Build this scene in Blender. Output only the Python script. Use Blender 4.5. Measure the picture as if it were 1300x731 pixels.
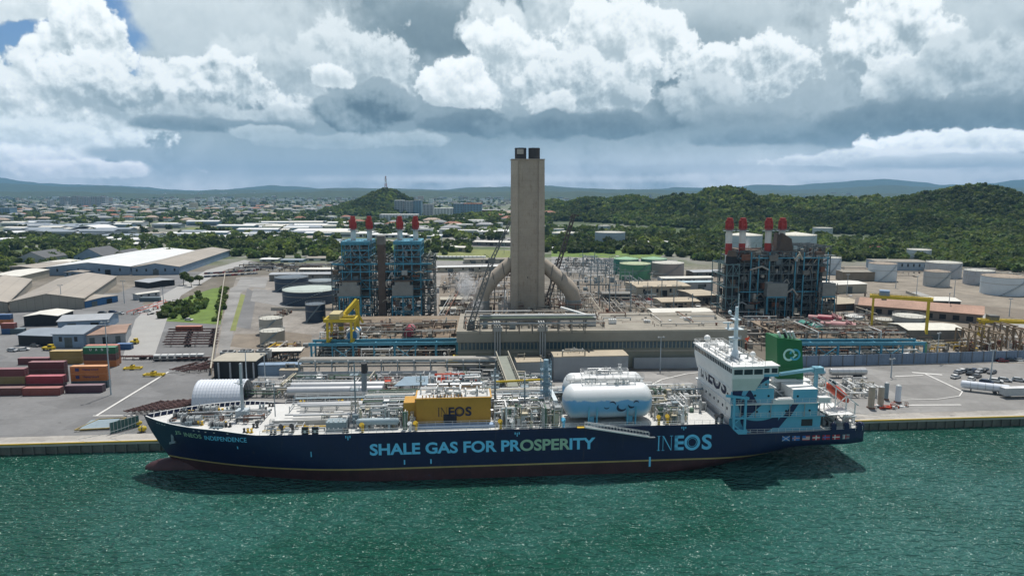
import bpy, math, random
import numpy as np
from mathutils import Vector, Matrix
R = math.radians
for o in list(bpy.data.objects): bpy.data.objects.remove(o)
SC = bpy.context.scene
COL = SC.collection
# ------------------------------------------------------------------ camera
CAMH, PITCH, FPX = 71.0, R(8.04), 867.0
cam = bpy.data.objects.new('camera', bpy.data.cameras.new('camera')); COL.objects.link(cam)
cam.location = (0, 0, CAMH); cam.rotation_euler = (math.pi/2 - PITCH, 0, 0)
cam.data.sensor_width = 36; cam.data.lens = 36*FPX/1300; cam.data.clip_start = 1; cam.data.clip_end = 60000
SC.camera = cam
cp, sp = math.cos(PITCH), math.sin(PITCH)
def ray(px, py):
    u = (px-650)/FPX; v = (py-365.5)/FPX
    return u, cp-v*sp, -(sp+v*cp)
def at(px, py, z=3.0):                      # photo pixel -> point on the level z
    x, y, w = ray(px, py); t = (z-CAMH)/w
    return x*t, y*t
def atd(px, py, dist):                      # photo pixel -> point at forward distance
    x, y, w = ray(px, py); t = dist/y
    return x*t, dist, CAMH+w*t
# ------------------------------------------------------------------ light
SUN_EL, SUN_AZ = R(67), R(12)               # azimuth from +Y towards +X
sd = Vector((math.sin(SUN_AZ)*math.cos(SUN_EL), math.cos(SUN_AZ)*math.cos(SUN_EL), math.sin(SUN_EL)))
sl = bpy.data.lights.new('sun', 'SUN'); sl.energy = 4.8; sl.angle = R(0.9); sl.color = (1, .955, .89)
so = bpy.data.objects.new('sun', sl); COL.objects.link(so); so.rotation_euler = sd.to_track_quat('Z', 'Y').to_euler()
vs = SC.view_settings; vs.view_transform = 'Standard'; vs.look = 'None'; vs.exposure = -0.08; vs.gamma = 1; vs.use_curve_mapping = False
cy = SC.cycles; cy.use_denoising = True; cy.use_adaptive_sampling = True; cy.adaptive_threshold = 0.015
cy.max_bounces = 6; cy.diffuse_bounces = 2; cy.glossy_bounces = 3; cy.volume_bounces = 1; cy.transparent_max_bounces = 12
cy.sample_clamp_indirect = 4; cy.caustics_reflective = False; cy.caustics_refractive = False
# ------------------------------------------------------------------ node helper
class NT:
    def __init__(s, tree): s.t = tree
    def n(s, typ, **kw):
        nd = s.t.nodes.new(typ)
        for k, v in kw.items(): setattr(nd, k, v)
        return nd
    def put(s, sock, v):
        if isinstance(v, bpy.types.NodeSocket): s.t.links.new(v, sock)
        elif v is not None: sock.default_value = v
    def m(s, op, a, b=None, c=None, clamp=False):
        nd = s.n('ShaderNodeMath', operation=op, use_clamp=clamp)
        s.put(nd.inputs[0], a); s.put(nd.inputs[1], b); s.put(nd.inputs[2], c)
        return nd.outputs[0]
    def mix(s, f, a, b, blend='MIX'):
        nd = s.n('ShaderNodeMix', data_type='RGBA', blend_type=blend)
        s.put(nd.inputs[0], f); s.put(nd.inputs[6], a); s.put(nd.inputs[7], b)
        return nd.outputs[2]
    def ss(s, x, a, b, lo=0., hi=1.):
        nd = s.n('ShaderNodeMapRange', interpolation_type='SMOOTHSTEP')
        for i, v in enumerate((x, a, b, lo, hi)): s.put(nd.inputs[i], v)
        return nd.outputs[0]
    def xyz(s, x, y, z=0.):
        nd = s.n('ShaderNodeCombineXYZ'); s.put(nd.inputs[0], x); s.put(nd.inputs[1], y); s.put(nd.inputs[2], z)
        return nd.outputs[0]
    def rgb(s, x, y, z):
        nd = s.n('ShaderNodeCombineColor'); s.put(nd.inputs[0], x); s.put(nd.inputs[1], y); s.put(nd.inputs[2], z)
        return nd.outputs[0]
    def noise(s, vec, scale, detail=4., rough=.5, dist=0., dim='3D'):
        nd = s.n('ShaderNodeTexNoise', noise_dimensions=dim)
        s.put(nd.inputs['Vector'], vec); s.put(nd.inputs['Scale'], scale); s.put(nd.inputs['Detail'], detail)
        s.put(nd.inputs['Roughness'], rough); s.put(nd.inputs['Distortion'], dist)
        return nd.outputs[0]
    def vor(s, vec, scale, detail=3., rough=.5, feature='F1', dim='2D'):
        nd = s.n('ShaderNodeTexVoronoi', voronoi_dimensions=dim, feature=feature)
        s.put(nd.inputs['Vector'], vec); s.put(nd.inputs['Scale'], scale)
        s.put(nd.inputs['Detail'], detail); s.put(nd.inputs['Roughness'], rough)
        nd.normalize = True
        return nd.outputs['Distance']
# ------------------------------------------------------------------ sky
W = bpy.data.worlds.new('World'); SC.world = W; W.use_nodes = True
W.node_tree.nodes.clear(); N = NT(W.node_tree)
SKYS = 0.1
sky = N.n('ShaderNodeTexSky', sky_type='NISHITA'); sky.sun_disc = False; sky.sun_elevation = SUN_EL; sky.sun_rotation = SUN_AZ
sky.air_density = 1.0; sky.dust_density = 1.0; sky.ozone_density = 1.6
tc = N.n('ShaderNodeTexCoord'); sep = N.n('ShaderNodeSeparateXYZ'); N.put(sep.inputs[0], tc.outputs['Generated'])
dx, dy, dz = sep.outputs
AZ = N.m('MULTIPLY', N.m('ARCTAN2', dx, dy), 57.2958)
EL = N.m('MULTIPLY', N.m('ARCSINE', dz), 57.2958)
def azel(px, py):
    x, y, z = ray(px, py); return math.degrees(math.atan2(x, y)), math.degrees(math.atan2(z, math.hypot(x, y)))
# vertical stretch makes the far (low) clouds flatter
YY = N.m('MULTIPLY', N.m('POWER', N.m('MAXIMUM', N.m('ADD', EL, 1.5), 0.01), 0.8), 1.9)
def cloudnoise(ox, oy):
    p = N.xyz(N.m('ADD', AZ, ox), N.m('ADD', YY, oy), 3.7)
    wv = N.noise(p, .5, 3., .5)
    p2 = N.xyz(N.m('ADD', N.m('ADD', AZ, ox), N.m('MULTIPLY', wv, 1.6)), N.m('ADD', N.m('ADD', YY, oy), N.m('MULTIPLY', wv, -1.3)), 1.3)
    f = N.noise(p, .24, 9., .57)
    b = N.m('SUBTRACT', 1., N.vor(p2, .34, 4., .44))
    return N.m('ADD', N.m('MULTIPLY', f, .78), N.m('MULTIPLY', b, .32))
N0 = cloudnoise(0., 0.)
N1 = cloudnoise(.22, .5)
REL = N.m('SUBTRACT', N0, N1)                                  # + where the cloud faces the sun
BIG = N.noise(N.xyz(AZ, YY, 9.), .11, 5., .55)
FINE = N.noise(N.xyz(AZ, YY, 2.), 1.1, 5., .6)
EDGE = N.m('ADD', N.m('SUBTRACT', N0, .57), N.m('MULTIPLY', N.m('SUBTRACT', FINE, .5), .16))
F28 = N.m('MULTIPLY', N.m('SUBTRACT', FINE, .5), .28)
def grey(b):                                                   # cloud colour of a brightness
    return N.rgb(N.m('POWER', b, 1.27), N.m('POWER', b, 1.05), N.m('POWER', b, .94))
bl = N.m('ADD', N.m('MULTIPLY', N.ss(BIG, .3, .7), .24), .26)
bl = N.m('ADD', bl, N.m('MULTIPLY', REL, .5))
cur = grey(bl)
# veil cover: everything but the open blue corner top left
hx, hy = azel(25, 62)
e1 = N.m('POWER', N.m('DIVIDE', N.m('SUBTRACT', AZ, hx), 5.6), 2.); e2 = N.m('POWER', N.m('DIVIDE', N.m('SUBTRACT', EL, hy), 7.0), 2.)
hole = N.m('ADD', N.m('SQRT', N.m('ADD', e1, e2)), N.m('MULTIPLY', N.m('SUBTRACT', N0, .5), 1.1))
veil = N.ss(hole, 1.2, 1.45)
skyc = N.mix(1., sky.outputs[0], (.62, .80, 1.0, 1), 'MULTIPLY')
# list: px, py, rx, ry (pixels), brightness at foot, at top, edge roughness, softness, relief
BL = [
 (260, 40, 230, 80, .55, .74, .5, .5, .5), (1180, 35, 260, 90, .52, .70, .6, .6, .8), (880, 15, 160, 40, .5, .66, .8, .4, .8),
 (560, 45, 110, 62, .20, .30, .7, .5, .5), (880, 60, 80, 45, .34, .42, .7, .5, .4), (190, 88, 80, 22, .42, .5, .8, .5, .4),
 (640, 178, 560, 50, .26, .34, .5, .7, .25), (380, 205, 260, 50, .26, .33, .4, .6, .2), (1140, 150, 320, 56, .26, .38, .8, .5, .6), (840, 205, 260, 38, .44, .52, .3, .9, .2),
 (1020, 120, 90, 50, .40, .55, .9, .3, 1.),
 (20, 6, 60, 22, .62, .92, .8, .15, 1.), (690, 40, 95, 70, .52, .80, 1., .2, 1.8), (790, 70, 85, 80, .50, .92, 1., .10, 2.0),
 (110, 62, 52, 52, .46, .98, .7, .08, 1.9), (1000, 85, 50, 45, .40, .6, .9, .3, 1.2),
 (455, 85, 75, 50, .42, .80, .9, .12, 1.8), (350, 100, 90, 40, .42, .72, .9, .2, 1.5), (50, 150, 120, 58, .44, .90, .8, .10, 1.9), (115, 120, 60, 40, .44, .96, .8, .08, 2.0),
 (250, 118, 120, 38, .36, .92, .8, .10, 2.1), (300, 150, 90, 18, .34, .7, .8, .2, 1.5), (650, 90, 60, 55, .50, .95, .9, .12, 2.0), (740, 118, 100, 44, .40, .88, .9, .12, 2.1),
 (700, 135, 40, 20, .5, .9, .8, .15, 1.6), (940, 98, 95, 38, .38, .94, .9, .09, 2.1), (885, 125, 70, 26, .36, .72, .9, .2, 1.6), (1130, 60, 55, 62, .40, .96, 1.0, .10, 2.1),
 (1160, 105, 45, 30, .45, .9, 1.0, .12, 1.8), (1245, 92, 80, 34, .36, .72, 1.1, .2, 1.8), (462, 138, 60, 36, .13, .40, .7, .12, 1.6), (425, 102, 32, 18, .6, .95, .8, .12, 1.5), (585, 106, 56, 34, .60, 1.0, .7, .07, 1.8),
 (275, 160, 110, 11, .18, .32, .8, .3, 1.), (100, 168, 50, 8, .3, .42, .9, .3, .8), (595, 158, 70, 17, .13, .24, .7, .2, .8), (740, 160, 130, 20, .13, .28, .8, .2, .9),
 (950, 150, 70, 14, .26, .44, .9, .25, 1.), (1010, 172, 120, 18, .17, .32, .8, .3, .9), (1190, 152, 140, 24, .14, .27, .8, .3, .9), (60, 178, 110, 20, .50, .80, 1., .25, 1.6), (25, 200, 70, 16, .5, .78, .9, .3, 1.4),
 (110, 216, 90, 12, .50, .78, 1., .25, 1.5), (160, 195, 50, 10, .3, .36, .7, .4, .5), (330, 168, 40, 9, .36, .55, 1., .25, 1.2), (410, 180, 70, 10, .32, .46, 1., .3, 1.), (520, 178, 60, 12, .34, .52, 1., .3, 1.2),
 (1180, 188, 60, 18, .50, .90, 1., .12, 1.7), (1240, 184, 70, 12, .5, .84, 1., .15, 1.5), (1100, 202, 140, 10, .48, .72, 1., .25, 1.4), (1020, 205, 60, 8, .45, .7, 1., .25, 1.2), (1220, 206, 120, 8, .34, .5, .9, .3, .8),
 (640, 228, 360, 8, .46, .54, .4, .8, .4), (1100, 224, 280, 8, .46, .58, .7, .6, .8)]
for px, py, rx, ry, b0, b1, rough, soft, rel in BL:
    ax, ay = azel(px, py); sx = rx*.061; sy = ry*.064
    u = N.m('DIVIDE', N.m('SUBTRACT', AZ, ax), sx); v = N.m('DIVIDE', N.m('SUBTRACT', EL, ay), sy)
    vneg = N.m('MULTIPLY', N.m('MINIMUM', v, 0.), 1.25)        # flatter undersides
    vv = N.m('ADD', N.m('MAXIMUM', v, 0.), vneg)
    d = N.m('SUBTRACT', 1., N.m('SQRT', N.m('ADD', N.m('POWER', u, 2.), N.m('POWER', vv, 2.))))
    d = N.m('MULTIPLY_ADD', EDGE, rough*3.3, d)
    a = N.ss(d, -.02, soft*1.4+.03)
    lit = N.m('MULTIPLY_ADD', v, .42, N.m('MULTIPLY_ADD', REL, rel*2.6, F28))
    lit = N.m('ADD', lit, N.m('MULTIPLY', N.ss(d, .9, 0.), .22))
    b = N.ss(lit, -.42, .62, b0*.92+.04, b1*.90+.05)
    cur = N.mix(a, cur, grey(b))
    if (px, py) == (40, 140):
        pass
    if (py < 100 and px < 130): veil = N.m('MAXIMUM', veil, a)
    if py in (150, 120): veil = N.m('MAXIMUM', veil, a)
veil = N.m('MAXIMUM', veil, N.ss(EL, 7.0, 5.0))
hzf = N.ss(EL, 6., .3, 1/SKYS*1.3, 1/SKYS*2.6)
hzr = N.ss(EL, 5., .3, .97, 1.12)
cl = N.mix(1., cur, N.rgb(N.m('MULTIPLY', hzf, hzr), hzf, N.m('MULTIPLY', hzf, 1.0)), 'MULTIPLY')
final = N.mix(veil, skyc, cl)
# away from the photographed part of the sky: broken cloud over the blue
up = N.ss(N.m('ADD', EL, N.m('MULTIPLY', N0, 14.)), 30., 42.)
overhead = N.mix(N.ss(BIG, .42, .6), sky.outputs[0], (3.5, 3.8, 4.1, 1))
final = N.mix(up, final, overhead)
bg = N.n('ShaderNodeBackground'); N.put(bg.inputs[0], final); bg.inputs[1].default_value = SKYS
wo = N.n('ShaderNodeOutputWorld'); N.put(wo.inputs[0], bg.outputs[0])
W.cycles.sampling_method = 'MANUAL'; W.cycles.sample_map_resolution = 512
# ------------------------------------------------------------------ materials
MATS = {}
def mat(name, col, rough=.6, var=.18, scale=.4, metal=0., streak=0., streakcol=(.16, .07, .03), bump=0., lines=0., laxis=0, ldark=.6, corr=0., caxis=0, emit=0., tint=False, patch=0.):
    if name in MATS: return MATS[name]
    m = bpy.data.materials.new(name); m.use_nodes = True; MATS[name] = m
    t = NT(m.node_tree); p = m.node_tree.nodes['Principled BSDF']
    p.inputs['Roughness'].default_value = rough; p.inputs['Metallic'].default_value = metal
    tcn = t.n('ShaderNodeTexCoord').outputs['Object']
    oi = t.n('ShaderNodeObjectInfo').outputs['Random']
    f = t.noise(tcn, scale, 5., .6); f2 = t.noise(tcn, scale*9, 3., .6)
    k = t.m('ADD', t.m('MULTIPLY', t.m('SUBTRACT', f, .5), var*3.2), t.m('MULTIPLY', t.m('SUBTRACT', f2, .5), var*1.4))
    k = t.m('ADD', k, 1.); k = t.m('ADD', k, t.m('MULTIPLY', t.m('SUBTRACT', oi, .5), var*.5))
    c = t.mix(1., tuple(col)+(1,), t.xyz(k, k, k), 'MULTIPLY')
    s3 = t.n('ShaderNodeSeparateXYZ'); t.put(s3.inputs[0], tcn)
    if patch > 0:
        mp_ = t.n('ShaderNodeMapping'); t.put(mp_.inputs[0], tcn); mp_.inputs[2].default_value = (0, 0, .08); mp_.inputs[3].default_value = (1/patch, 1.7/patch, 1)
        vn = t.n('ShaderNodeTexVoronoi', voronoi_dimensions='2D', distance='CHEBYCHEV'); t.put(vn.inputs['Vector'], mp_.outputs[0]); vn.inputs['Scale'].default_value = 1.; vn.inputs['Randomness'].default_value = .8
        vs_ = t.n('ShaderNodeSeparateColor'); t.put(vs_.inputs[0], vn.outputs['Color'])
        pk = t.m('ADD', .86, t.m('MULTIPLY', vs_.outputs[0], .28)); c = t.mix(1., c, t.rgb(pk, pk, pk), 'MULTIPLY')
        mp2 = t.n('ShaderNodeMapping'); t.put(mp2.inputs[0], tcn); mp2.inputs[2].default_value = (0, 0, .35); mp2.inputs[3].default_value = (.05, 1.1, 1)
        tr = t.ss(t.noise(mp2.outputs[0], 1., 4., .6), .60, .72, 0., .35); oil = t.ss(t.noise(tcn, .33, 3., .5), .66, .74, 0., .55)
        c = t.mix(t.m('MAXIMUM', tr, oil), c, (.06, .06, .058, 1))
    if streak > 0:
        mp = t.n('ShaderNodeMapping'); t.put(mp.inputs[0], tcn); mp.inputs[3].default_value = (1.1, 1.1, .07)
        st = t.noise(mp.outputs[0], 1.3, 5., .65)
        st2 = t.noise(tcn, .35, 4., .7)
        sf = t.ss(t.m('ADD', st, t.m('MULTIPLY', st2, .6)), 1.03-streak*.35, 1.28-streak*.25)
        c = t.mix(t.m('MULTIPLY', sf, .85), c, tuple(streakcol)+(1,))
    if lines > 0:
        fr = t.m('FRACT', t.m('ADD', t.m('DIVIDE', s3.outputs[laxis], lines), 100.))
        lm = t.m('LESS_THAN', fr, .09)
        c = t.mix(lm, c, t.mix(1., c, (ldark,)*3+(1,), 'MULTIPLY'))
    if tint:
        va = t.n('ShaderNodeVertexColor'); va.layer_name = 'tint'
        c = t.mix(1., c, va.outputs[0], 'MULTIPLY')
    t.put(p.inputs['Base Color'], c)
    if bump > 0 or corr > 0:
        h = t.m('MULTIPLY', t.noise(tcn, 2.2, 5., .65), .35)
        if corr > 0:
            h = t.m('ADD', h, t.m('MULTIPLY', t.m('SINE', t.m('MULTIPLY', s3.outputs[caxis], 6.2832/corr)), .5))
        b = t.n('ShaderNodeBump'); b.inputs['Strength'].default_value = .6; b.inputs['Distance'].default_value = max(bump, .05)
        t.put(b.inputs['Height'], h); t.put(p.inputs['Normal'], b.outputs[0])
    if emit: p.inputs['Emission Strength'].default_value = emit; p.inputs['Emission Color'].default_value = tuple(col)+(1,)
    return m
# ------------------------------------------------------------------ mesh helper
class MB:
    def __init__(s): s.v = []; s.f = []; s.mi = []; s.ms = []; s.sm = []; s.cur = 0; s.M = None; s.smooth = False
    def use(s, m):
        if m not in s.ms: s.ms.append(m)
        s.cur = s.ms.index(m); return s
    def add(s, vs_, fs, smooth=None):
        b = len(s.v)
        if s.M is not None: vs_ = [s.M @ Vector(q) for q in vs_]
        s.v += [tuple(q) for q in vs_]; s.f += [tuple(i+b for i in f) for f in fs]
        s.mi += [s.cur]*len(fs); s.sm += [s.smooth if smooth is None else smooth]*len(fs)
        return s
    def box(s, x0, x1, y0, y1, z0, z1, rz=0):
        vv = [(x, y, z) for z in (z0, z1) for x, y in ((x0, y0), (x1, y0), (x1, y1), (x0, y1))]
        if rz:
            cx, cy_ = (x0+x1)/2, (y0+y1)/2; c, s_ = math.cos(rz), math.sin(rz)
            vv = [(cx+(x-cx)*c-(y-cy_)*s_, cy_+(x-cx)*s_+(y-cy_)*c, z) for x, y, z in vv]
        return s.add(vv, [(0, 3, 2, 1), (4, 5, 6, 7), (0, 1, 5, 4), (1, 2, 6, 5), (2, 3, 7, 6), (3, 0, 4, 7)], False)
    def tube(s, a, b, r, n=8, r2=None, caps=True, smooth=True):
        a = Vector(a); b = Vector(b); d = b-a
        if d.length < 1e-6: return s
        d.normalize(); u = d.cross(Vector((0, 0, 1)) if abs(d.z) < .95 else Vector((1, 0, 0))).normalized(); w = d.cross(u)
        r2 = r if r2 is None else r2
        vv = [a+(u*math.cos(t)+w*math.sin(t))*r for t in [i*2*math.pi/n for i in range(n)]]
        vv += [b+(u*math.cos(t)+w*math.sin(t))*r2 for t in [i*2*math.pi/n for i in range(n)]]
        s.add(vv, [(i, i+n, (i+1) % n+n, (i+1) % n) for i in range(n)], smooth)
        if caps: s.add(vv, [tuple(range(n)), tuple(range(2*n-1, n-1, -1))], False)
        return s
    def bar(s, a, b, w, h=None):                      # square section
        a = Vector(a); b = Vector(b); d = b-a
        if d.length < 1e-6: return s
        d.normalize(); u = d.cross(Vector((0, 0, 1)) if abs(d.z) < .95 else Vector((0, 1, 0))).normalized(); q = d.cross(u).normalized()
        h = w if h is None else h
        o4 = [u*w/2+q*h/2, -u*w/2+q*h/2, -u*w/2-q*h/2, u*w/2-q*h/2]
        return s.add([a+o for o in o4]+[b+o for o in o4], [(0, 1, 2, 3), (7, 6, 5, 4), (0, 4, 5, 1), (1, 5, 6, 2), (2, 6, 7, 3), (3, 7, 4, 0)], False)
    def path(s, pts, r, n=8):
        for i in range(len(pts)-1): s.tube(pts[i], pts[i+1], r, n)
        for p in pts[1:-1]: s.ball(p, r*1.02, 6, 4)
        return s
    def ball(s, c, r, n=12, k=8, sc=(1, 1, 1)):
        vv = []; ff = []
        for j in range(k+1):
            th = math.pi*j/k
            for i in range(n):
                ph = 2*math.pi*i/n; vv.append((c[0]+r*sc[0]*math.sin(th)*math.cos(ph), c[1]+r*sc[1]*math.sin(th)*math.sin(ph), c[2]+r*sc[2]*math.cos(th)))
        for j in range(k):
            for i in range(n): ff.append((j*n+i, (j+1)*n+i, (j+1)*n+(i+1) % n, j*n+(i+1) % n))
        return s.add(vv, ff, True)
    def lathe(s, prof, c=(0, 0, 0), n=24, smooth=True):       # prof: list of (r, z)
        vv = [(c[0]+r*math.cos(2*math.pi*i/n), c[1]+r*math.sin(2*math.pi*i/n), c[2]+z) for r, z in prof for i in range(n)]
        ff = [(j*n+i, j*n+(i+1) % n, (j+1)*n+(i+1) % n, (j+1)*n+i) for j in range(len(prof)-1) for i in range(n)]
        return s.add(vv, ff, smooth)
    def prism(s, poly, z0, z1):                               # poly ccw in xy
        n = len(poly); vv = [(x, y, z0) for x, y in poly]+[(x, y, z1) for x, y in poly]
        return s.add(vv, [tuple(range(n-1, -1, -1)), tuple(range(n, 2*n))]+[(i, (i+1) % n, (i+1) % n+n, i+n) for i in range(n)], False)
    def extr(s, poly, axis, a, b):                            # poly in the plane across axis ('x': (y,z), 'y': (x,z))
        n = len(poly)
        g = (lambda p, q: (q, p[0], p[1])) if axis == 'x' else (lambda p, q: (p[0], q, p[1]))
        vv = [g(p, a) for p in poly]+[g(p, b) for p in poly]
        return s.add(vv, [tuple(range(n)), tuple(range(2*n-1, n-1, -1))]+[(i, i+n, (i+1) % n+n, (i+1) % n) for i in range(n)], False)
    def rail(s, pts, h=1.1, sp_=2.5, r=.05):
        for i in range(len(pts)-1):
            a = Vector(pts[i]); b = Vector(pts[i+1]); L = (b-a).length; k = max(1, int(L/sp_))
            for j in range(k+1):
                q = a.lerp(b, j/k); s.bar(q, q+Vector((0, 0, h)), r)
            for hh in (h, h*.55): s.bar(a+Vector((0, 0, hh)), b+Vector((0, 0, hh)), r)
        return s
    def build(s, name, parent=None, fix=False):
        me = bpy.data.meshes.new(name); me.from_pydata(s.v, [], s.f)
        for m in s.ms: me.materials.append(m)
        me.polygons.foreach_set('material_index', s.mi); me.polygons.foreach_set('use_smooth', s.sm); me.update()
        if fix:
            import bmesh
            bm = bmesh.new(); bm.from_mesh(me); bmesh.ops.recalc_face_normals(bm, faces=bm.faces); bm.to_mesh(me); bm.free()
        o = bpy.data.objects.new(name, me); COL.objects.link(o)
        if parent is not None: o.parent = parent
        return o
def tag(o, label=None, cat=None, group=None, kind=None):
    if label: o['label'] = label
    if cat: o['category'] = cat
    if group: o['group'] = group
    if kind: o['kind'] = kind
    return o
def thing(name, label, cat, loc=(0, 0, 3), rz=0., group=None):
    o = bpy.data.objects.new(name, None); COL.objects.link(o); o.location = loc; o.rotation_euler = (0, 0, rz)
    o.empty_display_size = .5
    return tag(o, label, cat, group)
KIDS = {}
def clone(root, loc, rz=None, label=None, group=None, scale=None):
    r = root.copy(); COL.objects.link(r); r.location = loc
    if rz is not None: r.rotation_euler = (0, 0, rz)
    if label: r['label'] = label
    if group: r['group'] = group
    if scale: r.scale = scale
    def kids(a, b):
        for ch in KIDS.get(a.name) or KIDS.setdefault(a.name, [c for c in bpy.data.objects if c.parent == a]):
            c = ch.copy(); COL.objects.link(c); c.parent = b; kids(ch, c)
    kids(root, r)
    return r
# ================================================================== water, ground, hills
QA = math.atan(.0805)                                   # heading of quay and ship
rng = np.random.RandomState(7); rd = random.Random(5)
def quay_y(x): return 188.6 + .0805*x                   # quay edge line (world)
def water_mat():
    m = bpy.data.materials.new('water'); m.use_nodes = True; t = NT(m.node_tree); p = m.node_tree.nodes['Principled BSDF']
    c3 = t.n('ShaderNodeNewGeometry').outputs['Position']
    mp = t.n('ShaderNodeMapping'); t.put(mp.inputs[0], c3); mp.inputs[2].default_value = (0, 0, R(25)); mp.inputs[3].default_value = (1, 1.9, 1)
    a = t.noise(mp.outputs[0], .12, 2., .5, .4); b = t.noise(mp.outputs[0], .42, 1., .45, .8); c = t.noise(c3, 1.5, 1., .5)
    h = t.m('ADD', t.m('ADD', t.m('MULTIPLY', a, 1.3), t.m('MULTIPLY', b, 1.25)), t.m('MULTIPLY', c, .28))
    bm = t.n('ShaderNodeBump'); bm.inputs['Strength'].default_value = 1.; bm.inputs['Distance'].default_value = 2.4
    t.put(bm.inputs['Height'], h); t.put(p.inputs['Normal'], bm.outputs[0])
    s = t.noise(c3, .018, 4., .6)
    sx = t.n('ShaderNodeSeparateXYZ'); t.put(sx.inputs[0], c3)
    f = t.ss(t.m('ADD', s, t.m('MULTIPLY', sx.outputs[0], .0006)), .38, .64)  # sky reflection put into the colour: paler teal towards the right
    t.put(p.inputs['Base Color'], t.mix(f, (.012, .082, .056, 1), (.036, .135, .115, 1)))
    p.inputs['Roughness'].default_value = .21; p.subsurface_method = 'BURLEY'; p.inputs['Subsurface Weight'].default_value = .3; p.inputs['Subsurface Radius'].default_value = (.4, 1., .8); p.inputs['Subsurface Scale'].default_value = 4.; p.inputs['IOR'].default_value = 1.36
    return m
mb = MB(); mb.use(water_mat())
mb.add([(-3000, -400, 0), (3000, -400, 0), (3000, quay_y(3000)+2, 0), (-3000, max(60, quay_y(-3000)+2), 0)], [(0, 1, 2, 3)])
tag(mb.build('harbour_water'), kind='structure')

# hills: (px, py of summit, distance, half width m, half depth m)
HILLS = [(1232, 236, 1180, 120, 260), (1165, 258, 1120, 110, 220), (1290, 258, 1120, 150, 260), (1350, 250, 1300, 160, 300), (1120, 249, 1420, 140, 260),
         (1050, 249, 1480, 120, 280), (985, 245, 1500, 80, 260), (921, 234, 1500, 70, 280), (868, 245, 1560, 90, 260), (800, 246, 1750, 100, 300),
         (750, 249, 1850, 100, 300), (700, 254, 1900, 90, 280), (490, 239, 2120, 95, 200), (452, 255, 2080, 70, 150), (525, 254, 2060, 60, 140),
         (640, 268, 1500, 110, 160), (560, 276, 1500, 130, 120)]
HH = []
for px, py, dist, w, d in HILLS:
    x, y, z = atd(px, py, dist); HH.append((x, y, max(4, z-3-(17 if px > 700 else 11)), w, d))
FAR = [  # distance, depth, profile px->py
 (6500, 900, [(-300, 243), (0, 244), (60, 243), (200, 246), (330, 246), (420, 243), (520, 243), (600, 244), (700, 243), (800, 246), (1000, 246), (1200, 246), (1300, 243), (1500, 240)]),
 (10500, 1500, [(-300, 222), (0, 233), (60, 236), (100, 238), (150, 236), (205, 242), (250, 243), (300, 240), (360, 242), (430, 240), (490, 238), (560, 241), (620, 238), (690, 236), (730, 239), (790, 242), (850, 241), (900, 244), (960, 243), (1020, 240), (1080, 238), (1120, 236), (1180, 238), (1240, 240), (1300, 238), (1400, 232), (1500, 228)]),
 (16500, 2400, [(-300, 214), (-40, 224), (0, 227), (35, 231), (75, 234), (100, 235), (140, 235), (190, 238), (240, 243), (290, 240), (320, 238), (350, 236), (410, 240), (470, 240), (540, 241), (600, 239), (650, 238), (700, 235), (745, 239), (800, 243), (860, 239), (905, 239), (960, 235), (1010, 235), (1070, 230), (1125, 228), (1165, 231), (1200, 235), (1245, 235), (1290, 230), (1340, 226), (1500, 224)])]
def vnoise(x, y, seed=0):                                # smooth value noise, vectorised
    xi = np.floor(x).astype(np.int64); yi = np.floor(y).astype(np.int64); fx = x-xi; fy = y-yi
    fx = fx*fx*(3-2*fx); fy = fy*fy*(3-2*fy)
    def h(a, b):
        n = (a*374761393+b*668265263+seed*69069) & 0x7fffffff; n = ((n ^ (n >> 13))*1274126177) & 0x7fffffff
        return ((n ^ (n >> 16)) & 0xffff)/65535.
    return (h(xi, yi)*(1-fx)+h(xi+1, yi)*fx)*(1-fy)+(h(xi, yi+1)*(1-fx)+h(xi+1, yi+1)*fx)*fy
def fbm(x, y, o=4, seed=0):
    s = 0; a = .5
    for i in range(o): s = s+a*vnoise(x*2**i, y*2**i, seed+i); a *= .5
    return s
def hgt(x, y):
    x = np.asarray(x, float); y = np.asarray(y, float)
    z = np.full(np.broadcast(x, y).shape, 3.0)
    acc = np.zeros_like(z)
    for hx_, hy_, hh, w, d in HH:
        g = hh*np.exp(-((x-hx_)/w)**2-((y-hy_)/d)**2)
        acc = np.maximum(acc, g)+.12*np.minimum(acc, g)
    acc = acc*(1+.30*(fbm(x/90, y/90, 3, 3)-.47)); acc = np.where(acc < .8, 0, acc)
    z = z+acc
    u = x/np.maximum(y, 1)
    for dist, dep, prof in FAR:
        us = np.array([(p[0]-650)/FPX for p in prof]); t = 1/(cp-(np.array([p[1] for p in prof])-365.5)/FPX*sp)
        zs = np.array([atd(p[0], p[1], dist)[2]-3 for p in prof])
        hh = np.interp(u, us*t, zs)
        hh = hh+dist*.006*(fbm(u*30+dist, y/2500., 5, 11)-.47)
        g = np.exp(-((y-dist)/dep)**2)
        z = z+np.maximum(0, hh)*g*(1+.9*(1-g)*(fbm(x/700, y/700, 4, 5)-.5))
    return z
GY = [0]
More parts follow.
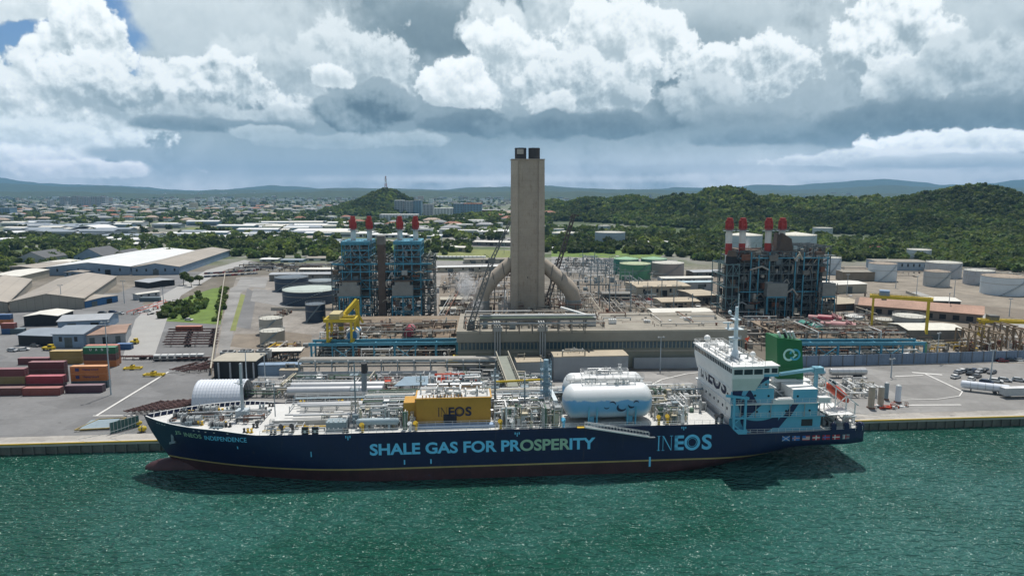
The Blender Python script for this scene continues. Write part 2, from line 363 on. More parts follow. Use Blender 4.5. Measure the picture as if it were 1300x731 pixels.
def terrain():
    rows = list(np.geomspace(240, 620, 16))+list(np.geomspace(640, 2600, 120))+list(np.geomspace(2650, 22000, 150))
    us = np.linspace(-1.35, 1.35, 460)
    X = []; Y = []; Z = []
    # first rows follow the quay edge (a world line), then widen
    y0 = np.array([0]); pts = []
    for r in rows:
        x = us*r; X.append(x); Y.append(np.full_like(x, r)); Z.append(hgt(x, np.full_like(x, r)))
    # quay edge row, 0.4 m back from the capping
    xq = us*240; yq = quay_y(xq)+.4
    X.insert(0, xq); Y.insert(0, yq); Z.insert(0, np.full_like(xq, 3.0))
    Z[1] = np.full_like(xq, 3.0)
    X = np.array(X); Y = np.array(Y); Z = np.array(Z); nr, nc = X.shape
    v = np.stack([X, Y, Z], -1).reshape(-1, 3)
    i = np.arange(nr-1)[:, None]*nc+np.arange(nc-1)[None, :]
    f = np.stack([i, i+1, i+1+nc, i+nc], -1).reshape(-1, 4)
    me = bpy.data.meshes.new('ground'); me.vertices.add(len(v)); me.vertices.foreach_set('co', v.ravel())
    me.loops.add(f.size); me.loops.foreach_set('vertex_index', f.ravel().astype(np.int32))
    me.polygons.add(len(f)); me.polygons.foreach_set('loop_start', np.arange(0, f.size, 4, dtype=np.int32)); me.polygons.foreach_set('use_smooth', np.ones(len(f), bool))
    me.update()
    m = bpy.data.materials.new('ground_mix'); m.use_nodes = True; t = NT(m.node_tree); p = m.node_tree.nodes['Principled BSDF']
    P = t.n('ShaderNodeNewGeometry').outputs['Position']; sx = t.n('ShaderNodeSeparateXYZ'); t.put(sx.inputs[0], P)
    n1 = t.noise(P, .012, 5., .6); n2 = t.noise(P, .22, 4., .65); n3 = t.noise(P, 1.7, 4., .6)
    dirt = t.mix(t.ss(n2, .35, .65), (.17, .15, .125, 1), (.30, .27, .23, 1))
    dirt = t.mix(t.ss(t.m('ADD', n1, t.m('MULTIPLY', n3, .3)), .52, .75), dirt, (.13, .115, .09, 1))
    green = t.mix(t.ss(n2, .3, .7), (.035, .065, .018, 1), (.10, .13, .045, 1))
    far = t.mix(t.ss(n1, .44, .58), green, (.20, .20, .17, 1))
    c = t.mix(t.ss(sx.outputs[1], 560, 700), dirt, far)
    c = t.mix(t.ss(sx.outputs[1], 5500, 7500), c, (.03, .05, .02, 1))
    fo = t.mix(t.ss(n1, .35, .65), (.018, .035, .012, 1), (.035, .06, .018, 1))
    c = t.mix(t.ss(sx.outputs[2], 4, 9), c, fo)
    t.put(p.inputs['Base Color'], c); p.inputs['Roughness'].default_value = .95
    me.materials.append(m)
    o = bpy.data.objects.new('ground', me); COL.objects.link(o); tag(o, kind='structure')
terrain()
asph = mat('asphalt', (.165, .165, .165), .9, .26, .07, bump=.03, patch=22.)
asph2 = mat('asphalt_worn', (.235, .23, .22), .9, .32, .05, patch=16.)
conc = mat('concrete', (.40, .38, .345), .85, .22, .15, streak=.15, streakcol=(.16, .14, .11))
gravel = mat('gravel', (.235, .215, .19), .95, .5, .07, patch=30.)
grassm = mat('grass_ground', (.11, .17, .03), .95, .45, .10)
grassd = mat('grass_dry', (.17, .19, .06), .95, .35, .08)
brownm = mat('brown_soil', (.19, .16, .125), .95, .35, .12)
whitel = mat('road_paint', (.62, .61, .58), .8, .15, .5)
zz = [3.004]
def sheet(name, pix, m, world=False, z=None):
    z = z or zz[0]; zz[0] += .004
    pts = pix if world else [at(*q) for q in pix]
    b = MB(); b.use(m); b.add([(x, y, z) for x, y in pts], [tuple(range(len(pts)))]); o = b.build(name)
    if o.data.polygons[0].normal.z < 0: o.data.flip_normals()
    return tag(o, kind='structure')
# quay structure: capping beam, face
def quay(x0, x1, back, h, name, label):
    q = MB(); q.use(conc)
    a0, a1 = quay_y(x0)+back, quay_y(x1)+back
    for (ya, yb, za, zb) in ((0, 1.6, h-.9, h),):
        q.add([(x0, a0+ya, za), (x1, a1+ya, za), (x1, a1+yb, za), (x0, a0+yb, za), (x0, a0+ya, zb), (x1, a1+ya, zb), (x1, a1+yb, zb), (x0, a0+yb, zb)],
              [(0, 3, 2, 1), (4, 5, 6, 7), (0, 1, 5, 4), (1, 2, 6, 5), (2, 3, 7, 6), (3, 0, 4, 7)])
    q.use(mat('quay_dark', (.13, .135, .115), .9, .4, .3, streak=.3, streakcol=(.03, .04, .03)))
    q.add([(x0, a0+.35, -3), (x1, a1+.35, -3), (x1, a1+.35, h-.88), (x0, a0+.35, h-.88)], [(0, 1, 2, 3)])
    L = x1-x0; n = int(L/3)
    for i in range(n):
        x = x0+L*i/n; y = quay_y(x)+back
        q.box(x-.25, x+.25, y-.05, y+.5, -2, h-.9)
    o = q.build(name); tag(o, kind='structure')
    return o
quay(-330, -40, 0, 3.1, 'quay_edge', ''); quay(-39.5, 330, 0, 3.1, 'quay_edge', '')
ye = mat('yellow_paint', (.62, .40, .03), .5, .2, .5, streak=.25, streakcol=(.15, .08, .03))
yl = MB(); yl.use(ye)
for x0, x1 in ((-330, -40), (60, 330)):
    yl.add([(x0, quay_y(x0)-.03, 2.75), (x1, quay_y(x1)-.03, 2.75), (x1, quay_y(x1)-.03, 3.12), (x0, quay_y(x0)-.03, 3.12)], [(0, 1, 2, 3)])
    yl.add([(x0, quay_y(x0)-.03, 3.12), (x1, quay_y(x1)-.03, 3.12), (x1, quay_y(x1)+.35, 3.12), (x0, quay_y(x0)+.35, 3.12)], [(0, 1, 2, 3)])
tag(yl.build('quay_kerb'), kind='structure')
# yard surfaces
def ql(x, off): return (x, quay_y(x)+off)
sheet('container_yard', [ql(-330, 1.6), ql(-60, 1.6), at(268, 480), at(290, 440), at(285, 405), at(200, 408), at(180, 385), at(280, 345), at(215, 345), at(150, 372), at(-160, 372)], asph, True)
sheet('apron', [ql(-330, 1.6), ql(330, 1.6), ql(330, 6), ql(-330, 6)], mat('apron_concrete', (.33, .31, .28), .9, .35, .12, patch=9.), True)
sheet('terminal_yard', [ql(-95, 6.1), ql(110, 6.1), at(1120, 463.5), at(880, 470), at(560, 474), at(300, 476)], asph2, True)
sheet('truck_yard', [ql(95, 6.1), ql(330, 6.1), at(1500, 449), at(1300, 461), at(1040, 465.5), at(820, 471)], mat('asphalt_pale', (.225, .22, .21), .9, .26, .06, bump=.03, patch=26.), True)
sheet('plant_yard', [at(270, 478), at(590, 473), at(590, 400), at(590, 345), at(400, 345), at(300, 352), at(278, 420)], gravel, True)
sheet('gravel_road', [at(276, 448), at(291, 448), at(300, 400), at(305, 372), at(330, 358), at(318, 356), at(292, 366), at(284, 400)], asph2, True)
sheet('grass_field', [at(200, 407), at(280, 412), at(288, 364), at(270, 366), at(235, 378), at(208, 392)], grassm, True)
sheet('side_road', [at(155, 455), at(195, 455), at(212, 405), at(230, 375), at(285, 343), at(330, 333), at(310, 330), at(262, 343), at(205, 375), at(172, 405)], mat('road_grey', (.33, .325, .31), .9, .12, .1), True)
sheet('brown_field', [at(900, 440), at(1400, 440), at(1500, 350), at(1060, 345), at(900, 345)], brownm, True)
sheet('tank_farm_ground', [at(1050, 372), at(1330, 395), at(1330, 362), at(1180, 338), at(1050, 338)], mat('tankfarm', (.23, .20, .16), .95, .4, .1), True)
sheet('access_road', [at(1150, 372), at(1250, 412), at(1400, 428), at(1400, 420), at(1270, 405), at(1165, 370)], mat('road_grey', (.33, .325, .31)), True)
for pp in ([(700, 326), (835, 328), (850, 318), (700, 314)], [(430, 318), (500, 322), (520, 310), (440, 308)], [(880, 322), (925, 324), (930, 316), (880, 315)]):
    sheet('meadow', pp, grassm)
sheet('pale_field', [(555, 324), (645, 330), (650, 318), (560, 315)], grassd)
sheet('pale_field', [(230, 293), (420, 295), (420, 290), (240, 289)], grassd)
sheet('car_park', [(560, 312), (650, 314), (650, 302), (575, 299)], asph2)
sheet('car_park', [(700, 345), (860, 350), (860, 330), (700, 326)], asph2)
sheet('swale_grass', [at(205, 0)] if 0 else [(292, 420), (299, 420), (312, 375), (306, 373)], grassd)
for pp, m_ in (([(300, 415), (318, 418), (326, 372), (314, 366)], asph), ([(318, 382), (372, 392), (372, 372), (322, 366)], asph2), ([(292, 440), (330, 443), (334, 424), (298, 424)], brownm), ([(345, 452), (392, 455), (396, 425), (352, 420)], brownm), ([(300, 362), (336, 366), (342, 352), (306, 352)], asph2), ([(395, 398), (425, 404), (430, 372), (405, 366)], brownm), ([(555, 400), (650, 402), (655, 350), (560, 350)], brownm), ([(690, 404), (915, 420), (925, 372), (700, 356)], brownm), ([(550, 344), (650, 346), (652, 332), (552, 331)], asph2)):
    sheet('ground_patch', pp, m_)
# painted lines
def line(p0, p1, w, world=False):
    a = Vector(p0 if world else at(*p0)); b = Vector(p1 if world else at(*p1)); d = (b-a).normalized(); n = Vector((-d.y, d.x))*w/2
    sheet('painted_line', [tuple(a-n), tuple(b-n), tuple(b+n), tuple(a+n)], whitel, True)
line((122, 528), (214, 472), .8); line((118, 528), (172, 527.5), .7)
line((1136, 478), (1172, 476.5), .8); line((1175, 475), (1222, 497), .7); line((1145, 514.5), (1220, 514), .8); line((1158, 473), (1196, 476), 1.5)
line((1040, 464.7), (1300, 459.5), .8)
arc = [(820, 492), (840, 482), (870, 475), (905, 471)]
for i in range(3): line(arc[i], arc[i+1], .6)
arc = [(1222, 497), (1218, 503), (1190, 507), (1145, 508)]
for i in range(3): line(arc[i], arc[i+1], .4)
# ================================================================== haze
HZ = MB(); HZ.box(-16000, 16000, -400, 19500, -4, 760)
hz = HZ.build('haze'); tag(hz, kind='stuff')
hm = bpy.data.materials.new('haze_air'); hm.use_nodes = True; ht = hm.node_tree; ht.nodes.clear()
pv = ht.nodes.new('ShaderNodeVolumePrincipled'); pv.inputs['Color'].default_value = (.25, .50, .80, 1); pv.inputs['Density'].default_value = 5.6e-5; pv.inputs['Anisotropy'].default_value = 0.
hmo = ht.nodes.new('ShaderNodeOutputMaterial'); ht.links.new(pv.outputs[0], hmo.inputs['Volume']); hz.data.materials.append(hm)
hm.cycles.homogeneous_volume = True if hasattr(hm.cycles, 'homogeneous_volume') else None
# ================================================================== foliage
def leafmat(name, a, b, sc=.12):
    m = bpy.data.materials.new(name); m.use_nodes = True; t = NT(m.node_tree); p = m.node_tree.nodes['Principled BSDF']
    P = t.n('ShaderNodeNewGeometry').outputs['Position']
    va = t.n('ShaderNodeVertexColor'); va.layer_name = 'tint'
    f = t.noise(P, sc, 4., .6); c = t.mix(t.ss(f, .3, .7), a+(1,), b+(1,))
    t.put(p.inputs['Base Color'], t.mix(1., c, va.outputs[0], 'MULTIPLY')); p.inputs['Roughness'].default_value = .75
    p.inputs['Specular IOR Level'].default_value = .25
    col_ = p.inputs['Base Color'].links[0].from_socket
    tl = t.n('ShaderNodeBsdfTranslucent'); t.put(tl.inputs[0], t.mix(1., col_, (1.25, 1.35, .7, 1), 'MULTIPLY')); mx = t.n('ShaderNodeMixShader'); mx.inputs[0].default_value = .38
    m.node_tree.links.new(p.outputs[0], mx.inputs[1]); m.node_tree.links.new(tl.outputs[0], mx.inputs[2]); m.node_tree.links.new(mx.outputs[0], m.node_tree.nodes['Material Output'].inputs['Surface'])
    return m
leaf = leafmat('foliage', (.074, .102, .038), (.155, .192, .066), .02)
bark = mat('bark', (.12, .09, .065), .9, .3, 1.)
def crown_proto(seed, n, leafsize, flat=.8, blobs=9):
    r = np.random.RandomState(seed)
    cs = r.normal(size=(blobs, 3)); cs /= np.linalg.norm(cs, axis=1)[:, None]; cs *= r.uniform(.25, .62, (blobs, 1)); cs[:, 2] = cs[:, 2]*flat*.7
    rad = r.uniform(.30, .52, blobs)
    k = r.randint(0, blobs, n); d = r.normal(size=(n, 3)); d /= np.linalg.norm(d, axis=1)[:, None]
    c = cs[k]+d*(rad[k]*r.uniform(.75, 1.08, n))[:, None]*np.array([1, 1, flat])
    nrm = d+r.normal(size=(n, 3))*.55; nrm /= np.linalg.norm(nrm, axis=1)[:, None]
    a = np.cross(nrm, r.normal(size=(n, 3))); a /= np.linalg.norm(a, axis=1)[:, None]; b = np.cross(nrm, a)
    s = leafsize*r.uniform(.6, 1.4, (n, 1))
    q = np.stack([c-a*s-b*s*.6, c+a*s*.9-b*s, c+a*s*.6+b*s, c-a*s+b*s*.8], 1)
    q[:, ::2] += nrm[:, None]*(s*.35)[:, None]
    tint = 1+r.uniform(-.15, .15, n)
    q[:, :, 2] -= 0
    return q, tint
PROTO_HI = [crown_proto(i, 620, .125, .8, 11) for i in range(4)]
PROTO_MD = [crown_proto(20+i, 150, .23, .8, 8) for i in range(5)]
PROTO_LO = [crown_proto(40+i, 42, .40, .75, 6) for i in range(5)]
def mesh_from_quads(name, q, tint, m):
    n = len(q); me = bpy.data.meshes.new(name); me.vertices.add(n*4); me.vertices.foreach_set('co', q.reshape(-1).astype(np.float32))
    me.loops.add(n*4); me.loops.foreach_set('vertex_index', np.arange(n*4, dtype=np.int32))
    me.polygons.add(n); me.polygons.foreach_set('loop_start', np.arange(0, n*4, 4, dtype=np.int32))
    me.update(); ca = me.color_attributes.new('tint', 'FLOAT_COLOR', 'CORNER')
    col = np.ones((n*4, 4), np.float32); col[:, :3] = np.repeat(tint, 4, axis=0); ca.data.foreach_set('color', col.ravel())
    me.materials.append(m); me.update(); return me
def forest(name, X, Y, size, label=None, protos=None, hfac=.62, tintbase=(1, 1, 1), seed=1, z=None):
    r = np.random.RandomState(seed); Z = hgt(X, Y) if z is None else np.full(len(X), z); qs = []; ts = []
    for i in range(len(X)):
        q, t = protos[r.randint(len(protos))]; a = r.uniform(0, 6.28); s = size[i]/2; ca, sa = math.cos(a), math.sin(a)
        M = np.array([[ca, -sa, 0], [sa, ca, 0], [0, 0, 1]]).T
        hs = s*r.uniform(.8, 1.3)
        qq = (q@M)*np.array([s, s, hs])+np.array([X[i], Y[i], Z[i]+hs*hfac])
        kind = r.rand(); sc = r.uniform(.68, 1.3)*(.7 if (size[i] > 0 and vnoise(np.array([X[i]/60.]), np.array([Y[i]/110.]), 9)[0] < .42) else 1.1)
        tc_ = np.array([1.18, 1.12, .8]) if kind > .82 else (np.array([.78, .9, .95]) if kind < .3 else np.array([1, 1, 1]))
        ts.append(t[:, None]*(tc_*sc*np.array(tintbase))[None]); qs.append(qq)
    me = mesh_from_quads(name, np.concatenate(qs), np.concatenate(ts), leaf)
    o = bpy.data.objects.new(name, me); COL.objects.link(o)
    return tag(o, kind='stuff')
def inpoly(x, y, poly):
    c = np.zeros(len(x), bool); n = len(poly)
    for i in range(n):
        x1, y1 = poly[i]; x2, y2 = poly[(i+1) % n]
        with np.errstate(divide='ignore', invalid='ignore'):
            k = ((y1 > y) != (y2 > y)) & (x < (x2-x1)*(y-y1)/(y2-y1+1e-12)+x1)
        c ^= k
    return c
def scatter(pix, n, seed, world=False):
    poly = pix if world else [at(*q) for q in pix]; r = np.random.RandomState(seed)
    xs = [p[0] for p in poly]; ys = [p[1] for p in poly]; X = []; Y = []
    while len(X) < n:
        x = r.uniform(min(xs), max(xs), n*2); y = r.uniform(min(ys), max(ys), n*2); k = inpoly(x, y, poly)
        X += list(x[k]); Y += list(y[k])
    return np.array(X[:n]), np.array(Y[:n])
# wooded hills
def hillwood():
    r = np.random.RandomState(3)
    y = np.sqrt(r.uniform(700**2, 2350**2, 150000)); u = r.uniform(-.3, 1.1, 150000); x = y*u
    h = hgt(x, y)-3
    k = h > 3.5+2*r.rand(150000); x, y, h = x[k], y[k], h[k]
    # keep slopes facing the camera and crests
    h2 = hgt(x*(1-25/y), y-25)-3; h3 = hgt(x*(1-140/y), y-140)-3
    k = (h+6 > h2) & (h+14 > h3); x, y = x[k], y[k]
    near = y < 1350
    n1 = np.flatnonzero(near)[:12500]; n2 = np.flatnonzero(~near)[:11000]
    forest('hill_forest', x[n1], y[n1], 6.5+9*r.rand(len(n1))**1.6, protos=PROTO_MD, seed=4)
    forest('hill_forest', x[n2], y[n2], 8+10*r.rand(len(n2))**1.6, protos=PROTO_LO, seed=5)
hillwood()
# belts of trees on the flat
BELTS = [([(-60, 331), (130, 331), (200, 330), (300, 328), (430, 333), (430, 303), (330, 300), (200, 303), (-60, 301)], 620, (8, 15), PROTO_MD),
         ([(-60, 283), (430, 289), (430, 270), (-60, 268)], 700, (9, 16), PROTO_LO),
         ([(-120, 268), (640, 268), (640, 252), (-120, 252)], 1500, (10, 20), PROTO_LO),
         ([(-300, 252), (1500, 252), (1500, 249.3), (-300, 249.3)], 1000, (14, 26), PROTO_LO),
         ([(430, 300), (640, 306), (640, 283), (560, 276), (430, 283)], 420, (9, 15), PROTO_LO),
         ([(548, 324), (600, 324), (600, 309), (548, 309)], 60, (7, 12), PROTO_MD),
         ([(430, 330), (550, 332), (550, 312), (430, 312)], 150, (6, 11), PROTO_MD),
         ([(690, 321), (840, 324), (925, 336), (925, 308), (880, 304), (690, 304)], 520, (8, 14), PROTO_MD),
         ([(1195, 335), (1330, 350), (1330, 322), (1195, 322)], 260, (7, 12), PROTO_MD),
         ([(1050, 330), (1130, 330), (1130, 322), (1050, 322)], 14, (7, 12), PROTO_MD),
         ([(1050, 333), (1130, 331), (1200, 336), (1320, 346), (1320, 318), (1050, 314)], 330, (8, 14), PROTO_MD),
         ([(-60, 302), (560, 306), (560, 284), (-60, 283)], 170, (8, 14), PROTO_LO),
         ([(690, 306), (1060, 320), (1060, 296), (690, 290)], 420, (9, 15), PROTO_LO),
         ([(880, 304), (930, 322), (1060, 318), (1200, 320), (1340, 326), (1340, 312), (1060, 304)], 420, (8, 14), PROTO_MD),
         ([(205, 404), (250, 405), (252, 390), (212, 388)], 36, (4, 7), PROTO_MD),
         ([(232, 396), (262, 392), (262, 376), (236, 380)], 16, (3.5, 6), PROTO_MD),
         ([(272, 408), (284, 408), (289, 366), (281, 366)], 44, (2.5, 4.5), PROTO_MD),
         ([(0, 345), (130, 345), (130, 332), (0, 332)], 45, (6, 10), PROTO_MD)]
for i, (pl, n, (a, b), pr) in enumerate(BELTS):
    X, Y = scatter(pl, n, 100+i); k_ = hgt(X, Y) < (16 if i in (2, 3, 4) else 99); X, Y = X[k_], Y[k_]; n = len(X); r = np.random.RandomState(i)
    forest('tree_belt' if i not in (14, 15, 16) else 'scrub', X, Y, r.uniform(a, b, n), protos=pr, seed=50+i, hfac=.62, tintbase=(1.1, 1.1, 1) if i in (14, 15, 16, 0) else (1, 1, 1))
def tree_proto(name, q, h, label, cat, loc, group=None):
    t = thing(name, label, cat, loc, 0, group)
    b = MB(); b.use(bark); b.tube((0, 0, -.1), (.15, .1, h*.5), .32, 8, .18)
    for i in range(5):
        a = i*1.3; b.tube((.1, .05, h*(.28+.05*i)), (math.cos(a)*h*.25, math.sin(a)*h*.25, h*(.55+.05*i)), .13, 6, .05)
    b.build('trunk', t)
    qq, tt = q; s = h*.5
    me = mesh_from_quads('crown', qq*np.array([s, s, s*.8])+np.array([0, 0, h*.62]), np.repeat(tt[:, None], 3, 1), leaf)
    o = bpy.data.objects.new('crown', me); COL.objects.link(o); o.parent = t
    return t
TREE = tree_proto('tree', PROTO_HI[0], 11, 'largest dark green tree by the warehouse corner beside the road', 'tree', (*at(233, 362), 3))
TREE2 = tree_proto('tree', PROTO_HI[1], 8, 'smaller tree right of the big tree by the road', 'tree', (*at(253, 361), 3))
for (px, py, s, lb) in ((243, 364, .8, 'low tree between the two trees by the road'), (196, 364, .5, 'little tree at the end of the brown roofed warehouse'),
                        (1088, 331, 1.0, 'left of two round trees behind the white tank'), (1112, 331, .9, 'right of two round trees behind the white tank'), (6, 352, 1., 'tree at the left edge in front of the grey roofs')):
    clone(TREE if s > .7 else TREE2, (*at(px, py), 3), rd.uniform(0, 6), lb, None, (s, s, s))
# ================================================================== the gas carrier
SO = (-94.1, 169.1); SE = (math.cos(QA), math.sin(QA)); SN = (-math.sin(QA), math.cos(QA))
SHIP = thing('gas_carrier', 'dark blue gas carrier ship with red boot topping moored along the quay', 'ship', (SO[0], SO[1], 0), QA)
navy = mat('navy_hull', (.004, .011, .056), .42, .2, .12, streak=.10, streakcol=(.03, .03, .04))
red_ = mat('boot_red', (.052, .018, .020), .6, .5, .25, streak=.45, streakcol=(.03, .02, .02))  # darkened red with black streaks: dirt, and hull shade put into the colour
yel2 = mat('waterline_yellow', (.42, .33, .12), .55, .25, .4, streak=.2, streakcol=(.10, .06, .03))
deckm = mat('deck_pale', (.56, .56, .54), .7, .2, .12, streak=.08, streakcol=(.3, .24, .18))
white = mat('ship_white', (.78, .78, .76), .45, .08, .3, streak=.12, streakcol=(.42, .33, .24))
blu = mat('ship_blue', (.13, .43, .59), .45, .14, .12, streak=.08, streakcol=(.04, .12, .2))
gry = mat('machinery_grey', (.36, .38, .38), .5, .2, .6); gry2 = mat('machinery_bluegrey', (.22, .28, .31), .5, .2, .6)
dark = mat('dark_steel', (.03, .032, .035), .55, .3, .8); glass = mat('window_glass', (.018, .03, .04), .12, .2, .6)
rust = mat('rusty_steel', (.17, .075, .045), .8, .4, .6); steel = mat('pipe_silver', (.55, .56, .56), .35, .1, .4, metal=.6)
cyan = mat('letter_blue', (.17, .62, .92), .5, .1, .5); sage = mat('letter_green', (.36, .56, .40), .5, .1, .5)
greenf = mat('funnel_green', (.006, .13, .035), .45, .12, .2)
orange = mat('lifeboat_orange', (.62, .075, .03), .45, .15, .5)
SL = 186.0; HB = 13.3
def ztop(s):
    if s < 22: return 14.2-.5*(s/22)
    if s < 31: return 13.7-1.1*((s-22)/9)
    if s < 148.6: return 12.6-.2*(s-31)/118
    if s < 151: return 12.4-3.0*(s-148.6)/2.4
    return 9.4+.9*((s-151)/35)**2
def s0(z): return 7.0-.62*max(0, min(z, 14.2))+(.02*max(0, z-6)**2)
def s1(z): return SL-max(0, 5.0-z)*4.6
def hb(s, z):                                           # half breadth at station s (true s), height z
    f = max(0., min(1., z/14.)); a0 = s0(z)
    L = 58-16*f; p = 1.75+1.25*f
    x = min(1., max(0., (s-a0)/L)); b = HB*(1-(1-x)**p) if x < 1 else HB
    e = s1(z); k = max(0., min(1., (e-s)/(34 if z < 5 else 7)))
    sb = (1-(1-k)**2.4) if z < 5 else (.90+.10*(1-(1-k)**2))
    return max(.02, b*sb)
HZL = [-3, -1, .2, 1.2, 2.2, 3.02, 3.42, 4.6, 6, 7.6, 9.2]
def hull():
    b = MB(); n = 150; levels = HZL+[None]*5; rows = []
    for sd_ in (-1, 1):
        for i in range(n+1):
            t = (i/n); t = t**1.25 if t < .5 else t*1. ; tt = t
            col = []
            for k in range(len(levels)):
                sref = tt*SL; zt = ztop(sref)
                if k < len(HZL): z = min(HZL[k], zt) if HZL[k] < zt else zt
                else: z = 9.2+(zt-9.2)*(k-len(HZL)+1)/5
                a, e = s0(z), s1(z); s = a+(e-a)*tt
                col.append((s, sd_*hb(s, z) if 0 < i < n or z > 5 and i == n else (sd_*.02 if i == 0 else sd_*hb(s-.3, z)), z))
            rows.append(col)
    K = len(levels); V = [q for c in rows for q in c]
    for side in (0, 1):
        o = side*(n+1)*K
        for i in range(n):
            for k in range(K-1):
                z = HZL[k] if k < len(HZL) else 10
                b.use(red_ if k < 5 else (yel2 if k == 5 else navy))
                q = (o+i*K+k, o+(i+1)*K+k, o+(i+1)*K+k+1, o+i*K+k+1)
                if side: q = q[::-1]
                b.f.append(q); b.mi.append(b.cur); b.sm.append(True)
    b.v = V
    # transom and stem closing
    for k in range(K-1):
        b.use(red_ if k < 5 else navy); p = n*K+k; q = (n+1)*K+n*K+k
        b.f.append((p, q, q+1, p+1)); b.mi.append(b.cur); b.sm.append(False)
        p = k; q = (n+1)*K+k
        b.f.append((q, p, p+1, q+1)); b.mi.append(b.cur); b.sm.append(False)
    return b
H = hull(); HULL = H.build('hull', SHIP)
def hullmat(m, seams=True):
    t = NT(m.node_tree); p = m.node_tree.nodes['Principled BSDF']; src = p.inputs['Base Color'].links[0].from_socket
    P = t.n('ShaderNodeTexCoord').outputs['Object']; sx = t.n('ShaderNodeSeparateXYZ'); t.put(sx.inputs[0], P)
    fx = t.m('FRACT', t.m('DIVIDE', sx.outputs[0], 9.2)); fz = t.m('FRACT', t.m('DIVIDE', sx.outputs[2], 2.9))
    ln = t.m('MAXIMUM', t.m('LESS_THAN', fx, .012), t.m('LESS_THAN', fz, .03))
    mp = t.n('ShaderNodeMapping'); t.put(mp.inputs[0], P); mp.inputs[3].default_value = (.9, .9, .10)
    st = t.ss(t.noise(mp.outputs[0], 1., 6., .7), .56, .74, 0., .6); sc = t.ss(t.noise(P, .5, 6., .75), .60, .72, 0., .5)
    st = t.m('MULTIPLY', st, t.ss(t.noise(P, .08, 3., .5), .42, .6))
    c = t.mix(st, src, (.07, .05, .05, 1)); c = t.mix(sc, c, (.035, .05, .10, 1)); c = t.mix(t.m('MULTIPLY', ln, .35), c, (.0, .0, .01, 1))
    t.put(p.inputs['Base Color'], c)
    b = t.n('ShaderNodeBump'); b.inputs['Strength'].default_value = .35; b.inputs['Distance'].default_value = .12
    t.put(b.inputs['Height'], t.m('ADD', t.noise(P, .35, 3., .5), t.m('MULTIPLY', ln, -.3))); t.put(p.inputs['Normal'], b.outputs[0])
hullmat(navy); hullmat(red_)
# bulb
b = MB(); b.use(red_); prof = [(.1, -1.0), (.9, -.6), (1.5, .6), (2.05, 2.6), (2.3, 5.5), (2.4, 9), (2.3, 14)]
n = 18; vv = []
for r_, s_ in prof:
    for i in range(n):
        a = 2*math.pi*i/n; vv.append((s_-.2, r_*math.cos(a), -.35+1.28*r_*math.sin(a)*(1.0)))
b.add(vv, [(j*n+i, (j+1)*n+i, (j+1)*n+(i+1) % n, j*n+(i+1) % n) for j in range(len(prof)-1) for i in range(n)]+[tuple(range(n))], True)
b.build('bulbous_bow', HULL, fix=True)
# decks
def deckz(s): return ztop(s)-(1.0 if s < 22 else (1.0-.75*min(1, (s-22)/9)) if s < 148.6 else .25)
b = MB(); b.use(deckm); xs = [1.2+i*1.0 for i in range(30)]+[31+i*3.92 for i in range(31)]
def strip(xs, zf, inset=.12):
    vv = []
    for s in xs: z = zf(s); w = hb(s, z)-inset; vv += [(s, -w, z), (s, w, z)]
    b.add(vv, [(2*i, 2*i+2, 2*i+3, 2*i+1) for i in range(len(xs)-1)], False)
strip([x for x in xs if x <= 148.7]+[148.6], deckz); 
b.use(mat('deck_aft', (.50, .50, .48), .7, .2, .2, streak=.1, streakcol=(.3, .22, .16)))
strip([151+i*3.48 for i in range(11)], deckz)
b.use(navy); b.add([(148.6, -13.1, 9), (148.6, 13.1, 9), (148.6, 13.1, 12.2), (148.6, -13.1, 12.2)], [(0, 1, 2, 3)])
b.build('main_deck', SHIP)
# ---------------------------------------------------------------- lettering
def textmesh(txt, h, off=.0, width=None, spacing=1.):
    cu = bpy.data.curves.new('t', 'FONT'); cu.body = txt; cu.size = 1; cu.offset = off; cu.space_character = spacing; cu.resolution_u = 4
    o = bpy.data.objects.new('t', cu); COL.objects.link(o); dg = bpy.context.evaluated_depsgraph_get()
    me = bpy.data.meshes.new_from_object(o.evaluated_get(dg)); bpy.data.objects.remove(o)
    v = np.array([q.co[:] for q in me.vertices]); f = [tuple(p.vertices) for p in me.polygons]
    v[:, 0] -= v[:, 0].min(); v[:, 1] -= v[:, 1].min(); k = h/v[:, 1].max(); kx = k if width is None else width/v[:, 0].max()
    v[:, 0] *= kx; v[:, 1] *= k
    return v, f
def letter(name, txt, h, off, width, m, place, parent, spacing=1.):
    v, f = textmesh(txt, h, off, width, spacing); b = MB(); b.use(m); b.add([place(x, y) for x, y, _ in v], f, False)
    return b.build(name, parent)
def side(s_, z_): return lambda x, y: (s_+x, -hb(s_+x, z_+y)-.05, z_+y)
widths = [('SHALE GAS FOR PR', 58.2, 34.9, cyan), ('OSPER', 93.6, 11.3, sage), ('ITY', 105.5, 5.8, cyan)]
SF = .032
def phrase(parts, s_start, s_end, z, h, parent):
    full = ''.join(p[0] for p in parts); v, f = textmesh(full, h, SF); tot = v[:, 0].max(); k = (s_end-s_start)/tot
    x = s_start
    for i, (tx, m) in enumerate(parts):
        upto = ''.join(p[0] for p in parts[:i+1]); w2 = textmesh(upto, h, SF)[0][:, 0].max()*k+s_start
        wi = textmesh(tx, h, SF)[0][:, 0].max()*k
        letter('lettering', tx, h, SF, wi, m, side(w2-wi, z), parent)
phrase([('SHALE GAS FOR PR', cyan), ('OSPER', sage), ('ITY', cyan)], 58.3, 114.4, 6.75, 3.0, HULL)
def sideb(s_, z_): return lambda x, y: (s_+x, -hb(s_+x, z_+y)-.16, z_+y)
for w_, s_, z_, l_, m_ in (('JS', 9.6, 11.0, 1.9, sage), ('INEOS', 12.3, 10.9, 4.9, sage), ('INDEPENDENCE', 18.0, 10.7, 10.8, cyan)): letter('ship_name', w_, 1.3, .012, l_, m_, sideb(s_, z_), HULL)
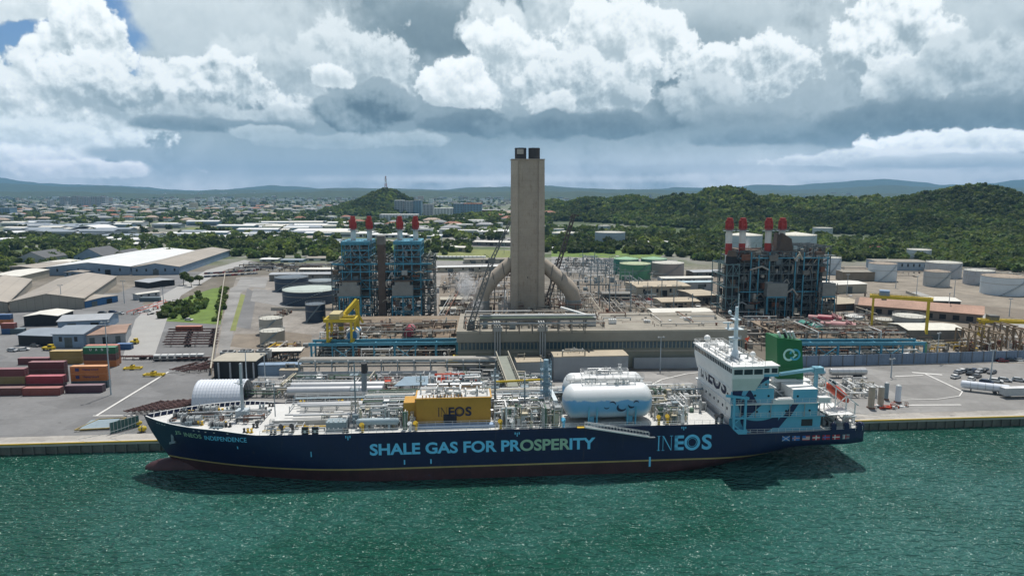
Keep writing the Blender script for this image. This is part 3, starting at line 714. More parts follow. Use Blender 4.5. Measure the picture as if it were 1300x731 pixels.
def ineos(place, h, width, m, parent, ring=True, name='company_lettering'):
    # thin serif I N, bold E, ringed O, bold S
    b = MB(); b.use(m); W_ = width; u = h
    def rect(x0, y0, x1, y1): b.add([place(x0, y0), place(x1, y0), place(x1, y1), place(x0, y1)], [(0, 1, 2, 3)], False)
    t = .055*u
    rect(.07*u, 0, .07*u+t*1.4, u); rect(0, 0, .21*u, t*.6); rect(0, u-t*.6, .21*u, u)
    x = .32*u; rect(x+.06*u, 0, x+.06*u+t*.6, u); rect(x, 0, x+.18*u, t*.6); rect(x, u-t*.6, x+.12*u, u); rect(x+.62*u, 0, x+.62*u+t*.6, u); rect(x+.54*u, u-t*.6, x+.74*u, u)
    b.add([place(x+.04*u, u), place(x+.13*u, u), place(x+.66*u, 0), place(x+.60*u, 0)], [(0, 1, 2, 3)], False)
    x = 1.18*u; rect(x, 0, x+.22*u, u); 
    for y in (0, .40*u, .80*u): rect(x, y, x+.62*u, y+.20*u)
    cx_, cy_ = 2.37*u, .5*u
    def ringf(r0, r1, a0=0., a1=6.2832, ex=1.):
        k = 28; pts = []
        for i in range(k+1):
            a = a0+(a1-a0)*i/k; pts += [place(cx_+r0*math.cos(a)*ex, cy_+r0*math.sin(a)), place(cx_+r1*math.cos(a)*ex, cy_+r1*math.sin(a))]
        b.add(pts, [(2*i, 2*i+1, 2*i+3, 2*i+2) for i in range(k)], False)
    ringf(.36*u, .54*u); ringf(.27*u, .30*u)
    o = b.build(name, parent)
    letter(name, 'S', 1.04*u, .03, .68*u, m, lambda a, c: place(3.02*u+a, c-.02*u), parent)
    return o
def sc_side(s_, z_, k): return lambda x, y: (s_+x*k, -hb(s_+x*k, z_+y)-.05, z_+y)
ineos(sc_side(130.3, 5.75, .99), 3.9, 14.6, cyan, HULL)
# draught and tug marks, flags
b = MB(); b.use(cyan)
def hrect(s_, z_, w, h, m, bb=None): (bb or globals()['b']).use(m).add([side(s_, z_)(0, 0), side(s_, z_)(w, 0), side(s_, z_)(w, h), side(s_, z_)(0, h)], [(0, 1, 2, 3)], False)
for s_, z_, w, h in ((53, 10.9, .25, 1.0), (52.5, 11.4, .25, .6), (53.5, 11.4, .25, .6), (94.5, 10.6, .25, 1.0), (94, 11.1, .25, .6), (95, 11.1, .25, .6), (137, 11.0, .25, .9), (136.5, 11.4, .25, .5), (137.5, 11.4, .25, .5), (128.3, 1.6, .5, 2.6), (66.5, 4.2, .35, 1.2), (73, 4.2, .35, 1.2), (26, 8.6, .3, .8), (44, 6.8, .25, 1.4)):
    b = MB(); hrect(s_, z_, w, h, cyan); b.build('hull_mark', HULL)
wht = mat('mark_white', (.7, .7, .68), .6, .1, 1.)
for s_ in (4.1, 4.9, 5.8, 6.6, 15.2, 16.6, 18.4, 20.6, 24): b = MB(); hrect(s_, 13.25-s_*.02, .45, .22, wht); b.build('hull_mark', HULL)
fr = mat('flag_red', (.40, .02, .03), .6, .1, 1.); fb = mat('flag_blue', (.03, .16, .45), .6, .1, 1.)
def flag(s_, base, bars):
    f = MB(); hrect(s_, 7.35, 2.0, 1.25, base, f)
    for i, (x, y, w, h, m) in enumerate(bars):
        f.use(m); f.add([(s_+x, -hb(s_+x, 8)-.07-.012*i, 7.35+y), (s_+x+w, -hb(s_+x+w, 8)-.07-.012*i, 7.35+y), (s_+x+w, -hb(s_+x+w, 8)-.07-.012*i, 7.35+y+h), (s_+x, -hb(s_+x, 8)-.07-.012*i, 7.35+y+h)], [(0, 1, 2, 3)], False)
    return f
f = flag(163.2, fb, []); f.use(wht)
for p, q in (((0, 0), (2, 1.25)), ((0, 1.25), (2, 0))):
    d = .16; f.add([(163.2+p[0], -HB-.08, 7.35+p[1]-d*(1 if p[1] == 0 else -1)*0-d/2), (163.2+q[0], -HB-.08, 7.35+q[1]-d/2), (163.2+q[0], -HB-.08, 7.35+q[1]+d/2), (163.2+p[0], -HB-.08, 7.35+p[1]+d/2)], [(0, 1, 2, 3)], False)
f.build('painted_flag', HULL)
flag(165.9, fb, [(.55, 0, .3, 1.25, wht), (0, .5, 2, .28, wht), (.63, 0, .14, 1.25, fr), (0, .57, 2, .14, fr)]).build('painted_flag', HULL)
flag(168.6, fr, [(0, .18, 2, .16, wht), (0, .5, 2, .16, wht), (0, .82, 2, .16, wht), (0, .6, .9, .65, fb)]).build('painted_flag', HULL)
flag(171.3, fr, [(.85, 0, .3, 1.25, wht), (0, .5, 2, .28, wht)]).build('painted_flag', HULL)
flag(174.0, fr, [(.6, 0, .25, 1.25, fb), (0, .5, 2, .25, fb)]).build('painted_flag', HULL)
flag(176.7, fr, [(.55, 0, .25, 1.25, wht), (0, .5, 2, .25, wht)]).build('painted_flag', HULL)
flag(179.4, gry2, [(.85, 0, .25, 1.25, fr), (0, .5, 2, .25, fr), (.3, .1, .3, 1., wht)]).build('painted_flag', HULL)
# anchor recess
b = MB(); b.use(gry2); w = hb(8.2, 10); b.box(8.0, 8.6, -w-.35, -w+.1, 8.4, 10.6); b.bar((7.6, -w-.4, 8.4), (9.1, -w-.4, 8.7), .45); b.build('anchor', HULL)
# ---------------------------------------------------------------- railings and bow
for sg in (-1, 1):
    b = MB(); b.use(white); b.rail([(s, sg*(hb(s, 12.3)-.25), deckz(s)) for s in range(32, 148, 8)]+[(147.6, sg*13.0, deckz(147.6))], 1.2, 2.0, .07); b.build('deck_railing', SHIP)
for sg in (-1, 1):
    b = MB(); b.use(white)
    for s in [1.5+i*1.25 for i in range(22)]:
        z = ztop(s); w = hb(s, z); b.bar((s, sg*(w-.15), z), (s, sg*(w-.9), z-1.0), .18)
    pts = [(s, sg*(hb(s, ztop(s))-.05), ztop(s)+.04) for s in [.4+i*1.5 for i in range(20)]]
    for i in range(19): b.bar(pts[i], pts[i+1], .28, .12)
    b.build('bow_bulwark_stays', SHIP)
def mount(bm, x, y, z, sc=1., seed=0):                   # winch/windlass
    r = random.Random(seed); bm.use(gry2); bm.box(x-2*sc, x+2*sc, y-1.4*sc, y+1.4*sc, z, z+.25)
    bm.use(gry)
    for k in (-1.3, 0, 1.3): bm.tube((x+k*sc-.45*sc, y, z+1.1*sc), (x+k*sc+.45*sc, y, z+1.1*sc), .62*sc, 12)
    for k in (-2, -.65, .65, 2): bm.tube((x+k*sc-.08, y, z+1.1*sc), (x+k*sc+.08, y, z+1.1*sc), .95*sc, 12)
    bm.use(mat('winch_ochre', (.35, .26, .09), .6, .3, 1.)); bm.box(x+.9*sc, x+1.9*sc, y+1.2*sc, y+2.0*sc, z, z+1.1*sc)
    bm.use(dark); bm.tube((x-1.3*sc-.3*sc, y, z+1.1*sc), (x-1.3*sc+.3*sc, y, z+1.1*sc), .75*sc, 12)
zf = deckz(15)
for i, (x, y) in enumerate(((13, -4.2), (14, 4.2), (20, -6.5), (21, 6.5), (25.5, 0), (8.5, 0.5))):
    b = MB(); mount(b, x, y, deckz(x), 1.15 if i < 2 else .8, i); b.build('windlass' if i < 2 else 'mooring_winch', SHIP)
for i in range(26):
    s = rd.uniform(5, 30) if i < 18 else rd.uniform(34, 60); w = hb(s, 13)-1.6; y = rd.choice((-1, 1))*rd.uniform(w*.5, w) if i < 18 else rd.choice((-11.8, 11.8))
    b = MB(); b.use(rd.choice((dark, ye, gry2))); z = deckz(s)
    for k in (-.45, .45): b.tube((s+k, y, z), (s+k, y, z+.95), .26, 10); b.tube((s+k, y, z+.85), (s+k, y, z+1.05), .33, 10)
    b.box(s-.8, s+.8, y-.3, y+.3, z, z+.12); b.build('bollard', SHIP)
b = MB(); clutter(b, 8, 30, -6, 6, 12.7, 60, 1.5, 21, [gry, gry2, white, dark, steel, ye], .7) if 0 else None
# foremast
b = MB(); b.use(mat('mast_grey', (.42, .47, .50), .5, .1, .5)); b.tube((24.3, 0, zf-.5), (24.3, 0, zf+14), .48, 12, .3); b.box(22.8, 25.8, -1.4, 1.4, zf-.5, zf+2.2)
b.tube((24.3, 0, zf+9), (22.6, 0, zf+9.3), .12); b.box(23.6, 25, -.8, .8, zf+9, zf+9.1); b.rail([(23.6, -.8, zf+9.1), (25, -.8, zf+9.1), (25, .8, zf+9.1), (23.6, .8, zf+9.1), (23.6, -.8, zf+9.1)], 1, .8)
b.ball((24.3, 0, zf+14.2), .35, 8, 6); FM = b.build('foremast', SHIP)
b = MB(); b.use(gry2); b.tube((33, -2, 12), (33, -2, 22), .15, 8, .1); b.tube((33, -2, 22), (32.4, -2, 22.2), .1); b.ball((33, -2, 22.1), .3, 8, 5); b.build('light_pole', SHIP)
# ---------------------------------------------------------------- forward deck: raised trunk and pipes
def D(s): return deckz(s)+.02
b = MB(); b.use(deckm); b.box(33, 68, -5.5, 6.5, 12.0, 13.6)
b.use(gry); b.box(36, 52, -5.52, -5.42, 12.4, 13.3)
b.build('raised_trunk_deck', SHIP)
b = MB(); b.use(steel)
for y, z, r in ((-4.4, 14.5, .28), (-3.5, 14.4, .22), (1.2, 15.2, .42), (2.4, 15.2, .42), (3.6, 15.0, .3), (4.5, 14.9, .2), (5.3, 14.8, .2)):
    b.tube((rd.uniform(34, 40), y, z), (106, y, z+.0), r, 8)
b.use(gry)
for s in range(36, 106, 4):
    for y in (.6, 5.7): b.bar((s, y, 12.2), (s, y, 15.4), .18)
    b.bar((s, .6, 14.6), (s, 5.7, 14.6), .22)
b.build('cargo_pipe_rack', SHIP)
b = MB(); b.use(gry2); b.box(36, 150, 6.9, 8.3, 15.3, 15.42); b.use(white); b.rail([(36, 6.9, 15.42), (150, 6.9, 15.42)], 1.1, 3, .07); b.rail([(36, 8.3, 15.42), (150, 8.3, 15.42)], 1.1, 3, .07)
for s in range(38, 150, 6): b.bar((s, 7.6, 12.2), (s, 7.6, 15.3), .2)
b.build('catwalk', SHIP)
def clutter(b, x0, x1, y0, y1, z, n, hmax, seed, mats_, big=.9):
    r = random.Random(seed)
    for i in range(n):
        x, y = r.uniform(x0, x1), r.uniform(y0, y1); b.use(r.choice(mats_)); t = r.random()
        h = r.uniform(.25, 1)*hmax
        if t < .22:
            w = r.uniform(.3, big); d = r.uniform(.3, big); b.box(x-w, x+w, y-d, y+d, z, z+h*.7)
        elif t < .42:
            rr = r.uniform(.15, .5)*big; b.tube((x, y, z), (x, y, z+h), rr, 8); b.tube((x, y, z+h*.8), (x, y, z+h*.8+.12), rr*1.5, 8)
        elif t < .8:
            L = r.uniform(.1, .35)*(x1-x0); rr = r.uniform(.07, .26)*max(1, big*.8); zz_ = z+h
            xa, xb = max(x0, x-L), min(x1, x+L); yb = min(y1, y+r.uniform(.5, 3)) if r.random() < .5 else y
            b.path([(xa, y, z), (xa, y, zz_), (xb, y, zz_), (xb, yb, zz_), (xb, yb, z)], rr, 6)
        elif t < .9:
            L = r.uniform(.2, .5)*(y1-y0); rr = r.uniform(.08, .25); b.path([(x, max(y0, y-L), z), (x, max(y0, y-L), z+h), (x, min(y1, y+L), z+h), (x, min(y1, y+L), z)], rr, 6)
        else:
            w = r.uniform(.5, 1.1)*big; zt = z+h
            for a in (-w, w):
                for c in (-w, w): b.bar((x+a, y+c, z), (x+a, y+c, zt), .12)
            b.box(x-w, x+w, y-w, y+w, zt, zt+.1); b.rail([(x-w, y-w, zt), (x+w, y-w, zt), (x+w, y+w, zt), (x-w, y+w, zt), (x-w, y-w, zt)], 1., 1.5, .06)
b = MB(); clutter(b, 7, 30, -5.5, 5.5, 12.75, 75, 1.5, 21, [gry, gry2, white, dark, steel, rust], .6); tag(b.build('forecastle_gear', SHIP), kind='stuff')
b = MB(); clutter(b, 32, 47, -11, -6, 12.25, 26, 1.3, 22, [gry, gry2, white, ye, steel], .6); tag(b.build('deck_gear', SHIP), kind='stuff')
MM = [gry, gry, gry2, white, white, steel, steel, deckm, mat('pipe_green', (.10, .17, .12), .6, .2, 1.), mat('pipe_cream', (.5, .45, .33), .6, .2, 1.)]
for i, (x0, x1, y0, y1, n, h, nm, bg_) in enumerate(((45, 53, -5, 0, 22, 2.6, 'valve_cluster', .6), (53.5, 66, -9, -1, 85, 5.0, 'cargo_manifold', .8), (66.5, 69, -11, -3, 22, 4.6, 'valve_cluster', .7),
        (55, 104, .2, 6.5, 90, 4.2, 'deck_piping', 1.), (55, 148, 8.6, 12.4, 120, 3.6, 'deck_piping', 1.), (89.3, 96, -11.5, -2, 50, 5.4, 'cargo_manifold', .9),
        (96, 106, -12, -1, 95, 5.2, 'reliquefaction_piping', .9), (131, 139, -11, 0, 60, 4.5, 'valve_cluster', .8), (128, 146, 3, 9, 60, 5, 'deck_piping', .9), (139, 147, -5, 3, 20, 3.5, 'valve_cluster', .8))):
    b = MB(); clutter(b, x0, x1, y0, y1, 12.3, n, h, 30+i, MM, bg_); tag(b.build(nm, SHIP), kind='stuff')
# vapour knock-out drum cluster: horizontal vessel
b = MB(); b.use(mat('vessel_bluegrey', (.30, .38, .42), .45, .12, .4)); b.tube((55.5, -9.8, 14.2), (64.5, -9.8, 14.2), .9, 14); b.ball((55.5, -9.8, 14.2), .9, 14, 8); b.ball((64.5, -9.8, 14.2), .9, 14, 8); b.box(57, 57.6, -10.4, -9.2, 12.3, 13.5); b.box(62.5, 63.1, -10.4, -9.2, 12.3, 13.5); b.build('pressure_vessel', SHIP)
b = MB(); b.use(gry2); b.box(47.5, 52.5, -11, -7.5, 12.3, 14.6); b.use(white)
for i in range(4): b.box(48+i*1.15, 48.35+i*1.15, -11.05, -10.98, 13, 13.3); b.box(48+i*1.15, 48.35+i*1.15, -10.6, -10.2, 14.62, 14.9)
b.rail([(47.5, -11, 14.6), (52.5, -11, 14.6), (52.5, -7.5, 14.6)], 1, 1.6, .06); b.build('deck_locker', SHIP)
for i, (x, y, h, r_) in enumerate(((53.6, -3, 15, .22), (70.2, 1.5, 11, .3), (90, 2, 12, .32), (97.5, -3, 10, .25), (103.5, 0, 14.5, .9))):
    b = MB(); b.use(gry2 if i != 4 else mat('vent_bluegrey', (.25, .36, .43), .5, .1, .5)); b.tube((x, y, 12.2), (x, y, 12.2+h), r_, 10, r_*.8)
    zt = 12.2+h
    for k in (.55, .82): z = 12.2+h*k; b.box(x-1.1, x+1.1, y-1.1, y+1.1, z, z+.1); b.rail([(x-1.1, y-1.1, z), (x+1.1, y-1.1, z), (x+1.1, y+1.1, z), (x-1.1, y+1.1, z), (x-1.1, y-1.1, z)], 1., 1.2, .06)
    if i == 4:
        for a in (-1, 1):
            for c in (-1, 1): b.bar((x+a*1.3, y+c*1.3, 12.2), (x+a*1.3, y+c*1.3, zt), .16)
        for z in range(14, 26, 2): b.box(x-1.4, x+1.4, y-1.4, y+1.4, z, z+.12)
        for z in range(14, 25, 2): b.bar((x-1.3, y-1.3, z), (x+1.3, y-1.3, z+2), .12); b.bar((x+1.3, y-1.3, z), (x-1.3, y-1.3, z+2), .1)
    b.build('vent_mast', SHIP)
# bulbs (ventilators) near the tank and yellow house
for i, (x, y) in enumerate(((37, -11.5), (39.5, -11.3), (56.5, -11.9), (68.2, -11.9), (69.6, -11.6), (90.6, -12), (93.5, -12), (106.5, -12), (131, -12), (133.4, -11.6), (146, -12.2), (147.4, -12.2))):
    b = MB(); m_ = (dark, dark, ye, white, ye, ye, white, cyan, ye, ye, dark, dark)[i]; b.use(m_); b.tube((x, y, 12.2), (x, y, 14), .35, 10); b.tube((x, y, 14), (x-.3, y-.4, 14.4), .55, 10); b.build('ventilator', SHIP)
for i, x in enumerate((42.8, 45.2)):
    b = MB(); b.use(dark); b.box(x-.75, x+.75, -12.9, -12.3, 12.3, 14.2); b.use(white); b.tube((x, -12.92, 13.1), (x, -12.86, 13.1), .35, 10); b.build('fairlead', SHIP)
# ---------------------------------------------------------------- ochre compressor house
yh = mat('house_ochre', (.50, .27, .035), .5, .12, .25, streak=.12, streakcol=(.24, .12, .04))
b = MB(); b.use(yh); b.box(69.5, 88.3, -8.6, -1.5, 13.0, 19.2); b.box(66.3, 69.5, -7.8, -2, 13.0, 18.2); b.box(69.2, 88.6, -8.9, -1.2, 19.2, 19.5)
for s in range(71, 88, 3): b.box(s-.08, s+.08, -8.68, -8.6, 13.1, 19.1)
b.use(deckm); b.box(69.6, 88.2, -8.4, -1.6, 19.5, 19.56); b.use(mat('blue_ledge', (.30, .42, .60), .5, .1, .4)); b.box(68, 89.2, -10.8, -8.62, 12.25, 13.0)
CH = b.build('compressor_house', SHIP)
b = MB(); b.use(mat('door_navy', (.012, .012, .02), .5, .1, 1.)); b.box(76.3, 79.6, -8.74, -8.58, 13.0, 15.2); b.build('door', CH)
ineos(lambda x, y: (74.9+x*.98, -8.76, 14.7+y), 2.35, 9, mat('mark_navy', (.012, .015, .05), .5, .1, 1.), CH)
b = MB(); b.use(white); clutter(b, 70.5, 87.5, -7.5, -2, 19.55, 34, 1.6, 77, [white, white, steel, gry], .7); b.build('roof_equipment', CH)
b = MB(); b.use(mat('house_ochre2', (.46, .24, .04), .5)); 
for i in range(12): b.box(71+i*.9, 71.25+i*.9, -8.3, -7.9, 19.5, 20.1)
b.build('roof_vent_row', CH)
b = MB(); b.use(white); b.rail([(68, -10.7, 13), (89.2, -10.7, 13)], 1.1, 2, .06); b.build('house_railing', CH)
b = MB(); b.use(mat('reliq_white', (.66, .67, .66), .5, .12, .5)); b.box(72, 86, 1.5, 9.5, 12.3, 19.3); b.use(steel)
for i in range(5): b.tube((72+i*3, 1.3, 19.9), (74.4+i*3, 1.3, 19.9), .55, 10)
clutter(b, 72, 86, 1.8, 9, 19.3, 46, 2.6, 78, [white, steel, steel, gry, orange, gry2], 1.2); b.build('reliquefaction_house', SHIP)
# ---------------------------------------------------------------- two white cargo tanks on deck
def tankmat():
    m = bpy.data.materials.new('cargo_tank_paint'); m.use_nodes = True; t = NT(m.node_tree); p = m.node_tree.nodes['Principled BSDF']
    P = t.n('ShaderNodeTexCoord').outputs['Object']; sx = t.n('ShaderNodeSeparateXYZ'); t.put(sx.inputs[0], P)
    zz_ = t.m('ADD', sx.outputs[2], t.m('MULTIPLY', t.m('SUBTRACT', t.noise(P, .28, 4., .6), .5), 2.4))
    top = t.ss(zz_, 18.3, 18.75); low = t.m('MULTIPLY', t.ss(zz_, 13.9, 16.6), .85)
    wv = (.74, .76, .76, 1)
    c = t.mix(low, (.62, .72, .78, 1), (.08, .36, .66, 1)); c = t.mix(top, c, wv)
    ex = t.m('ABSOLUTE', t.m('SUBTRACT', sx.outputs[0], 118.2)); c = t.mix(t.ss(t.m('ADD', ex, t.m('MULTIPLY', t.m('SUBTRACT', zz_, 17), -.6)), 9.2, 12.5), c, (.68, .73, .76, 1))
    n2 = t.noise(P, 1.2, 5., .65); c = t.mix(t.ss(n2, .60, .74, 0., .35), c, (.5, .46, .38, 1))
    t.put(p.inputs['Base Color'], c); p.inputs['Roughness'].default_value = .42
    return m
tkm = tankmat()
def dtank(s0_, s1_, y, z, r_, label):
    b = MB(); b.use(tkm); n = 40; prof = []
    for k in range(9):
        a = math.pi/2*k/8; prof.append((s0_+r_*.62*(1-math.sin(a)), r_*math.cos(math.pi/2-a)**.9 if 0 else r_*math.sin(a)))
    prof = [(s0_+r_*.62*(1-math.cos(math.pi/2*k/8)), r_*math.sin(math.pi/2*k/8)) for k in range(9)]
    prof = prof+[(s0_+r_*.62+(s1_-s0_-1.24*r_)*j/6, r_) for j in range(1, 6)]+[(s0_+s1_-q[0], q[1]) for q in prof[::-1]]
    vv = [(s, y+rr*math.cos(2*math.pi*i/n), z+rr*math.sin(2*math.pi*i/n)) for s, rr in prof for i in range(n)]
    b.add(vv, [(j*n+i, j*n+(i+1) % n, (j+1)*n+(i+1) % n, (j+1)*n+i) for j in range(len(prof)-1) for i in range(n)], True)
    o = b.build('cargo_tank', SHIP, fix=True); o['label'] = label
    for s in (s0_+7.2, s1_-6.2):
        c = MB(); c.use(blu)
        pts = [(y-3.3, 12.3), (y+3.3, 12.3)]+[(y+(r_+.05)*math.sin(a), z-(r_+.05)*math.cos(a)) for a in [R(42)-R(84)*i/10 for i in range(11)]]
        c.extr(pts, 'x', s-.55, s+.55)
        c.extr([(y-4.3, 12.3), (y-3.2, 12.3), (y-r_*.98, z-.4), (y-r_*1.04, z-.4)], 'x', s-1.2, s-.9); c.extr([(y-4.3, 12.3), (y-3.2, 12.3), (y-r_*.98, z-.4), (y-r_*1.04, z-.4)], 'x', s+.9, s+1.2)
        c.build('saddle', o)
    c = MB(); c.use(white); zt = z+r_*.97; c.box(s0_+5, s1_-4.5, y-1, y+1, zt, zt+.15); c.rail([(s0_+5, y-1, zt), (s1_-4.5, y-1, zt), (s1_-4.5, y+1, zt), (s0_+5, y+1, zt), (s0_+5, y-1, zt)], 1.1, 2, .07)
    clutter(c, s0_+6, s1_-6, y-.8, y+.8, zt, 14, 1.8, int(s0_*7), [white, steel, gry], .4); c.build('tank_walkway', o)
    return o
T1 = dtank(106.9, 130.3, -7.0, 17.4, 4.4, 'near white tank with a blue wave painted round it')
T2 = dtank(108.5, 131, 3.2, 17.6, 4.3, 'far white tank behind the painted one')
mk = mat('mark_navy2', (.02, .03, .07), .5, .1, 1.)
b = MB(); b.use(mk)
def tk(a, c): # on near tank surface: s, angle from horizontal
    r_ = 4.44; return (a, -7.0-r_*math.cos(c), 17.4+r_*math.sin(c))
def arcs(cx_, ca, r0, r1, a0, a1, k=14):
    pts = []
    for i in range(k+1):
        a = a0+(a1-a0)*i/k; ww = math.sin(math.pi*i/k)*.8+.2; rr = (r0+r1)/2; h_ = (r1-r0)/2*ww
        pts += [tk(cx_+(rr-h_)*math.cos(a), ca+(rr-h_)*math.sin(a)/4.68), tk(cx_+(rr+h_)*math.cos(a), ca+(rr+h_)*math.sin(a)/4.68)]
    b.add(pts, [(2*i, 2*i+1, 2*i+3, 2*i+2) for i in range(k)], False)
arcs(121.5, -.12, .7, 1.5, 2.6, 5.9); arcs(119, .0, .7, 1.1, .1, 2.4); arcs(124, .03, .6, 1.2, 3.3, 5.6); arcs(125.2, .06, .5, .9, .4, 3.0); arcs(117.6, -.04, .6, .9, 3.5, 5.8)
b.build('painted_motif', T1)
b = MB(); b.use(mat('box_pale', (.55, .62, .64), .5)); b.box(104.9, 106, -5, 5, 12.3, 17); clutter(b, 108, 130, -.9, .6, 12.3, 40, 5, 55, MM, .6); b.use(gry)
b.box(109, 130, -.9, .3, 21, 21.2); b.rail([(109, -.9, 21.2), (130, -.9, 21.2)], 1.1, 2, .07); b.rail([(109, .3, 21.2), (130, .3, 21.2)], 1.1, 2, .07)
for s in (110, 115, 120, 125, 129): b.bar((s, -.3, 12.3), (s, -.3, 21), .2)
b.build('tank_access_gangway', SHIP)
# accommodation ladder slung along the side
g = thing('gangway_ladder', 'long aluminium accommodation ladder slung along the blue hull side', 'gangway', (SO[0], SO[1], 0), QA)
b = MB(); b.use(white); A_, B_ = Vector((111.5, -14.1, 12.9)), Vector((127.9, -14.1, 9.9)); n_ = (B_-A_)
for dy in (-.5, .45):
    b.bar(A_+Vector((0, dy, 0)), B_+Vector((0, dy, 0)), .16, .35); b.bar(A_+Vector((0, dy, 1.15)), B_+Vector((0, dy, 1.15)), .09)
    for i in range(21): q = A_.lerp(B_, i/20)+Vector((0, dy, 0)); b.bar(q, q+Vector((0, 0, 1.15)), .07)
b.build('ladder_frame', g); b = MB(); b.use(gry)
for i in range(60): q = A_.lerp(B_, i/59); b.box(q.x-.1, q.x+.1, q.y-.45, q.y+.4, q.z-.06, q.z)
b.box(B_.x-.2, B_.x+1.5, B_.y-.6, B_.y+.5, B_.z-.2, B_.z-.1); b.build('ladder_treads', g)
b = MB(); b.use(ye); b.box(109.6, 111.6, -14.4, -12.9, 12.6, 12.75); b.build('top_platform', g)
# ---------------------------------------------------------------- superstructure
SS = MB()
def blk(b, s0_, s1_, y0, y1, z0, z1, side_m, top_m=None, front_m=None):
    top_m = top_m or white; front_m = front_m or white
    v = [(x, y, z) for z in (z0, z1) for x, y in ((s0_, y0), (s1_, y0), (s1_, y1), (s0_, y1))]
    b.use(side_m); b.add(v, [(0, 1, 5, 4), (2, 3, 7, 6)], False); b.use(front_m); b.add(v, [(3, 0, 4, 7), (1, 2, 6, 5)], False); b.use(top_m); b.add(v, [(4, 5, 6, 7)], False)
b = MB()
blk(b, 149.6, 174.2, -11.6, 11.6, 9.0, 13.4, blu); blk(b, 149.3, 174.8, -12.6, 12.6, 13.4, 13.6, blu)
blk(b, 149.6, 172.8, -12.4, 12.4, 13.6, 17.0, blu); blk(b, 149.2, 176.2, -13.0, 13.0, 17.0, 17.25, white)
blk(b, 149.6, 161.0, -12.0, 12.0, 17.25, 21.0, blu); blk(b, 149.4, 161.6, -12.2, 12.2, 21.0, 21.15, white)
blk(b, 149.6, 159.6, -12.0, 12.0, 21.15, 24.2, blu)
blk(b, 166.0, 172.6, -12.2, -5.5, 17.25, 20.6, blu); blk(b, 161.2, 170, -4.5, 10.5, 17.25, 20.8, white); blk(b, 160.5, 171, -5, 11, 20.8, 21, white)
b.use(dark); b.box(169.0, 172.0, -11.66, -11.55, 10.6, 12.4)
b.use(gry2); b.box(161.3, 165.8, -12.3, -5, 17.26, 17.32)
HOUSE = b.build('superstructure', SHIP)
b = MB()
blk(b, 149.0, 157.2, -13.9, 13.9, 24.2, 27.2, white); blk(b, 148.6, 157.6, -14.2, 14.2, 27.2, 27.45, white)
# raked front under the bridge
b.use(white); b.add([(149.58, -12.9, 20.5), (149.58, 12.9, 20.5), (149.0, 13.9, 24.2), (149.0, -13.9, 24.2)], [(0, 1, 2, 3)], False)
b.add([(149.58, -12.0, 20.5), (156, -12.0, 20.5), (157, -13.9, 24.2), (149, -13.9, 24.2)], [(0, 1, 2, 3)], False)
b.rail([(148.8, -14, 27.45), (157.4, -14, 27.45), (157.4, 14, 27.45), (148.8, 14, 27.45), (148.8, -14, 27.45)], 1.1, 1.5, .07)
b.box(157.3, 161.6, -12.4, -8, 24.2, 26.9); b.box(157.1, 162, -12.6, -7.8, 26.9, 27.1)
b.use(blu); b.box(157.3, 161.8, -12.42, -12.38, 24.2, 24.9)
BR = b.build('bridge', SHIP)
b = MB(); b.use(glass); b.box(148.92, 149.05, -13.7, 13.7, 25.5, 26.6); b.use(white)
for i in range(24): y = -13.7+27.4*i/23; b.box(148.88, 149.0, y-.09, y+.09, 25.45, 26.65)
b.build('bridge_front_windows', BR)
for x0, x1 in ((149.4, 151.6), (152, 154.2), (154.6, 156.8)):
    b = MB(); b.use(glass); b.box(x0, x1, -13.98, -13.85, 25.3, 26.6); b.build('bridge_side_window', BR)
for x0 in (157.8, 159.9):
    b = MB(); b.use(glass); b.box(x0, x0+1.5, -12.46, -12.3, 25.2, 26.4); b.build('bridge_side_window', BR)
# superstructure windows
for z, ys in ((15.0, range(-10, 11, 3)), (18.8, range(-10, 11, 3)), (22.4, range(-10, 11, 3))):
    for y in ys:
        b = MB(); b.use(glass); b.box(149.52, 149.64, y-.35, y+.35, z, z+.7); b.build('porthole', HOUSE)
for s, z in ((152.5, 15), (156.5, 15), (160, 15), (164.3, 15), (170.6, 15), (152.5, 19), (156, 19.2), (159.6, 19), (153.5, 22.3), (156.4, 22.6), (158.8, 22.1), (167.3, 18.8), (153.5, 11)):
    yy = -12.4 if z in (15,) else (-12.2 if s == 167.3 else (-11.6 if z == 11 else -12.0))
    b = MB(); b.use(glass); b.tube((s, yy-.04, z), (s, yy+.03, z), .32, 12); b.build('porthole', HOUSE)
# painted swirls on the blue side and company letters on the front
nv = mat('swirl_navy', (.008, .02, .085), .45, .15, .3)
def ribbon(b, cx_, cz, r0, r1, a0, a1, y, k=22, taper=True, zr=(0, 99), xr=(0, 999), ez=1.):
    pts = []
    for i in range(k+1):
        a = R(a0+(a1-a0)*i/k); w_ = (r1-r0)/2*(math.sin(math.pi*i/k)**.6 if taper else 1); rm = (r0+r1)/2
        for rr in (rm-w_, rm+w_): pts.append((min(xr[1], max(xr[0], cx_+rr*math.cos(a))), y, min(zr[1], max(zr[0], cz+rr*math.sin(a)*ez))))
    b.add(pts, [(2*i, 2*i+1, 2*i+3, 2*i+2) for i in range(k)], False)
b = MB(); b.use(nv)
ribbon(b, 159, 19.5, 6.3, 9.2, 110, 205, -12.04, zr=(17.3, 24.15), xr=(149.7, 159.5)); ribbon(b, 160.4, 20.6, 3.0, 5.6, 60, 172, -12.05, zr=(21.2, 24.15), xr=(149.7, 159.5))
b.add([(152.2, -12.04, 17.3), (156.6, -12.04, 17.3), (155.3, -12.04, 19.8), (154.5, -12.04, 20.9)], [(0, 1, 2, 3)], False)
b.add([(152.5, -12.44, 13.65), (154.2, -12.44, 13.65), (157.8, -12.44, 16.9), (151.5, -12.44, 16.9)], [(0, 1, 2, 3)], False)
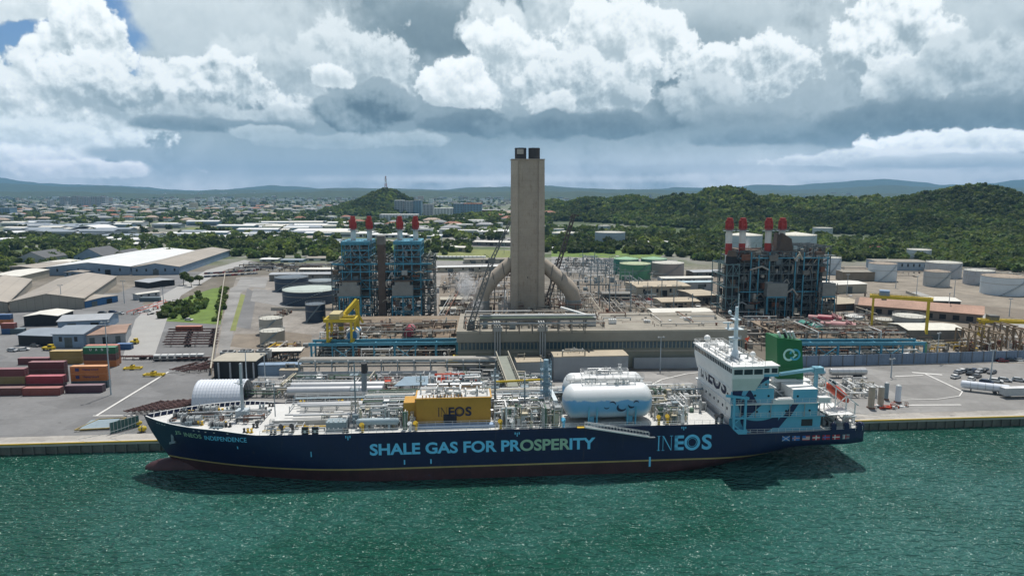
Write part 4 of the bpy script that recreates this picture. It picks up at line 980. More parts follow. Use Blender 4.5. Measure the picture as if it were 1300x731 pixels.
ribbon(b, 158.5, 16.8, 5.6, 8.8, 205, 268, -12.45, zr=(13.65, 16.9), xr=(149.7, 172)); ribbon(b, 157.5, 16.5, 4.2, 7.6, 215, 330, -11.66, zr=(9.2, 13.3), xr=(149.7, 172))
b.add([(163.6, -12.44, 13.65), (165.6, -12.44, 13.65), (167.6, -12.44, 16.9), (165.9, -12.44, 16.9)], [(0, 1, 2, 3)], False); b.add([(161.3, -11.64, 10.3), (163, -11.64, 10.3), (165.4, -11.64, 13.3), (163.4, -11.64, 13.3)], [(0, 1, 2, 3)], False)
b.build('painted_swirl', HOUSE)
ineos(lambda x, y: (149.48, 9.6-x*1.18, 18.6+y), 4.3, 14, mat('mark_navy', (.012, .015, .05)), HOUSE)
b = MB(); b.use(white)
for z in (17.3, 21.2): b.box(149.2, 149.6, -11.5, 11.5, z-.12, z+.02)
for y in (-9, -3, 3, 9): b.bar((149.5, y, 13.6), (149.5, y, 17.2), .18)
b.use(gry)
b.build('front_ledges', HOUSE)
for s in (152, 156, 160, 165, 169, 173): b = MB(); b.use(gry); b.bar((s, -12.85, 13.6), (s, -12.85, 17.1), .16); b.build('stanchion', HOUSE)
b = MB(); b.use(white); b.box(160.5, 166, -12.9, -11.8, 17.25, 18.2); b.tube((162, -12.3, 18.2), (165.5, -12.3, 18.2), .42, 12); b.build('liferaft_rack', HOUSE); b = MB(); b.use(white); b.box(172.8, 175.8, -12.8, -11.4, 17.25, 18.5); b.build('deck_box', HOUSE); b = MB(); b.use(white); b.bar((165.7, -8, 17.3), (161.3, -8, 21), .8, .15); b.bar((173, -9, 13.6), (176.5, -9, 17.2), .8, .15); b.build('outside_stairs', HOUSE); b = MB(); b.use(white)
b.tube((163.4, -6, 20.8), (163.4, -6, 25), .4, 10); b.tube((162, -4.5, 20.8), (162, -4.5, 23.2), .6, 10); b.box(161.5, 163, 2, 5, 20.8, 23); b.build('engine_vents', HOUSE); b = MB(); b.use(white); b.box(173.5, 175.5, -3, 3, 17.3, 20); b.build('deck_locker', HOUSE)
# side tower (pilot crane) on the near side
b = MB(); b.use(mat('light_blue', (.13, .45, .62), .45, .1, .3))
for s in (150.2, 153.2): b.bar((s, -12.9, 9.3), (s, -12.9, 19.3), .55)
b.bar((148, -12.9, 19.6), (154, -12.9, 18.8), .6); b.bar((150.2, -12.9, 12), (153.2, -12.9, 14.5), .3); b.bar((153.2, -12.9, 9.6), (150.2, -12.9, 12), .3); b.box(149.8, 153.8, -13.2, -11.8, 9.2, 10.6); b.box(150, 153.4, -13.2, -12.6, 13.4, 13.8)
b.build('davit_tower', SHIP)
b = MB(); b.use(white)
for (s0_, s1_, y, z) in ((149.5, 175.8, -12.9, 17.25), (149.8, 161.4, -12.1, 21.15), (150, 174.6, -12.5, 13.6), (151, 185, -12.9, 9.4)): b.rail([(s0_, y, z), (s1_, y, z)], 1.1, 1.8, .06)
b.rail([(176, -12.9, 17.25), (176, 12.9, 17.25)], 1.1, 1.8, .06); b.build('superstructure_railing', SHIP)
# mast on the bridge
b = MB(); b.use(mat('mast_white', (.66, .74, .78), .45, .08, .4)); ms, my = 153.5, -4.2
b.tube((ms, my, 27.4), (ms, my, 29.5), 1.3, 14, .7); b.tube((ms, my, 29.5), (ms, my, 41), .62, 12, .42)
for z, w in ((32.6, 1.5), (35.0, 2.6), (37.6, 1.2)):
    b.box(ms-w, ms+w*.6, my-1.3, my+1.3, z, z+.15); b.rail([(ms-w, my-1.3, z), (ms+w*.6, my-1.3, z)], .9, 1.2, .06)
b.tube((ms-2.2, my, 35.1), (ms-2.2, my, 36.6), .3); b.box(ms-3.6, ms-1, my-.2, my+.2, 36.6, 36.9); b.tube((ms, my, 38), (ms-1.8, my, 39), .12); b.ball((ms-1.9, my, 39.6), .5, 10, 7); b.tube((ms+.4, my, 41), (ms+.4, my, 44.5), .09)
for i in range(5): b.box(ms-1.8, ms-.4, my-.1, my+.1, 30+i*.6, 30.3+i*.6)
MAST = b.build('radar_mast', BR)
b = MB(); b.use(orange); b.add([(ms+2.4, my, 32.4), (ms+3.9, my+.1, 32.9), (ms+3.4, my, 31.5)], [(0, 1, 2)], False); b.add([(ms+2.4, my+.02, 32.4), (ms+3.4, my+.02, 31.5), (ms+3.9, my+.12, 32.9)], [(0, 1, 2)], False); b.build('signal_flag', BR)
for (s, y, r_) in ((151, 9.5, .9), (156, -9.5, .7), (155.5, 3, .45)):
    b = MB(); b.use(white); b.tube((s, y, 27.4), (s, y, 28.8), .25); b.ball((s, y, 28.8+r_), r_, 14, 10); b.build('satellite_dome', BR)
b = MB(); clutter(b, 149.5, 156.8, -12, 12, 27.45, 26, 1.3, 91, [white, white, gry], .5); b.build('roof_fittings', BR)
# funnel
b = MB(); b.use(greenf); F0 = (165.4, 172.4, -3.6, 3.6)
b.add([(165.9, -3.6, 20.8), (173.2, -3.6, 20.8), (173.2, 3.6, 20.8), (165.9, 3.6, 20.8), (165.2, -3.4, 32.3), (172.2, -3.4, 31.4), (172.2, 3.4, 31.4), (165.2, 3.4, 32.3)], [(0, 1, 5, 4), (1, 2, 6, 5), (2, 3, 7, 6), (3, 0, 4, 7), (4, 5, 6, 7)], False)
b.use(white); b.box(163.5, 174.5, -5.2, 5.2, 20.6, 20.8); FN = b.build('funnel', SHIP)
b = MB(); b.use(white)
for i, (s, y) in enumerate(((167, -1.5), (168.4, -1.8), (169.8, -1.5), (171, -1.2), (168.2, 1.5), (170, 1.3))): b.use([white, dark, steel][i % 3]); b.tube((s+.8, y, 30.5), (s-.8, y-.4, 33.6), .36, 10)
b.build('exhaust_pipes', FN)
b = MB(); cx_, cz = 169.6, 27.6
lg = mat('logo_pale', (.45, .70, .60), .5, .1, 1.); lb = mat('logo_blue', (.05, .36, .50), .5, .1, 1.)
def fy(z): return -3.6+.2*(z-20.8)/11.5-.06
def rg(cx_, r0, r1, a0, a1, m, dy=0.):
    b.use(m); pts = []
    for i in range(25):
        a = R(a0+(a1-a0)*i/24)
        for rr in (r0, r1): z = cz+rr*math.sin(a); pts.append((cx_+rr*math.cos(a), fy(z)-dy, z))
    b.add(pts, [(2*i, 2*i+1, 2*i+3, 2*i+2) for i in range(24)], False)
rg(170.4, 1.05, 1.6, -150, 170, lb); rg(168.8, 1.15, 1.7, 20, 300, lg, .03)
b.use(lg); z0 = cz-.5; b.add([(169.9, fy(z0)-.04, z0+.9), (171.1, fy(z0)-.04, z0+.5), (170.0, fy(z0)-.04, z0-.5), (169.7, fy(z0)-.04, z0-.1), (170.3, fy(z0)-.04, z0+.3)], [(0, 4, 1), (1, 4, 2), (4, 3, 2)], False)
b.build('funnel_emblem', FN)
# stores crane, aft deck
b = MB(); b.use(mat('crane_blue', (.20, .42, .52), .5, .1, .5)); b.tube((174.5, -7.5, 17.2), (174.5, -7.5, 24.3), .65, 12, .5); b.bar((175, -7.5, 24.6), (163.5, -9.5, 24.0), .8, .7); b.bar((175, -7.5, 25.3), (163.5, -9.5, 24.4), .14); b.box(173.6, 176, -8.6, -6.6, 23.6, 25.2); b.bar((174.5, -7.5, 25), (177, -7.5, 23.5), .3); b.build('stores_crane', SHIP)
b = MB(); b.use(white); b.bar((176, -4, 22.5), (186.5, -4, 14.5), .25); b.bar((176, -8, 22.5), (186.5, -8, 14.5), .25)
for i in range(9): k = i/8; b.bar((176+10.5*k, -4, 22.5-8*k), (176+10.5*k, -8, 22.5-8*k), .15)
for s, z in ((177, 21.7), (180, 19.4), (183, 17.2), (185.6, 15.2)):
    for y in (-4, -8): b.bar((s, y, 9.4), (s, y, z), .25)
b.bar((177, -8, 12), (183, -8, 17), .2); b.bar((183, -8, 10), (177, -8, 16), .2); b.box(176, 183, -12, 12, 13.4, 13.5); b.rail([(176, -12, 13.5), (183, -12, 13.5), (183, 12, 13.5)], 1.1, 1.8, .06); b.build('lifeboat_ramp', SHIP)
lbt = thing('lifeboat', 'orange enclosed free fall lifeboat tilted on its ramp at the stern', 'lifeboat', (SO[0]+SE[0]*181.3-SN[0]*6.0, SO[1]+SE[1]*181.3-SN[1]*6.0, 17.6), QA)
lbt.rotation_euler = (0, R(37), QA)
b = MB(); b.use(orange); pr = []; n = 16
secs = [(-4.2, .1, .1, 0), (-3.8, .8, .8, .1), (-2.6, 1.25, 1.2, .2), (0, 1.4, 1.35, .2), (2.4, 1.25, 1.2, .1), (3.8, .7, .8, 0), (4.6, .1, .15, -.1)]
for x, w, h, z in secs:
    for i in range(n): a = 2*math.pi*i/n; pr.append((x, w*math.cos(a), z+h*math.sin(a)*(1 if math.sin(a) > 0 else .9)))
b.add(pr, [(j*n+i, j*n+(i+1) % n, (j+1)*n+(i+1) % n, (j+1)*n+i) for j in range(len(secs)-1) for i in range(n)], True); b.build('boat_hull', lbt, fix=True)
b = MB(); b.use(white); b.box(-3.6, -2.0, -.8, .8, .9, 2.0); b.use(glass); b.box(-3.7, -3.5, -.6, .6, 1.3, 1.8); b.box(-3.5, -2.1, -.84, -.78, 1.3, 1.8); b.build('conning_hood', lbt)
b = MB(); b.use(dark); b.box(-2.8, 3, -1.43, -1.35, .1, .3); b.build('rubbing_strake', lbt)
for i, (x, y) in enumerate(((178, -9.5), (181, 3), (183, -2), (178.5, 7), (182, 9))):
    b = MB(); mount(b, x, y, 9.6, .8, 50+i); b.build('mooring_winch', SHIP)
b = MB(); clutter(b, 175, 185, -12, 12, 9.5, 70, 3.0, 17, [white, white, gry, gry2, dark, steel], .5); b.build('aft_deck_fittings', SHIP)
for s in (176.5, 180, 183.4): b = MB(); b.use(navy); b.box(s, s+1.3, -13.1, -12.3, 9.5, 11.3); b.ball((s+.65, -12.7, 11.3), .5, 10, 6); b.build('fairlead', SHIP)
b = MB(); b.use(navy); b.ball((185, -11.9, 10.5), .95, 10, 8); b.build('roller_fairlead', SHIP)
b = MB(); clutter(b, 161.5, 176, -11.5, 11, 17.3, 40, 2.2, 19, [white, white, gry, steel, gry2], .6); b.build('boat_deck_fittings', SHIP)
# mooring lines
for i, (s, y, z, wx, off) in enumerate(((3, 2, 14.6, -120, 2), (5, 3.5, 14.4, -112, 3), (10, 9, 14.3, -76, 1.5), (184, 10, 10, 118, 2), (182, 12, 10, 105, 1.5))):
    a = Vector((SO[0]+SE[0]*s+SN[0]*y, SO[1]+SE[1]*s+SN[1]*y, z)); c = Vector((wx, quay_y(wx)+off, 3.3)); b = MB(); b.use(deckm); pts = [a.lerp(c, k/8)-Vector((0, 0, 1.2*math.sin(math.pi*k/8))) for k in range(9)]
    for k in range(8): b.tube(pts[k], pts[k+1], .07, 5)
    o = b.build('mooring_rope'); tag(o, ('foremost mooring rope from the bow to the quay', 'second mooring rope from the bow to the quay', 'mooring rope led aft from the bow to the quay', 'aftermost mooring rope from the stern to the quay', 'inner mooring rope from the stern to the quay')[i], 'rope')
# ================================================================== power station
PA = R(3.0)
cream = mat('wall_cream', (.40, .37, .30), .8, .15, .2, streak=.25, streakcol=(.16, .13, .09))
olive = mat('wall_olive', (.25, .25, .20), .8, .15, .2, streak=.3, streakcol=(.10, .09, .07))
roofm = mat('roof_gravel', (.26, .24, .20), .95, .3, .15, streak=.0)
roofw = mat('roof_pale', (.62, .60, .54), .7, .14, .12)
roofg = mat('roof_sheet_brown', (.33, .295, .25), .7, .16, .05, lines=6., ldark=.86)
roofwh = mat('roof_white_sheet', (.66, .67, .66), .6, .10, .05, lines=8., ldark=.9)
wallg = mat('wall_grey', (.34, .36, .38), .8, .15, .2, streak=.2, streakcol=(.15, .12, .09))
wallb = mat('wall_bluegrey', (.20, .28, .38), .7, .2, .2, streak=.15, streakcol=(.10, .12, .15))
bluest = mat('steel_blue', (.06, .26, .37), .55, .3, .4, streak=.3, streakcol=(.03, .06, .08))
bluedk = mat('steel_blue_dark', (.10, .125, .13), .7, .45, .4, streak=.4, streakcol=(.12, .07, .045))
brn = mat('plant_brown', (.13, .095, .07), .85, .35, .4); grn_ = mat('plant_grey', (.17, .165, .15), .8, .3, .3)
blk_ = mat('plant_black', (.018, .02, .022), .8, .3, .4); pipem = mat('pipe_cladding', (.36, .34, .30), .5, .15, .6)
MP = [brn, grn_, grn_, blk_, pipem, rust, gry2, pipem, cream, gry]
MPL = [brn, grn_, pipem, pipem, gry, white, rust, roofm, cream]
def tb(name, label, cat, px, py, rz=None, group=None, z=3.0): x, y = at(px, py, z); return thing(name, label, cat, (x, y, z), PA if rz is None else rz, group)
def ppm(px, py): x, y = at(px, py); return math.hypot(x*0, y)/FPX*1.0/(cp-(py-365.5)/FPX*sp)   # metres per photo pixel there
# --- boiler house ---------------------------------------------------------------
def frame_block(root, x0, x1, y0, y1, z1, nx, ny, levels, seed, main=None, brace=True, name='steel_frame', density=1., w=.45):
    main = main or bluest; r = random.Random(seed)
    f = MB(); f.use(main)
    X = [x0+(x1-x0)*i/nx for i in range(nx+1)]; Y = [y0+(y1-y0)*j/ny for j in range(ny+1)]
    for x in X:
        for y in Y: f.bar((x, y, 0), (x, y, z1), w)
    for k, z in enumerate(levels):
        ww = w*1.35 if k % 2 == 0 else w*.9
        for y in Y: f.bar((x0, y, z), (x1, y, z), w*.8, ww)
        for x in X: f.bar((x, y0, z), (x, y1, z), w*.8, ww)
    if brace:
        L = [0]+list(levels)
        for i in range(nx):
            for k in range(len(L)-1):
                if r.random() < .4: f.bar((X[i], y0, L[k]), (X[i+1], y0, L[k+1]), w*.5); 
                if r.random() < .3: f.bar((X[i+1], y0, L[k]), (X[i], y0, L[k+1]), w*.5)
    f.build(name, root)
    g = MB(); g.use(mat('grating', (.10, .11, .11), .8, .3, .5))
    for z in levels[:-1]: g.box(x0, x1, y0+.3, y0+2.2, z+.2, z+.28); g.box(x0+.3, x1-.3, y1-2, y1, z+.2, z+.28)
    g.use(gry2)
    for z in levels[:-1]: g.rail([(x0, y0+.2, z+.28), (x1, y0+.2, z+.28)], 1.1, 2.2, .09)
    tag(g.build('walkways', root), kind='stuff')
    e = MB(); L = [0]+list(levels)
    for k in range(len(L)-1):
        for j in range(int(9*density*(x1-x0)/15)):
            x = r.uniform(x0+.5, x1-2); y = r.uniform(y0+.6, y0+(y1-y0)*.6); h = L[k+1]-L[k]; t = r.random(); e.use(r.choice(MP))
            if t < .4: e.box(x, min(x1, x+r.uniform(.8, 3.2)), y, y+r.uniform(1, 3), L[k]+.3, L[k]+h*r.uniform(.3, .9))
            elif t < .7: e.tube((x, y, L[k]), (x, y, L[k+1]), r.uniform(.15, .6), 8)
            elif t < .9: e.tube((x, y, L[k]+h*r.uniform(.3, .9)), (min(x1, x+r.uniform(2, 8)), y, L[k]+h*r.uniform(.3, .9)), r.uniform(.12, .45), 8)
            else: e.bar((x, y, L[k]), (min(x1, x+h*.7), y, L[k+1]), .5, .2)
    tag(e.build('boiler_equipment', root), kind='stuff')
def red_stack(root, x, y, z0, z1, z2, r_, mesh=None, lower=False):
    b = MB(); b.use(mat('stack_white', (.70, .70, .67), .6, .1, .3, streak=.2, streakcol=(.25, .2, .15))); b.tube((x, y, z0), (x, y, z1), r_, 16)
    o = b.build('stack', root)
    c = MB(); c.use(mat('stack_red', (.38, .035, .03), .6, .2, .4, streak=.25, streakcol=(.10, .03, .03)))
    h = z2-z1; c.lathe([(r_*1.03, 0), (r_*1.03, .30*h), (r_*1.2, .34*h), (r_*1.2, .60*h), (r_*1.0, .62*h), (r_*1.0, .70*h), (r_*1.08, .72*h), (r_*1.08, .84*h), (r_*.9, .86*h), (r_*.9, 1.0*h), (0, 1.0*h)], (x, y, z1), 16, smooth=False)
    for k in range(6): a = k*1.047; c.box(x+r_*1.22*math.cos(a)-.22, x+r_*1.22*math.cos(a)+.22, y+r_*1.22*math.sin(a)-.22, y+r_*1.22*math.sin(a)+.22, z1+h*.1, z1+h*(.75 if k % 2 else .55))
    c.build('stack_cap', o)
    if lower:
        c = MB(); c.use(MATS['stack_red']); c.tube((x, y, z0+(z1-z0)*lower[0]), (x, y, z0+(z1-z0)*lower[1]), r_+.03, 16, caps=False); c.build('red_band', o)
    p = MB(); p.use(gry2); p.lathe([(r_, 0), (r_*2, 0), (r_*2, .12), (r_, .12)], (x, y, z1-.4), 16); p.rail([(x+r_*2*math.cos(a*.785), y+r_*2*math.sin(a*.785), z1-.3) for a in range(9)], 1, 3, .07); p.build('platform', o)
LV = [5, 9.5, 14, 18, 22.5, 27, 31, 34.5, 38, 42.4]
BL = tb('boiler_house', 'twin blue steel boiler towers with four red topped stacks, left of the concrete chimney', 'boiler house', 486, 410)
# local x in metres: (px-486)/2.43
def lx(px, s=2.43, c=486): return (px-c)/s
for i, (a, c) in enumerate(((437.5, 471), (502.5, 535))):
    frame_block(BL, lx(a), lx(c), 0, 22, 42.4, 3, 3, LV, 10+i, density=1.2)
    b = MB(); b.use(bluest); b.box(lx(a)-.4, lx(c)+.4, -.4, 22, 40.8, 42.6); b.use(gry2); b.rail([(lx(a), -.3, 42.6), (lx(c), -.3, 42.6)], 1.2, 1.6, .12)
    for x in (.25, .5, .75): b.bar((lx(a)+(lx(c)-lx(a))*x, -.2, 35), (lx(a)+(lx(c)-lx(a))*(x+(.22 if x < .4 else -.2)), -.2, 40.6), .35)
    b.build('penthouse_girder', BL)
    b = MB(); b.use(grn_); b.box(lx(a)+1.5, lx(c)-1.5, 5, 20, 12, 40); b.use(brn); b.box(lx(a)+3, lx(c)-3, 3.6, 5, 20, 37); b.build('boiler_casing', BL)
    b = MB(); b.use(mat('duct_grey', (.24, .25, .24), .7, .2, .3)); b.box(lx(a)-1, lx(a)+9.5, -5.2, -.8, 15, 20.5); b.box(lx(a)+.5, lx(a)+8, -5, -1, 20.5, 22.4); b.use(brn); b.box(lx(a)-1.2, lx(a)+9.8, -5.4, -.7, 22.4, 22.8)
    b.use(bluest)
    for x in (-1, 4.4, 9.6): b.bar((lx(a)+x, -5.2, 0), (lx(a)+x, -5.2, 15), .5); b.bar((lx(a)+x, -5.3, 13.8), (lx(a)+x, -.5, 13.8), .5)
    b.bar((lx(a)-1, -5.3, 14.6), (lx(a)+9.6, -5.3, 14.6), .7); b.bar((lx(a)-1, -5.3, 7), (lx(a)+9.6, -5.3, 7), .4); b.build('air_duct', BL)
frame_block(BL, lx(423), lx(437), 2, 20, 31, 2, 2, [5, 9.5, 14, 18, 22.5, 27, 31], 14, main=bluedk, name='side_frame', density=1.4)
frame_block(BL, lx(535.5), lx(551), 2, 20, 34.5, 2, 2, [5, 9.5, 14, 18, 22.5, 27, 31, 34.5], 15, main=bluedk, name='side_frame', density=1.4)
frame_block(BL, lx(471.5), lx(502), 3, 20, 34.5, 4, 2, [5, 9.5, 14, 18, 22.5, 27, 31, 34.5], 16, main=bluedk, name='middle_frame', density=1.3, w=.4)
b = MB(); b.use(bluest)
for z, w in ((22.5, .5), (27, .6), (31, .9), (18, .4)): b.bar((lx(425), -.4, z), (lx(549), -.4, z), w*.6, w)
b.build('cross_girders', BL)
b = MB(); b.use(mat('flue_brown', (.10, .075, .06), .85, .35, .3, streak=.3, streakcol=(.05, .03, .025))); b.box(lx(482), lx(491), -1.5, 3, 0, 41); b.use(grn_); b.box(lx(481.5), lx(491.5), -1.7, 3.2, 41, 45.5); b.build('breeching_tower', BL)
for px in (449, 469.5, 508, 528): red_stack(BL, lx(px), 8, 42.4, 48.2, 55.2, 1.35)
b = MB(); q_ = random.Random(6)
for i in range(40):
    x = q_.uniform(lx(424), lx(549)); z = q_.uniform(1, 33); b.use(q_.choice([brn, grn_, pipem, rust, cream, gry])); w = q_.uniform(1, 4)
    if i % 3: b.box(x, min(lx(551), x+w), -1.4, q_.uniform(-.4, 2), z, z+q_.uniform(.6, 2.6))
    else: b.path([(x, -1.1, z), (x+w, -1.1, z+q_.uniform(-1, 4)), (x+w*2, -1, z)], q_.uniform(.15, .5), 8)
tag(b.build('external_ducts', BL), kind='stuff')
# right boiler house
BRH = tb('boiler_house', 'darker steel boiler block with four red and white stacks, right of the concrete chimney', 'boiler house', 988, 405)
s2 = 2.4
def rx(px): return (px-988)/s2
frame_block(BRH, rx(930), rx(1018), 0, 24, 36.5, 9, 3, [5, 10, 15, 20, 24.5, 29, 33, 36.4], 21, main=bluedk, density=2.2, w=.42)
frame_block(BRH, rx(1018), rx(1052), 0, 24, 39, 3, 3, [5, 9, 13, 17, 21, 25, 29, 33, 38.9], 22, main=bluedk, density=2.0, w=.42)
frame_block(BRH, rx(914), rx(930), -4, 18, 30, 2, 2, [6, 12, 18, 24, 30], 23, main=mat('steel_teal', (.12, .22, .24), .6, .25, .4), density=1.2, w=.35)
frame_block(BRH, rx(1034), rx(1057), -5, 0, 20, 3, 1, [3, 6, 9, 12, 15, 18], 24, main=grn_, density=.8, w=.3)
for a in (966, 1038):
    b = MB(); b.use(MATS['duct_grey']); b.box(rx(a), rx(a)+(11 if a < 1000 else 7), -5.2, -.8, 13, 20); b.use(bluest)
    for x in (0, 5, 10) if a < 1000 else (0, 6.8): b.bar((rx(a)+x, -5.3, 0), (rx(a)+x, -5.3, 13), .4)
    b.bar((rx(a), -5.3, 12.8), (rx(a)+(10.5 if a < 1000 else 7), -5.3, 12.8), .6); b.build('air_duct', BRH)
b = MB(); b.use(blk_); b.box(rx(934), rx(1048), 5, 22, 1, 33); b.use(brn); b.box(rx(938), rx(962), 3, 20, 30, 37); b.use(grn_); b.box(rx(962), rx(985), 3, 14, 32, 36); b.use(MATS['flue_brown'])
b.add([(rx(985), 2, 36), (rx(1005), 2, 36), (rx(1002), 2, 43), (rx(990), 2, 46), (rx(985), 12, 36), (rx(1005), 12, 36), (rx(1002), 12, 43), (rx(990), 12, 46)], [(0, 1, 2, 3), (3, 2, 6, 7), (1, 5, 6, 2), (0, 3, 7, 4)], False); b.build('boiler_casing', BRH)
b = MB(); b.use(bluest)
for px in (948, 958, 972, 1006, 1017, 1036, 1048): b.bar((rx(px), -.5, 0), (rx(px), -.5, 36), .5)
for z in (33, 15): b.bar((rx(933), -.5, z), (rx(1050), -.5, z), .4, .5)
b.build('outer_columns', BRH)
b = MB(); q_ = random.Random(4)
for i in range(34):
    x = q_.uniform(rx(920), rx(1050)); z = q_.uniform(2, 39); b.use(q_.choice([brn, grn_, pipem, rust, cream, gry])); w = q_.uniform(1, 5)
    if i % 3: b.box(x, min(rx(1054), x+w), -1.6, q_.uniform(-.4, 2), z, z+q_.uniform(.8, 3.4))
    else: b.path([(x, -1.2, z), (x+w*1.5, -1.2, z+q_.uniform(-1, 4)), (x+w*2.4, -1, z)], q_.uniform(.2, .6), 8)
for i in range(26):
    x = q_.uniform(rx(932), rx(1050)); b.use(q_.choice([bluedk, grn_, gry])); b.bar((x, 5, 36), (x, 5, 36+q_.uniform(1, 4)), .25)
    if i % 2: b.bar((x, 5, 38), (x+q_.uniform(2, 6), 5, 38), .2)
tag(b.build('external_ducts', BRH), kind='stuff')
b = MB(); b.use(blk_); b.tube((rx(924), 1, 0), (rx(924), 1, 34), 3, 16); b.use(brn); b.tube((rx(924), 1, 34), (rx(924), 1, 37), 2.6, 16, 1.8); b.build('flue_base', BRH)
for px, zb, zz_ in ((924, 36, 0), (941.5, 36, 0), (975.5, 36, 0), (993.5, 36, 0)):
    red_stack(BRH, rx(px), 6, zb-(6 if px < 960 else 2), 47.4, 54.0, 1.7, lower=((.25, .60) if px < 960 else (.04, .49)))
# --- concrete chimney --------------------------------------------------------------
CHM = tb('chimney', 'tall square concrete chimney with two dark flues and curved side ducts', 'chimney', 669, 396)
cm = mat('chimney_concrete', (.37, .315, .25), .9, .2, .10, streak=.55, streakcol=(.17, .11, .065), lines=3.2, laxis=2, ldark=.93)
b = MB(); b.use(cm); hw, hd = 8.9, 5; zt = 85.0
b.add([(-hw-.5, -hd, 0), (hw+.5, -hd, 0), (hw+.5, hd, 0), (-hw-.5, hd, 0), (-hw, -hd, zt), (hw, -hd, zt), (hw, hd, zt), (-hw, hd, zt)], [(0, 1, 5, 4), (1, 2, 6, 5), (2, 3, 7, 6), (3, 0, 4, 7), (4, 5, 6, 7)], False)
b.build('shaft', CHM)
b = MB(); b.use(mat('chimney_rib', (.42, .36, .29), .9, .2, .1, streak=.45, streakcol=(.19, .12, .075), lines=3.2, laxis=2, ldark=.93))
for x0, x1 in ((-9.0, -5.6), (5.9, 9.0)):
    b.add([(x0 if x0 > 0 else x0-.5, -hd-.75, 0), (x1+.5 if x1 > 0 else x1, -hd-.75, 0), (x1+.5 if x1 > 0 else x1, -hd-.01, 0), (x0 if x0 > 0 else x0-.5, -hd-.01, 0), (x0, -hd-.75, zt-.3), (x1, -hd-.75, zt-.3), (x1, -hd-.01, zt-.3), (x0, -hd-.01, zt-.3)], [(0, 1, 5, 4), (1, 2, 6, 5), (2, 3, 7, 6), (3, 0, 4, 7), (4, 5, 6, 7)], False)
b.box(-9.2, 9.2, -5.9, 5.2, zt, zt+.5); b.build('corner_pilaster', CHM)
for x in (-3.8, 3.7):
    b = MB(); b.use(mat('flue_dark', (.05, .045, .045), .8, .3, .4)); b.tube((x, 0, zt+.4), (x, 0, zt+6.6), 3.2, 20, caps=False); b.tube((x, 0, zt+1), (x, 0, zt+5.8), 2.9, 20)
    b.use(pipem); b.box(x-2.2, x+1.4, -3.35, -3.1, zt+3.2, zt+5.9) if x < 0 else None; b.build('flue', CHM)
b = MB(); b.use(dark); b.box(1.4, 2.8, -5.9, -5.6, 0, 3); b.box(-.2, .2, -5.15, -4.98, 20, 21); b.build('door', CHM)
dm = mat('duct_rust', (.40, .34, .27), .7, .2, .15, streak=.3, streakcol=(.22, .11, .05))
for sg in (-1, 1):
    b = MB(); b.use(dm); pts = [(sg*8.5, 0, 27.5), (sg*13, -1, 24), (sg*18.5, -2, 19), (sg*22.5, -3, 15), (sg*25, -3.5, 11.6), (sg*25.8, -3.6, 8), (sg*25.8, -3.6, 0)]
    if sg < 0: pts = [(q[0]*1.0, q[1], q[2]+1.0) if q[2] > 1 else q for q in pts]
    n = 20; P = [Vector(p) for p in pts]; vv = []; R0 = 4.4
    for i, p in enumerate(P):
        d = (P[min(i+1, len(P)-1)]-P[max(i-1, 0)]).normalized(); u = Vector((0, 1, 0)); w_ = d.cross(u).normalized(); u = w_.cross(d)
        rr = 3.8 if i < 3 else R0
        for k in range(n): a = 2*math.pi*k/n; vv.append(p+u*math.cos(a)*rr+w_*math.sin(a)*rr)
    b.add(vv, [(j*n+i, j*n+(i+1) % n, (j+1)*n+(i+1) % n, (j+1)*n+i) for j in range(len(P)-1) for i in range(n)], True)
    o = b.build('side_duct', CHM, fix=True)
    c = MB(); c.use(grn_)
    for j in (1, 2): p = P[j]; c.bar((p.x, p.y-3.8, p.z-3), (p.x+sg*1.2, p.y-3.9, p.z+3.3), .5); c.bar((p.x, p.y-2, 0), (p.x, p.y-2, p.z-3), .5)
    c.use(gry2); c.tube((sg*25.8, -3.6, 7), (sg*25.8, -3.6, 7.5), 4.6, 20); c.build('duct_support', o)
    c = MB(); c.use(MATS['duct_grey']); c.tube((sg*25.8, -3.6, 0), (sg*25.8, -3.6, 7), 4.5, 20); c.build('duct_base', o)
# --- turbine hall ------------------------------------------------------------------
TH = tb('turbine_hall', 'long low olive turbine hall with a window strip behind the ship', 'industrial hall', 582, 468, R(2.2))
HL = 112
b = MB(); b.use(olive); b.box(0, HL, 0, 40, 0, 13.9); b.use(mat('fascia', (.30, .28, .23), .8, .12, .2, streak=.2, streakcol=(.15, .12, .09))); b.box(-.6, HL+.6, -.7, 40.6, 10.6, 14.2); b.box(-.3, HL+.3, -.4, 0.02, 6.2, 7.0); b.build('wall', TH)
b = MB(); b.use(roofm); b.box(-.2, HL, -.3, 40, 14.2, 14.45); b.use(cream); b.box(-.6, HL+.6, -.7, -.2, 14.2, 14.9); b.build('roof', TH)
b = MB(); b.use(mat('strip_glass', (.05, .09, .11), .25, .3, .8)); b.box(.5, HL-1, -.12, -.02, 7.6, 10.2); b.use(olive)
for i in range(75): x = .8+i*1.5; b.box(x-.18, x+.18, -.2, -.1, 7.5, 10.3)
b.build('window_strip', TH)
for x, w, h in ((3, 4, 4), (7.5, 3, 4.2), (17, 3.6, 3.4), (25, 3, 3.2), (33.5, 3.2, 3.6), (48, 3, 3), (68, 14, 3.8), (85, 2, 3.2), (93, 12, 3.8)):
    b = MB(); b.use(blk_ if x in (7.5, 25) or x > 84 and w < 4 else wallg if x < 30 else gry2); b.box(x, x+w, -.1, 0.02, 0, h); b.build('door', TH)
